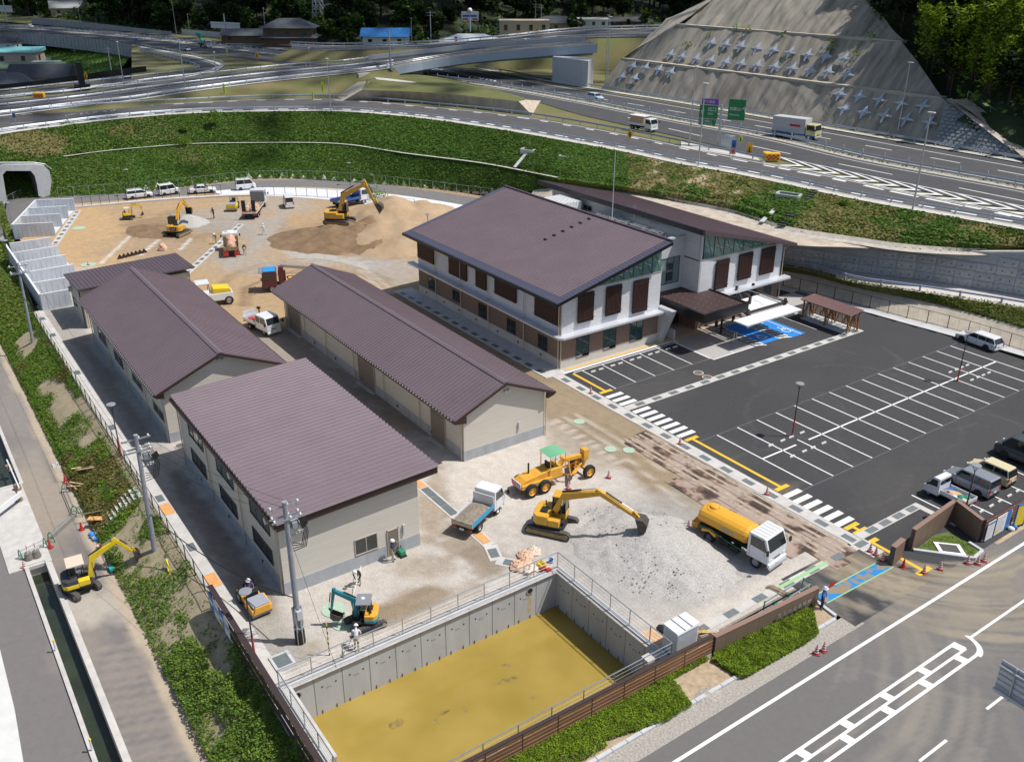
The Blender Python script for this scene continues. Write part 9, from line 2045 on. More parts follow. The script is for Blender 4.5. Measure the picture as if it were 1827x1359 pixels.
 def seg2(a,b,w0,w1,wd,name,mm):
  d=(b-a).normalized();nn=Vc((-d.z,0,d.x));P_=[a-nn*w0/2,b-nn*w1/2,b+nn*w1/2,a+nn*w0/2];return MB().prism([p-Vc((0,wd/2,0))for p in P_],(0,wd,0)).bd(name,mm,t,bevel=.02)
 k=thick*S;d1,d2=(bd-f).normalized(),(e-bd).normalized();n1,n2=Vc((-d1.z,0,d1.x)),Vc((-d2.z,0,d2.x));nb_=(n1+n2).normalized()
 P_=[f-n1*k*.5,bd-nb_*k*.75,e-n2*k*.4,e+n2*k*.4,bd+nb_*k*.75,f+n1*k*.5];yy=Vc((0,k*.42,0));B1=MB();B1.prism([p-yy for p in(P_[0],P_[1],P_[4],P_[5])],yy*2);B1.prism([p-yy for p in(P_[1],P_[2],P_[3],P_[4])],yy*2);B1.bd('boom',m,t,norm=True)
 ex=(e-wr).normalized();top=e+ex*k*.9;seg2(top,wr,k*.95,k*.5,k*.62,'stick',m)
 def cyl(a,b,r,name):
  m_=a.lerp(b,.58);o=MB().cyl(a,m_,r,n=8).bd(name,M_cha,t);MB().cyl(m_,b,r*.55,n=8).bd('piston_rod',M_chr,o)
 s_=f+Vc((.35*S,0,-.15*S));cyl(s_+Vc((0,k*.5,0)),f.lerp(bd,.85)+Vc((0,k*.5,0)),k*.16,'boom_cylinder');cyl(s_-Vc((0,k*.5,0)),f.lerp(bd,.85)-Vc((0,k*.5,0)),k*.16,'boom_cylinder')
 cyl(bd+nb_*k*.9,top+(n2*k*.25),k*.17,'stick_cylinder');sd_=(wr-e).normalized();ns_=Vc((-sd_.z,0,sd_.x));ns_=ns_ if ns_.x>0 else-ns_
 cyl(e.lerp(wr,.1)+ns_*k*.75,e.lerp(wr,.86)+ns_*k*.7,k*.14,'bucket_cylinder');MB().bar(e.lerp(wr,.86)+ns_*k*.7,wr+(tp-wr)*.3+ns_*k*.8,k*.5,k*.2).bar(e.lerp(wr,.86)+ns_*k*.7,wr,k*.5,k*.2).bd('bucket_link',m if m is not M_et else M_cha,t)
 d=(tp-wr);L_=d.length;d.normalize();nb2=Vc((-d.z,0,d.x));nb2=nb2 if nb2.x<0 else-nb2;bwid=bk*S*.8
 prof=[wr-d*.05,wr+nb2*-.45*L_+d*.10*L_,wr-nb2*.62*L_+d*.45*L_,wr-nb2*.45*L_+d*.85*L_,wr-nb2*.05*L_+d*1.02*L_];bm2=MB();hw_=Vc((0,bwid/2,0))
 for a,b in zip(prof,prof[1:]):bm2.hexa([a-hw_,b-hw_,b+hw_,a+hw_,a-hw_+nb2*.03,b-hw_+nb2*.03,b+hw_+nb2*.03,a+hw_+nb2*.03])
 for sg in(-1,1):bm2.prism([p+hw_*sg for p in prof],(0,-.03*sg,0))
 for i in range(4):q=tp+Vc((0,(-.5+i/3)*bwid,0));bm2.bar(q-d*.05,q+d*.12*S,.06*S,.04*S)
 bm2.bd('bucket',M_bkt,t);return t
rt_=R
exc('large golden-yellow excavator with black lettering, reaching over the gravel heap',Vc((-43.1,33.7,0)),R(36.4),R(34),1.12,M_ey,[(.25,1.7),(.95,3.05),(3.4,3.75),(6.,2.35),(6.3,1.25)],3.3,2.,2.15,'cab',None,1.05,roofm=None,back=1.25,thick=.36)
exb=exc('big yellow excavator standing on the dark soil heap in the back yard',Vc((-121.8,54.4,1.75)),R(50),R(40),1.35,M_ey,[(.3,2.),(.9,4.2),(4.2,5.9),(5.5,3.1),(6.1,1.8)],4.,2.5,2.7,'cab',None,1.2,back=2.1,thick=.40)
exc('yellow excavator seen from behind with bold white lettering on its counterweight',Vc((-135.2,34.6,0)),R(143),R(130),1.15,M_ey,[(.3,2.2),(1.1,3.5),(3.,4.3),(4.9,2.9),(4.9,1.9)],3.2,2.2,2.2,'cab',None,.95,back=1.35,logo='CAT',roofm=M_rub,thick=.36)
exc('tiny yellow excavator with a pale canopy at the back left of the yard',Vc((-148.8,31,0)),R(80),R(60),.72,M_eb,[(.45,.8),(.9,2.1),(2.,2.),(2.2,.9),(1.9,.4)],1.9,1.3,1.2,'canopy',M_bagw,.6,back=.75)
exc('small teal excavator with an orange-yellow hood and grey canopy beside the pond',Vc((-41.3,18.1,0)),R(-124),R(86),.80,M_et,[(.5,.55),(.62,1.95),(1.75,2.55),(2.,1.05),(1.3,.75)],2.2,1.35,1.35,'canopy',mat('canopy_grey',(.22,.24,.27),.5),.75,back=.85,stripe=M_eo,thick=.30)
exc('small bright yellow excavator with a cream canopy on the lower street',Vc((-58.5,4.95,-2.5)),R(86),R(20),.98,M_eb,[(.75,.85),(1.1,2.3),(2.75,3.05),(3.65,1.9),(3.75,1.2)],2.3,1.55,1.65,'canopy',M_bagw,.8,back=1.05,stripe=mat('hood_charcoal',(.05,.052,.06),.5),thick=.30)
a,b_=G(950,885),G(1045,838);t=thing('motor_grader','yellow-orange motor grader with a green canopy on the gravel','grader',Vc((-48.1,37.3,0)),R(88));
for x,sg in((-2.3,-1),(-2.3,1),(-1.1,-1),(-1.1,1)):wheel(t,x,sg*.85,.55,.36,sg,M_eo)
for sg in(-1,1):wheel(t,3.1,sg*.88,.55,.32,sg,M_eo)
MB().prism([(-3.,-.55,.65),(-.4,-.55,.65),(-.4,-.55,1.55),(-1.,-.55,1.55),(-2.6,-.55,1.35),(-3.,-.55,1.15)],(0,1.1,0)).bd('engine_hood',M_eo,t,bevel=.05);MB().box(-3.05,-.3,-.75,-.55,.75,1.05).box(-3.05,-.3,.55,.75,.75,1.05).bd('side_tank',M_eo,t);MB().box(-2.9,-.4,-.765,-.75,.9,.97).bd('grey_stripe',M_ink,t)
MB().box(-.5,.75,-.6,.6,.75,1.6).bd('cockpit',M_eo,t,bevel=.04);MB().prism([(.7,-.15,1.5),(1.2,-.15,1.95),(3.2,-.15,1.75),(3.5,-.15,1.3),(3.3,-.15,1.),(3.,-.15,1.45),(1.3,-.15,1.6),(.8,-.15,1.1)],(0,.3,0)).bd('gooseneck',M_eo,t,bevel=.03);MB().box(3.,3.5,-.28,.28,1.2,2.15).bd('nose',M_eo,t,bevel=.04);MB().bar((3.1,-.8,.55),(3.1,.8,.55),.18,.2).bar((3.1,0,.55),(3.2,0,1.3),.2,.2).bd('front_axle',M_eo,t)
cv=[];
for i in range(7):
 x=-.55+1.6*i/6
 for y in(-.8,.8):cv.append((x,y,2.75+.12*math.sin(math.pi*i/6)))
MB().add(cv,[(2*i,2*i+2,2*i+3,2*i+1)for i in range(6)]).bd('canopy',mat('canopy_green',(.16,.42,.24),.6),t)
p_=MB()
for x in(-.45,.95):
 for y in(-.65,.65):p_.bar((x,y,1.4),(x,y,2.76),.05,.05)
p_.bd('canopy_posts',M_eo,t);MB().box(-.3,.15,-.25,.25,1.5,1.65).box(-.38,-.28,-.25,.25,1.6,2.1).bd('seat',M_rub,t);MB().cyl((.55,0,1.5),(.4,0,1.95),.03,n=6).lathe([(.2,1.95),(.22,1.98)],(.4,0,0),12).bd('steering_column',M_rub,t);MB().cyl((-1.9,.2,1.4),(-1.9,.2,2.3),.07,n=8).bd('exhaust',M_cha,t)
MB().lathe([(.62,.62),(.72,.62),(.72,.72),(.62,.72)],(1.7,0,0),16).bd('blade_circle',M_eo,t);o=MB().prism([(.0,-1.45,.12),(.08,-1.45,.3),(.0,-1.45,.55),(-.06,-1.45,.3)],(0,2.9,0)).bd('blade',M_bkt,t);o.location=(1.8,0,0);o.rotation_euler.z=R(-35)
lk=MB()
for sg in(-1,1):lk.bar((1.3,sg*.5,2.),(1.5,sg*.6,.7),.09,.09).bar((1.1,sg*.1,1.9),(1.35,sg*.55,1.9),.1,.1).bar((2.9,sg*.15,1.),(1.7,sg*.6,.7),.1,.1).bar((2.1,sg*.45,1.5),(2.,sg*.4,.6),.07,.07)
lk.bd('blade_links',M_eo,t);MB().box(-3.12,-3.05,-.55,.55,.7,1.2).bd('rear_guard',M_bw,t)
for k in range(5):o=MB().prism([(-3.135,-.55+k*.24,.72),(-3.135,-.43+k*.24,.72),(-3.135,-.30+k*.24,1.18),(-3.135,-.42+k*.24,1.18)],(.012,0,0)).bd('warning_stripe',M_cone,t)
def roller(label,loc,hd,m=M_eo,hood=M_ink,big=1.):
 t=thing('road_roller',label,'road roller',loc,hd);t.scale=(big,)*3
 o=MB().cyl((1.,-.62,.42),(1.,.62,.42),.42,n=24).bd('drum',mat('drum_steel',(.33,.32,.31),.4,.6),t);MB().prism([(.3,-.66,.45),(1.5,-.66,.45),(1.45,-.66,.8),(.3,-.66,.95)],(0,1.32,0)).bd('front_frame',m,t,bevel=.03);MB().box(.32,1.42,-.55,.55,.85,1.02).bd('hood',hood,t,bevel=.04);MB().box(1.42,1.50,-.5,.5,.6,.9).bd('nose_panel',m,t)
 MB().box(-1.2,.2,-.55,.55,.45,.75).bd('rear_frame',m,t,bevel=.03);MB().box(-.1,.2,-.35,.35,.75,1.2).bd('dash',M_rub,t,bevel=.02);MB().box(-.75,-.35,-.25,.25,.85,.95).box(-.85,-.75,-.25,.25,.9,1.3).bd('seat',M_rub,t,bevel=.03)
 for y in(-.5,.5):wheel(t,-.85,y,.42,.22,1 if y>0 else-1)
 MB().tube([(-.9,-.5,.75),(-.9,-.5,1.35),(-.9,.5,1.35),(-.9,.5,.75)],.025,6).bd('guard_rail',M_cha,t);return t
roller('orange ride-on road roller with a grey hood and driver, beside the left kerb',Vc((-46.9,13.15,0)),R(3));roller('small yellow roller parked at the back of the sand yard',Vc((-145.6,46.7,0)),R(-28),M_eb,M_ink,1.25)
t=thing('tyre_roller','white and bright yellow tyre roller poking out behind the left shed roof','road roller',Vc((-102.9,29.6,0)),R(80));MB().prism([(-2.2,-.9,.6),(1.9,-.9,.6),(1.9,-.9,1.5),(-2.2,-.9,1.5)],(0,1.8,0)).bd('body',M_vw,t,bevel=.08);MB().prism([(-.4,-.85,1.5),(1.8,-.85,1.5),(1.6,-.85,2.),(-.3,-.85,2.15)],(0,1.7,0)).bd('hood',M_eb,t,bevel=.08);MB().box(-2.1,-.6,-.9,.9,2.75,2.85).bd('canopy',M_vw,t,bevel=.03)
for x in(-2,-.7):
 for y in(-.8,.8):MB().bar((x,y,1.5),(x,y,2.75),.06,.06).bd('canopy_post',M_cha,t)
for x in(-1.5,1.35):
 for y in(-.75,-.25,.25,.75):wheel(t,x,y,.52,.4,1 if y>0 else-1)
#  people
M_skin=mat('skin',(.42,.25,.16),.6);M_nav=mat('navy_cloth',(.03,.035,.10),.85,var=.2,scale=8);M_khk=mat('khaki_cloth',(.36,.36,.24),.85,var=.15,scale=8);M_wht=mat('white_cloth',(.62,.63,.67),.85,var=.1,scale=8);M_blk=mat('black_cloth',(.02,.02,.025),.85);M_pur=mat('purple_cloth',(.14,.09,.22),.85,var=.2,scale=8);M_helm=mat('helmet_white',(.80,.80,.78),.3);M_boot=mat('boot_dark',(.05,.045,.04),.8);M_grc=mat('grey_cloth',(.22,.24,.24),.85)
def psn(label,loc,hd,pose='stand',top=M_nav,leg=M_khk,hat=M_helm,group=None):
 t=thing('person',label,'person',loc,hd);V={};z=Vc
 bend=dict(stand=0,lean=.9,walk=.1,sit=.15,stoop=.6)[pose];hip=Vc((0,0,.90))if pose!='sit' else Vc((0,0,.05));ca,sa=math.cos(bend),math.sin(bend)
 def up_(d,y=0,f=0):return hip+Vc((sa*d+ca*f,y,ca*d-sa*f))
 V['pel']=hip;V['bel']=up_(.16);V['che']=up_(.38);V['nek']=up_(.54);V['hea']=up_(.60,0,.02);V['cro']=up_(.76,0,.04)
 for s,sg in(('l',1),('r',-1)):
  V['sh'+s]=up_(.47,sg*.19);V['el'+s]=up_(.24,sg*.27,.08 if pose=='stand' else.2);V['ha'+s]=(up_(.02,sg*.25,.12)if pose=='stand' else up_(.12,sg*.12,.45));V['fi'+s]=V['ha'+s]+(V['ha'+s]-V['el'+s]).normalized()*.09
  st=dict(stand=.04,lean=.16,walk=.26,sit=0,stoop=.18)[pose]*sg;V['hp'+s]=hip+Vc((0,sg*.09,-.03))
  if pose=='sit':V['kn'+s]=hip+Vc((.42,sg*.13,.02));V['an'+s]=hip+Vc((.46,sg*.13,-.40));V['to'+s]=hip+Vc((.60,sg*.14,-.44))
  else:V['kn'+s]=Vc((st*.5+.03,sg*.10,.48));V['an'+s]=Vc((st-.02,sg*.11,.08));V['to'+s]=Vc((st+.15,sg*.13,.035))
 rad=dict(pel=.135,bel=.125,che=.145,nek=.06,hea=.085,cro=.075,sh=.07,el=.05,ha=.035,fi=.035,hp=.095,kn=.06,an=.045,to=.04);names=list(V);E_=[('pel','bel',1),('bel','che',0),('che','nek',0),('nek','hea',2),('hea','cro',2)]
 for s in 'lr':E_+=[('che','sh'+s,0),('sh'+s,'el'+s,0),('el'+s,'ha'+s,0),('ha'+s,'fi'+s,2),('pel','hp'+s,1),('hp'+s,'kn'+s,1),('kn'+s,'an'+s,1),('an'+s,'to'+s,3)]
 me=bpy.data.meshes.new('person_mesh');me.from_pydata([V[n]for n in names],[(names.index(a),names.index(b))for a,b,_ in E_],[]);o=bpy.data.objects.new('tmp',me);COL.objects.link(o)
 sk=o.modifiers.new('skin','SKIN');sk.use_smooth_shade=True
 for i,n in enumerate(names):
  r=rad.get(n,rad.get(n[:2]));me.skin_vertices[0].data[i].radius=(r,r*(.8 if n in('che','bel','pel')else 1));me.skin_vertices[0].data[i].use_root=(i==0)
 ss=o.modifiers.new('sub','SUBSURF');ss.levels=1;ss.render_levels=1
 dg=bpy.context.evaluated_depsgraph_get();dg.update();m2=bpy.data.meshes.new_from_object(o.evaluated_get(dg));bpy.data.objects.remove(o);m2.materials.clear()
 for m_ in(top,leg,M_skin,M_boot):m2.materials.append(m_)
 for p in m2.polygons:
  c=p.center;best=(9,0)
  for a,b,k in E_:
   A,B=V[a],V[b];u=max(0,min(1,(c-A).dot(B-A)/(B-A).length_squared));d=(c-A.lerp(B,u)).length-rad.get(a,rad.get(a[:2]))*.6
   if d<best[0]:best=(d,k)
  p.material_index=best[1]
 link('body',m2,t);hc=up_(.73,0,.035);f=(V['cro']-V['hea']).normalized();fr_=Vc((ca,0,-sa)).normalized()
 hm=MB().ball((0,0,0),.135,14,6,sc=(1.1,1,.95),half=True).bd('helmet' if hat is M_helm else 'hat',hat,t,smooth=True);hm.location=hc;hm.rotation_euler=(0,bend,0);MB().lathe([(.14,0),(.19 if hat is not M_helm else.165,-.01),(.14,.02)],(.02,0,0),14).bd('brim',hat,hm)
 fc=MB().ball((.098,0,-.085),.018,6,4).bd('nose',M_skin,hm);MB().ball((.09,.035,-.05),.012,6,4).ball((.09,-.035,-.05),.012,6,4).bd('eyes',M_rub,hm);MB().box(.085,.095,-.025,.025,-.13,-.12).bd('mouth',M_tl,hm);return t
def gp_(x,y,z=0):return G(x,y,z)
psn('worker in a navy jacket and khaki trousers standing by the workshop door',gp_(701,1000),R(60),'stand',M_nav,M_khk)
psn('worker in a black vest bending over a long white-handled rake',gp_(642,1040),R(-50),'lean',M_blk,M_khk);MBr=MB();p=gp_(628,1072);q=gp_(646,1030)+Vc((0,0,.95));t=thing('rake','long white-handled rake held by the bending worker','rake',p);MB().cyl((0,0,.05),q-p,.022,n=6).bd('handle',M_bw,t);MB().box(-.35,.35,-.03,.03,0,.07).bd('rake_head',M_bkt,t)
psn('worker in a white shirt stooping between the digger and the pond railing',gp_(637,1160),R(150),'stoop',M_wht,M_khk);p=gp_(612,1170);q=gp_(636,1150)+Vc((0,0,.95));t=thing('shovel','dark shovel in the hands of the worker in white','shovel',p);MB().cyl((0,0,.1),q-p,.022,n=6).bd('handle',M_plk,t);MB().box(-.12,.12,-.02,.02,0,.25).bd('blade',M_bkt,t)
psn('dark-clothed person standing alone on the levelled sand',gp_(382,390),R(-60),'walk',M_blk,M_blk,M_blk);psn('worker in white overalls walking beside the flatbed truck',gp_(472,419),R(-150),'walk',M_wht,M_wht);psn('worker in grey with a white helmet left of the dump truck',gp_(386,434),R(-40),'stoop',M_grc,M_khk);psn('worker in black and beige right of the dump truck',gp_(437,455),R(160),'lean',M_blk,M_khk)
psn('gate guard in a sun hat and blue vest at the end of the brown wall',gp_(1465,1086),R(20),'stand',mat('vest_blue',(.12,.2,.5),.8,var=.6,scale=9),M_nav,M_wht);t=thing('flag','red flag held up by the gate guard','flag',gp_(1466,1084)+Vc((0,0,1.1)));MB().cyl((0,0,0),(.1,.2,.7),.012,n=5).bd('stick',M_bw,t);MB().prism([(.05,.1,.3),(.1,.75,.35),(.12,.8,.75),(.1,.2,.7)],(.01,0,.004)).bd('cloth',M_cone,t)
c=Vc((-46.9,13.15,0));psn('roller driver in a purple shirt and white helmet',c+Vc((-.60,-.0,.92)),R(3),'sit',M_pur,M_khk);psn('teal digger driver in a grey shirt and white helmet',Vc((-41.3,18.1,1.15))+Vc((.0,.1,0)),R(-124),'sit',M_grc,M_khk)
pc_=thing('plate_compactor','green plate compactor in front of the workshop door','compactor',gp_(717,990));MB().box(-.25,.25,-.2,.2,.1,.42).bd('engine',M_gate,pc_,bevel=.03);MB().box(-.33,.33,-.24,.24,0,.08).bd('plate',M_cha,pc_);MB().tube([(-.2,-.12,.3),(-.6,-.12,.95),(-.6,.12,.95),(-.2,.12,.3)],.02,5).bd('handle',M_cha,pc_)
#  houses beyond the highway
M_wall1=mat('house_wall_white',(.55,.55,.54),.8);M_wall2=mat('house_wall_beige',(.42,.35,.27),.8);M_wood=mat('house_wood',(.13,.085,.055),.8);M_til=mat('tile_grey',(.085,.095,.105),.6,var=.2,scale=.8);M_tilb=mat('tile_blue',(.015,.13,.36),.5,var=.2,scale=.8);M_tild=mat('tile_dark',(.045,.05,.06),.6,var=.2,scale=.8);M_wg=mat('warehouse_green',(.02,.18,.12),.6)
def fho(label,px_,py_,L_,D,H_,ang,wm_,rm,z=HZ,roof='gable',rh=2.2,lower=None,cat='house',name='house',ov=.6,wins=3):
 t=thing(name,label,cat,G(px_,py_,z),R(ang));l,d=L_/2,D/2;MB().box(-l,l,-d,d,-1,H_).bd('wall',wm_,t)
 if roof=='gable':v=[(-l-ov,-d-ov,H_),(l+ov,-d-ov,H_),(l+ov,d+ov,H_),(-l-ov,d+ov,H_),(-l-ov,0,H_+rh),(l+ov,0,H_+rh)];f=[(0,1,5,4),(2,3,4,5),(0,4,3),(1,2,5),(0,3,2,1)]
 elif roof=='hip':v=[(-l-ov,-d-ov,H_),(l+ov,-d-ov,H_),(l+ov,d+ov,H_),(-l-ov,d+ov,H_),(-l*.45,0,H_+rh),(l*.45,0,H_+rh)];f=[(0,1,5,4),(2,3,4,5),(0,4,3),(1,2,5),(0,3,2,1)]
 else:v=[(-l-ov,-d-ov,H_),(l+ov,-d-ov,H_),(l+ov,d+ov,H_),(-l-ov,d+ov,H_),(-l-ov,-d-ov,H_+.3),(l+ov,-d-ov,H_+.3),(l+ov,d+ov,H_+.3+rh),(-l-ov,d+ov,H_+.3+rh)];f=[(0,1,5,4),(1,2,6,5),(2,3,7,6),(3,0,4,7),(4,5,6,7),(0,3,2,1)]
 MB().add(v,f).bd('roof',rm,t)
 if lower:MB().add([(-l-1.6,-d-1.6,lower),(l+1.6,-d-1.6,lower),(l+1.6,d+1.6,lower),(-l-1.6,d+1.6,lower),(-l,-d,lower+.9),(l,-d,lower+.9),(l,d,lower+.9),(-l,d,lower+.9)],[(0,1,5,4),(1,2,6,5),(2,3,7,6),(3,0,4,7),(0,3,2,1)]).bd('lower_roof',rm,t)
 for i in range(wins):
  x=-l+L_*(i+.5)/wins
  for sg in(-1,1):o=MB().box(x-.7,x+.7,*sorted((sg*d,sg*(d+.06))),H_*.45,H_*.8).bd('window',M_gl,t)
 for sg in(-1,1):MB().box(*sorted((sg*l,sg*(l+.06))),-.8,.8,H_*.4,H_*.8).bd('window',M_gl,t)
 return t
fho('old two-storey tiled house with brown walls beyond the highway',520,82,17,10,6.2,57,M_wood,M_til,rh=3.,roof='hip',lower=3.,ov=1.2);fho('low grey-tiled outbuilding left of the old two-storey house',445,76,18,8,2.6,57,M_wood,M_til,rh=2.2);fho('white-walled house with a bright blue tiled roof',690,86,15,9,4.,55,M_wall1,M_tilb,rh=2.6,roof='gable',ov=1.);fho('small house with a faded red roof behind the blue-roofed one',655,66,8,6,3,60,M_wall2,mat('tile_red',(.30,.12,.07),.7),rh=1.8,roof='hip')
fho('dark green warehouse with a flat roof',872,57,16,10,4.5,57,M_wg,M_til,rh=.4,roof='shed',cat='warehouse',name='warehouse',wins=0);fho('small shelter with a bright sky-blue roof above the green warehouse',903,48,12,6,5.,57,M_wall1,mat('roof_sky',(.02,.33,.68),.5),rh=.4,roof='shed',cat='shelter',name='shelter');fho('beige two-storey building with a flat roof beside the blue shelter',935,66,20,10,6,57,M_wall2,M_wall2,rh=.1,roof='shed',cat='building',name='building',ov=.1,wins=4)
fho('dark tiled house with pale walls among garden trees',990,56,20,12,3.6,57,M_wall2,M_tild,rh=2.6,roof='hip',ov=1.2);fho('small flat-roofed white house at the right of the group',1057,52,13,8,4,57,M_wall1,M_wall1,rh=.3,roof='shed',ov=.4);fho('long low dark-roofed building at the foot of the wooded hill',1105,48,20,8,2.5,57,M_wood,M_tild,rh=1.8);fho('wide white tent-like roof just beyond the bridge',840,78,22,12,1.2,57,M_wall1,paint('roof_white',(.74,.76,.78)),rh=2.2,roof='hip',cat='shed',name='shed',wins=0)
fho('farmhouse with pale walls and a grey gable behind the noise wall',133,30,22,14,4.5,80,M_wall2,mat('roof_pale',(.33,.33,.32),.7),rh=3.5);fho('small blue-roofed house left of the pale farmhouse',105,24,10,8,4,70,M_wall2,M_tilb,rh=2)
sgn2=thing('shop_sign','white roadside shop sign with red and blue print on a white pole','sign',G(839,66,HZ));MB().cyl((0,0,0),(0,0,8),.4,n=8).bd('pole',M_bw,sgn2);MB().box(-.3,.3,-3.4,3.4,6,9.4).bd('panel',M_bw,sgn2);MB().box(.3,.36,-2.8,2.8,7.4,8.2).bd('blue_print',M_bb,sgn2);MB().box(.3,.36,-3,-.8,6.3,6.9).box(.3,.36,1,3,6.3,6.9).bd('red_print',M_cone,sgn2);MB().ball((0,0,9.8),1,10,6).bd('globe',M_bw,sgn2);sgn2.rotation_euler.z=R(-35)
for q in(('town house with a turquoise roof at the left edge',18,118,22,12,5,62,M_wall2,mat('roof_turquoise',(.16,.42,.44),.6),'shed',1.),('small white house with a dark roof behind the turquoise one',8,98,12,9,5,60,M_wall1,M_tild,'gable',2.2),('low building with a dull green roof at the left edge',35,138,26,14,3,62,M_wall2,mat('roof_green',(.09,.15,.08),.7),'shed',.8),('dark tiled house with pale gable trim beside the black machine',82,160,17,12,4,62,M_wall2,M_tild,'gable',3.4),('grey tiled house cut by the left edge',15,166,16,12,3.2,70,M_wall2,M_til,'hip',2.6),('small white flat-roofed annexe beside the green roof',84,130,8,5,3.2,62,M_wall1,M_wall1,'shed',.3)):
 fho(q[0],q[1],q[2],q[3],q[4],q[5],q[6],q[7],q[8],.7,q[9],q[10])
#  trees
def tree_proto(kind):
 t=thing('tree','tree','tree');H_=dict(round=8,dense=9,bamboo=13)[kind];s=MB()
 if kind=='bamboo':
  P=[];
  for k in range(4):
   a=rng.uniform(0,6.28);lx,ly=math.cos(a),math.sin(a);b=Vc((rng.uniform(-.8,.8),rng.uniform(-.8,.8),0));pts=[b+Vc((lx*2.6*(u**2.2),ly*2.6*(u**2.2),H_*(u-.12*u**4)))for u in np.linspace(0,1,7)];s.tube(pts,.06,5)
   n=420;u=rng.uniform(.30,1.,n);c=np.array([[lx*2.6*x**2.2+b.x,ly*2.6*x**2.2+b.y,H_*(x-.12*x**4)]for x in u]);r_=1.25*(1.15-u)[:,None]+.25;off=rng.normal(0,1,(n,3))*np.array([1,1,.7])*r_*.75;off[:,2]-=np.abs(off[:,0]+off[:,1])*.25;P.append(c+off)
  P=np.concatenate(P);mats=LY;size=.62
 else:
  P=[];nl=9 if kind=='round' else 12
  for k in range(nl):
   a=rng.uniform(0,6.28);rr=rng.uniform(.6,2.3);c=np.array([rr*math.cos(a),rr*math.sin(a),H_*rng.uniform(.38,.86)]);R_=rng.uniform(1.1,2.);n=150;d=rng.normal(0,1,(n,3));d/=np.linalg.norm(d,axis=1)[:,None];P.append(c+d*R_*(.55+.5*rng.random((n,1)))*np.array([1,1,.75]));s.bar(Vc((0,0,H_*.25)),Vc(tuple(c)),.12,.12)
  P=np.concatenate(P);mats=LD if kind=='dense' else[LD[1],LG[1],LD[0]];size=.85
 s.cyl((0,0,-1.5),(0,0,H_*.6),.24 if kind!='bamboo' else.08,.08,7);lfc(P,size,mats,'crown',t,kind=None,aspect=.7 if kind!='bamboo' else.4,tilt=1.1);s.bd('trunk',mat('bark',(.07,.05,.035),.9),t);return t
protos={k:[tree_proto(k)for _ in range(n)]for k,n in(('round',3),('dense',4),('bamboo',4))};used_p=set()
def plant(kind,p,sc,lb,grp,sz=None):
 i=int(rng.integers(0,len(protos[kind])));r=protos[kind][i];s3=(sc,sc,sc*(sz or rng.uniform(.85,1.2)))
 if(kind,i)not in used_p:used_p.add((kind,i));r.location=p;r.scale=s3;r.rotation_euler.z=rng.uniform(0,6.28);r['label']=lb;r['group']=grp;return r
 o=cpt(r,p,rng.uniform(0,6.28),lb,s3);o['group']=grp;return o
def hillpt():
 j=rng.random()**1.25*3.2;i=rng.uniform(12,92);j0,i0=int(j),int(i);a=HILLROWS[j0][i0].lerp(HILLROWS[j0][i0+1],i-i0);b=HILLROWS[j0+1][i0].lerp(HILLROWS[j0+1][i0+1],i-i0);return a.lerp(b,j-j0)
cnt=0;tries=0
while cnt<172 and tries<6000:
 tries+=1;p=hillpt();u,v=proj(p)
 if u<-40 or u>1330 or v<-14:continue
 if any(abs(u-a)<b_ and c_<v<d_ for a,b_,c_,d_ in((520,45,55,99),(690,44,66,99),(870,60,42,99),(990,110,40,99),(130,40,18,50),(855,80,52,99))):continue
 k='dense' if rng.random()<.62 else 'round';near=v>45;plant(k,p-Vc((0,0,.8)),rng.uniform(1.,1.6)*(1 if near else 1.7),'dark green broadleaf tree on the wooded hills beyond the highway','trees on the far hills');cnt+=1
for q in((640,76),(600,80),(628,84),(720,80),(745,78),(665,78),(400,60),(560,76),(585,72),(975,60),(1020,60),(1035,57),(1075,52),(1120,55),(350,55),(60,30),(80,33),(170,38),(200,44),(245,50),(280,54),(820,50),(800,66),(775,72),(1150,50),(1180,46)):
 plant('round',G(q[0],q[1],HZ-.3),rng.uniform(.55,.95),'smaller leafy tree between the houses and the highway','trees round the far houses')
shr=np.array([tuple(hillpt())for _ in range(15000)]);shr[:,2]+=rng.uniform(0,2.2,len(shr));lfc(shr,2.,[LD[1],LG[1],LD[0],DRY[1]],'hill_undergrowth',aspect=.7,tilt=1.)
def bz(x,y):
 e_=np.interp(x,[-118,-107,-90,-70,60],[23.5,22.5,14.8,8.2,8.]);return 8+(y-147.5)*1.02-1.6 if x<-88 else e_+(y-147.5)*.62
nb=0;tries=0
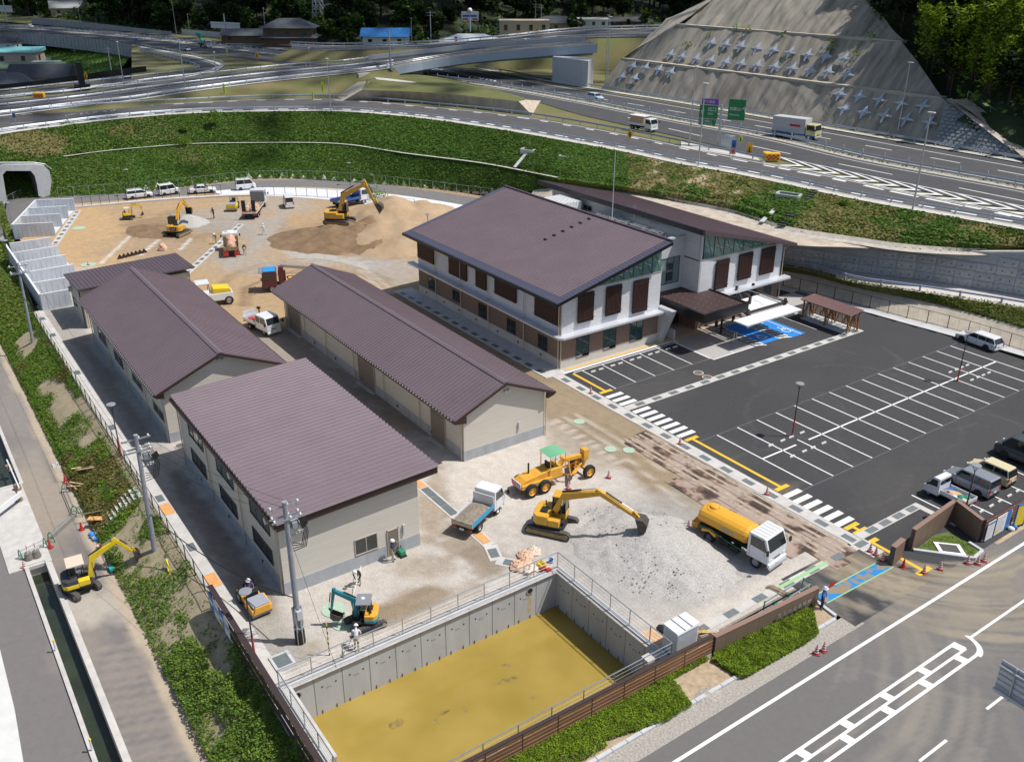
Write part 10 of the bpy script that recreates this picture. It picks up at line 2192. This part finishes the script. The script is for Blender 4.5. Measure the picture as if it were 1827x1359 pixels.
while nb<100 and tries<4000:
 tries+=1;x=rng.uniform(-122,-20);y=rng.uniform(152,200);z=bz(x,y);u,v=proj((x,y,z+3));lim=np.interp(v,[-60,0,75,165,215,285],[1500,1545,1640,1712,1765,1850])
 if u<lim or u>1920 or v<-190:continue
 f_=u>1640 and rng.random()<.75;k='bamboo' if f_ else 'dense';plant(k,Vc((x,y,z-.5)),rng.uniform(.95,1.3)if k=='bamboo' else rng.uniform(.8,1.2),'feathery yellow-green bamboo clump on the right-hand hill' if k=='bamboo' else 'dark evergreen tree on the right-hand hill above the rock slope','bamboo on the right-hand hill' if k=='bamboo' else 'evergreens on the right-hand hill');nb+=1
plant('bamboo',G(1738,205,13)-Vc((0,0,3.)),.55,'small round bright bamboo clump beside the footpath railing','bamboo by the path',1.)
P=[]
for _ in range(9000):
 x=rng.uniform(-118,-10);y=rng.uniform(150,205);P.append((x,y,bz(x,y)+rng.uniform(0,2.6)))
P=np.array(P);u,v=pxarr(P[:,0],P[:,1],P[:,2]);k=u>np.interp(v,[-60,0,75,165,215,285],[1490,1535,1630,1712,1760,1845]);lfc(P[k],1.1,LD+[LG[1],LY[2]],'hill_undergrowth',aspect=.6,tilt=1.1)
P=[]
for q in((1267,60),(1318,48),(1337,52),(1487,73),(1561,62),(1412,100),(1530,95),(1487,88),(1400,60),(1230,78)):
 c=onface(q[0],q[1],155,15.75,161.5,23.4)
 for _ in range(26):P.append((c.x+rng.normal(0,.7),c.y-.5+rng.normal(0,.3),c.z+rng.normal(0,.5)))
lfc(P,.55,LG,'slope_weeds')
for _ in(0,):
 P=np.concatenate([np.array([tuple(p+Vc((rng.normal(0,.4),rng.normal(0,.4),.1)))for p in interp(med,500)if rng.random()<.6 for _k in range(5)])]);P=P[:,:];lfc(P,.4,[LG[0],DRY[0]],'median_weeds')
#  layer of cloudy flakes added out of view to shade the far side
r9=np.random.default_rng(5);N=34000;gx=r9.uniform(-760,-120,N);gy=r9.uniform(-160,620,N)
edge=np.clip((-158-gx+(gy-80)*.12+(fbm(gx*.01,gy*.01,3,6)-.5)*60)/90,0,1)*np.clip(1.25-fbm(gx*.006+3,gy*.006,3,8),.3,1)*np.where(gy>135+(-150-gx)*.35,.55,1)
k=r9.random(N)<edge;gx,gy=gx[k],gy[k];hc_=480+r9.uniform(-12,12,len(gx));kk=1/math.tan(SUN_EL)
lfc(np.stack([gx+SUN.x*hc_*kk,gy+SUN.y*hc_*kk,hc_],-1),6.5,[mat('shade_cloud_white',(.8,.8,.82),1)],'shade_cloud',tilt=.35,aspect=.95)
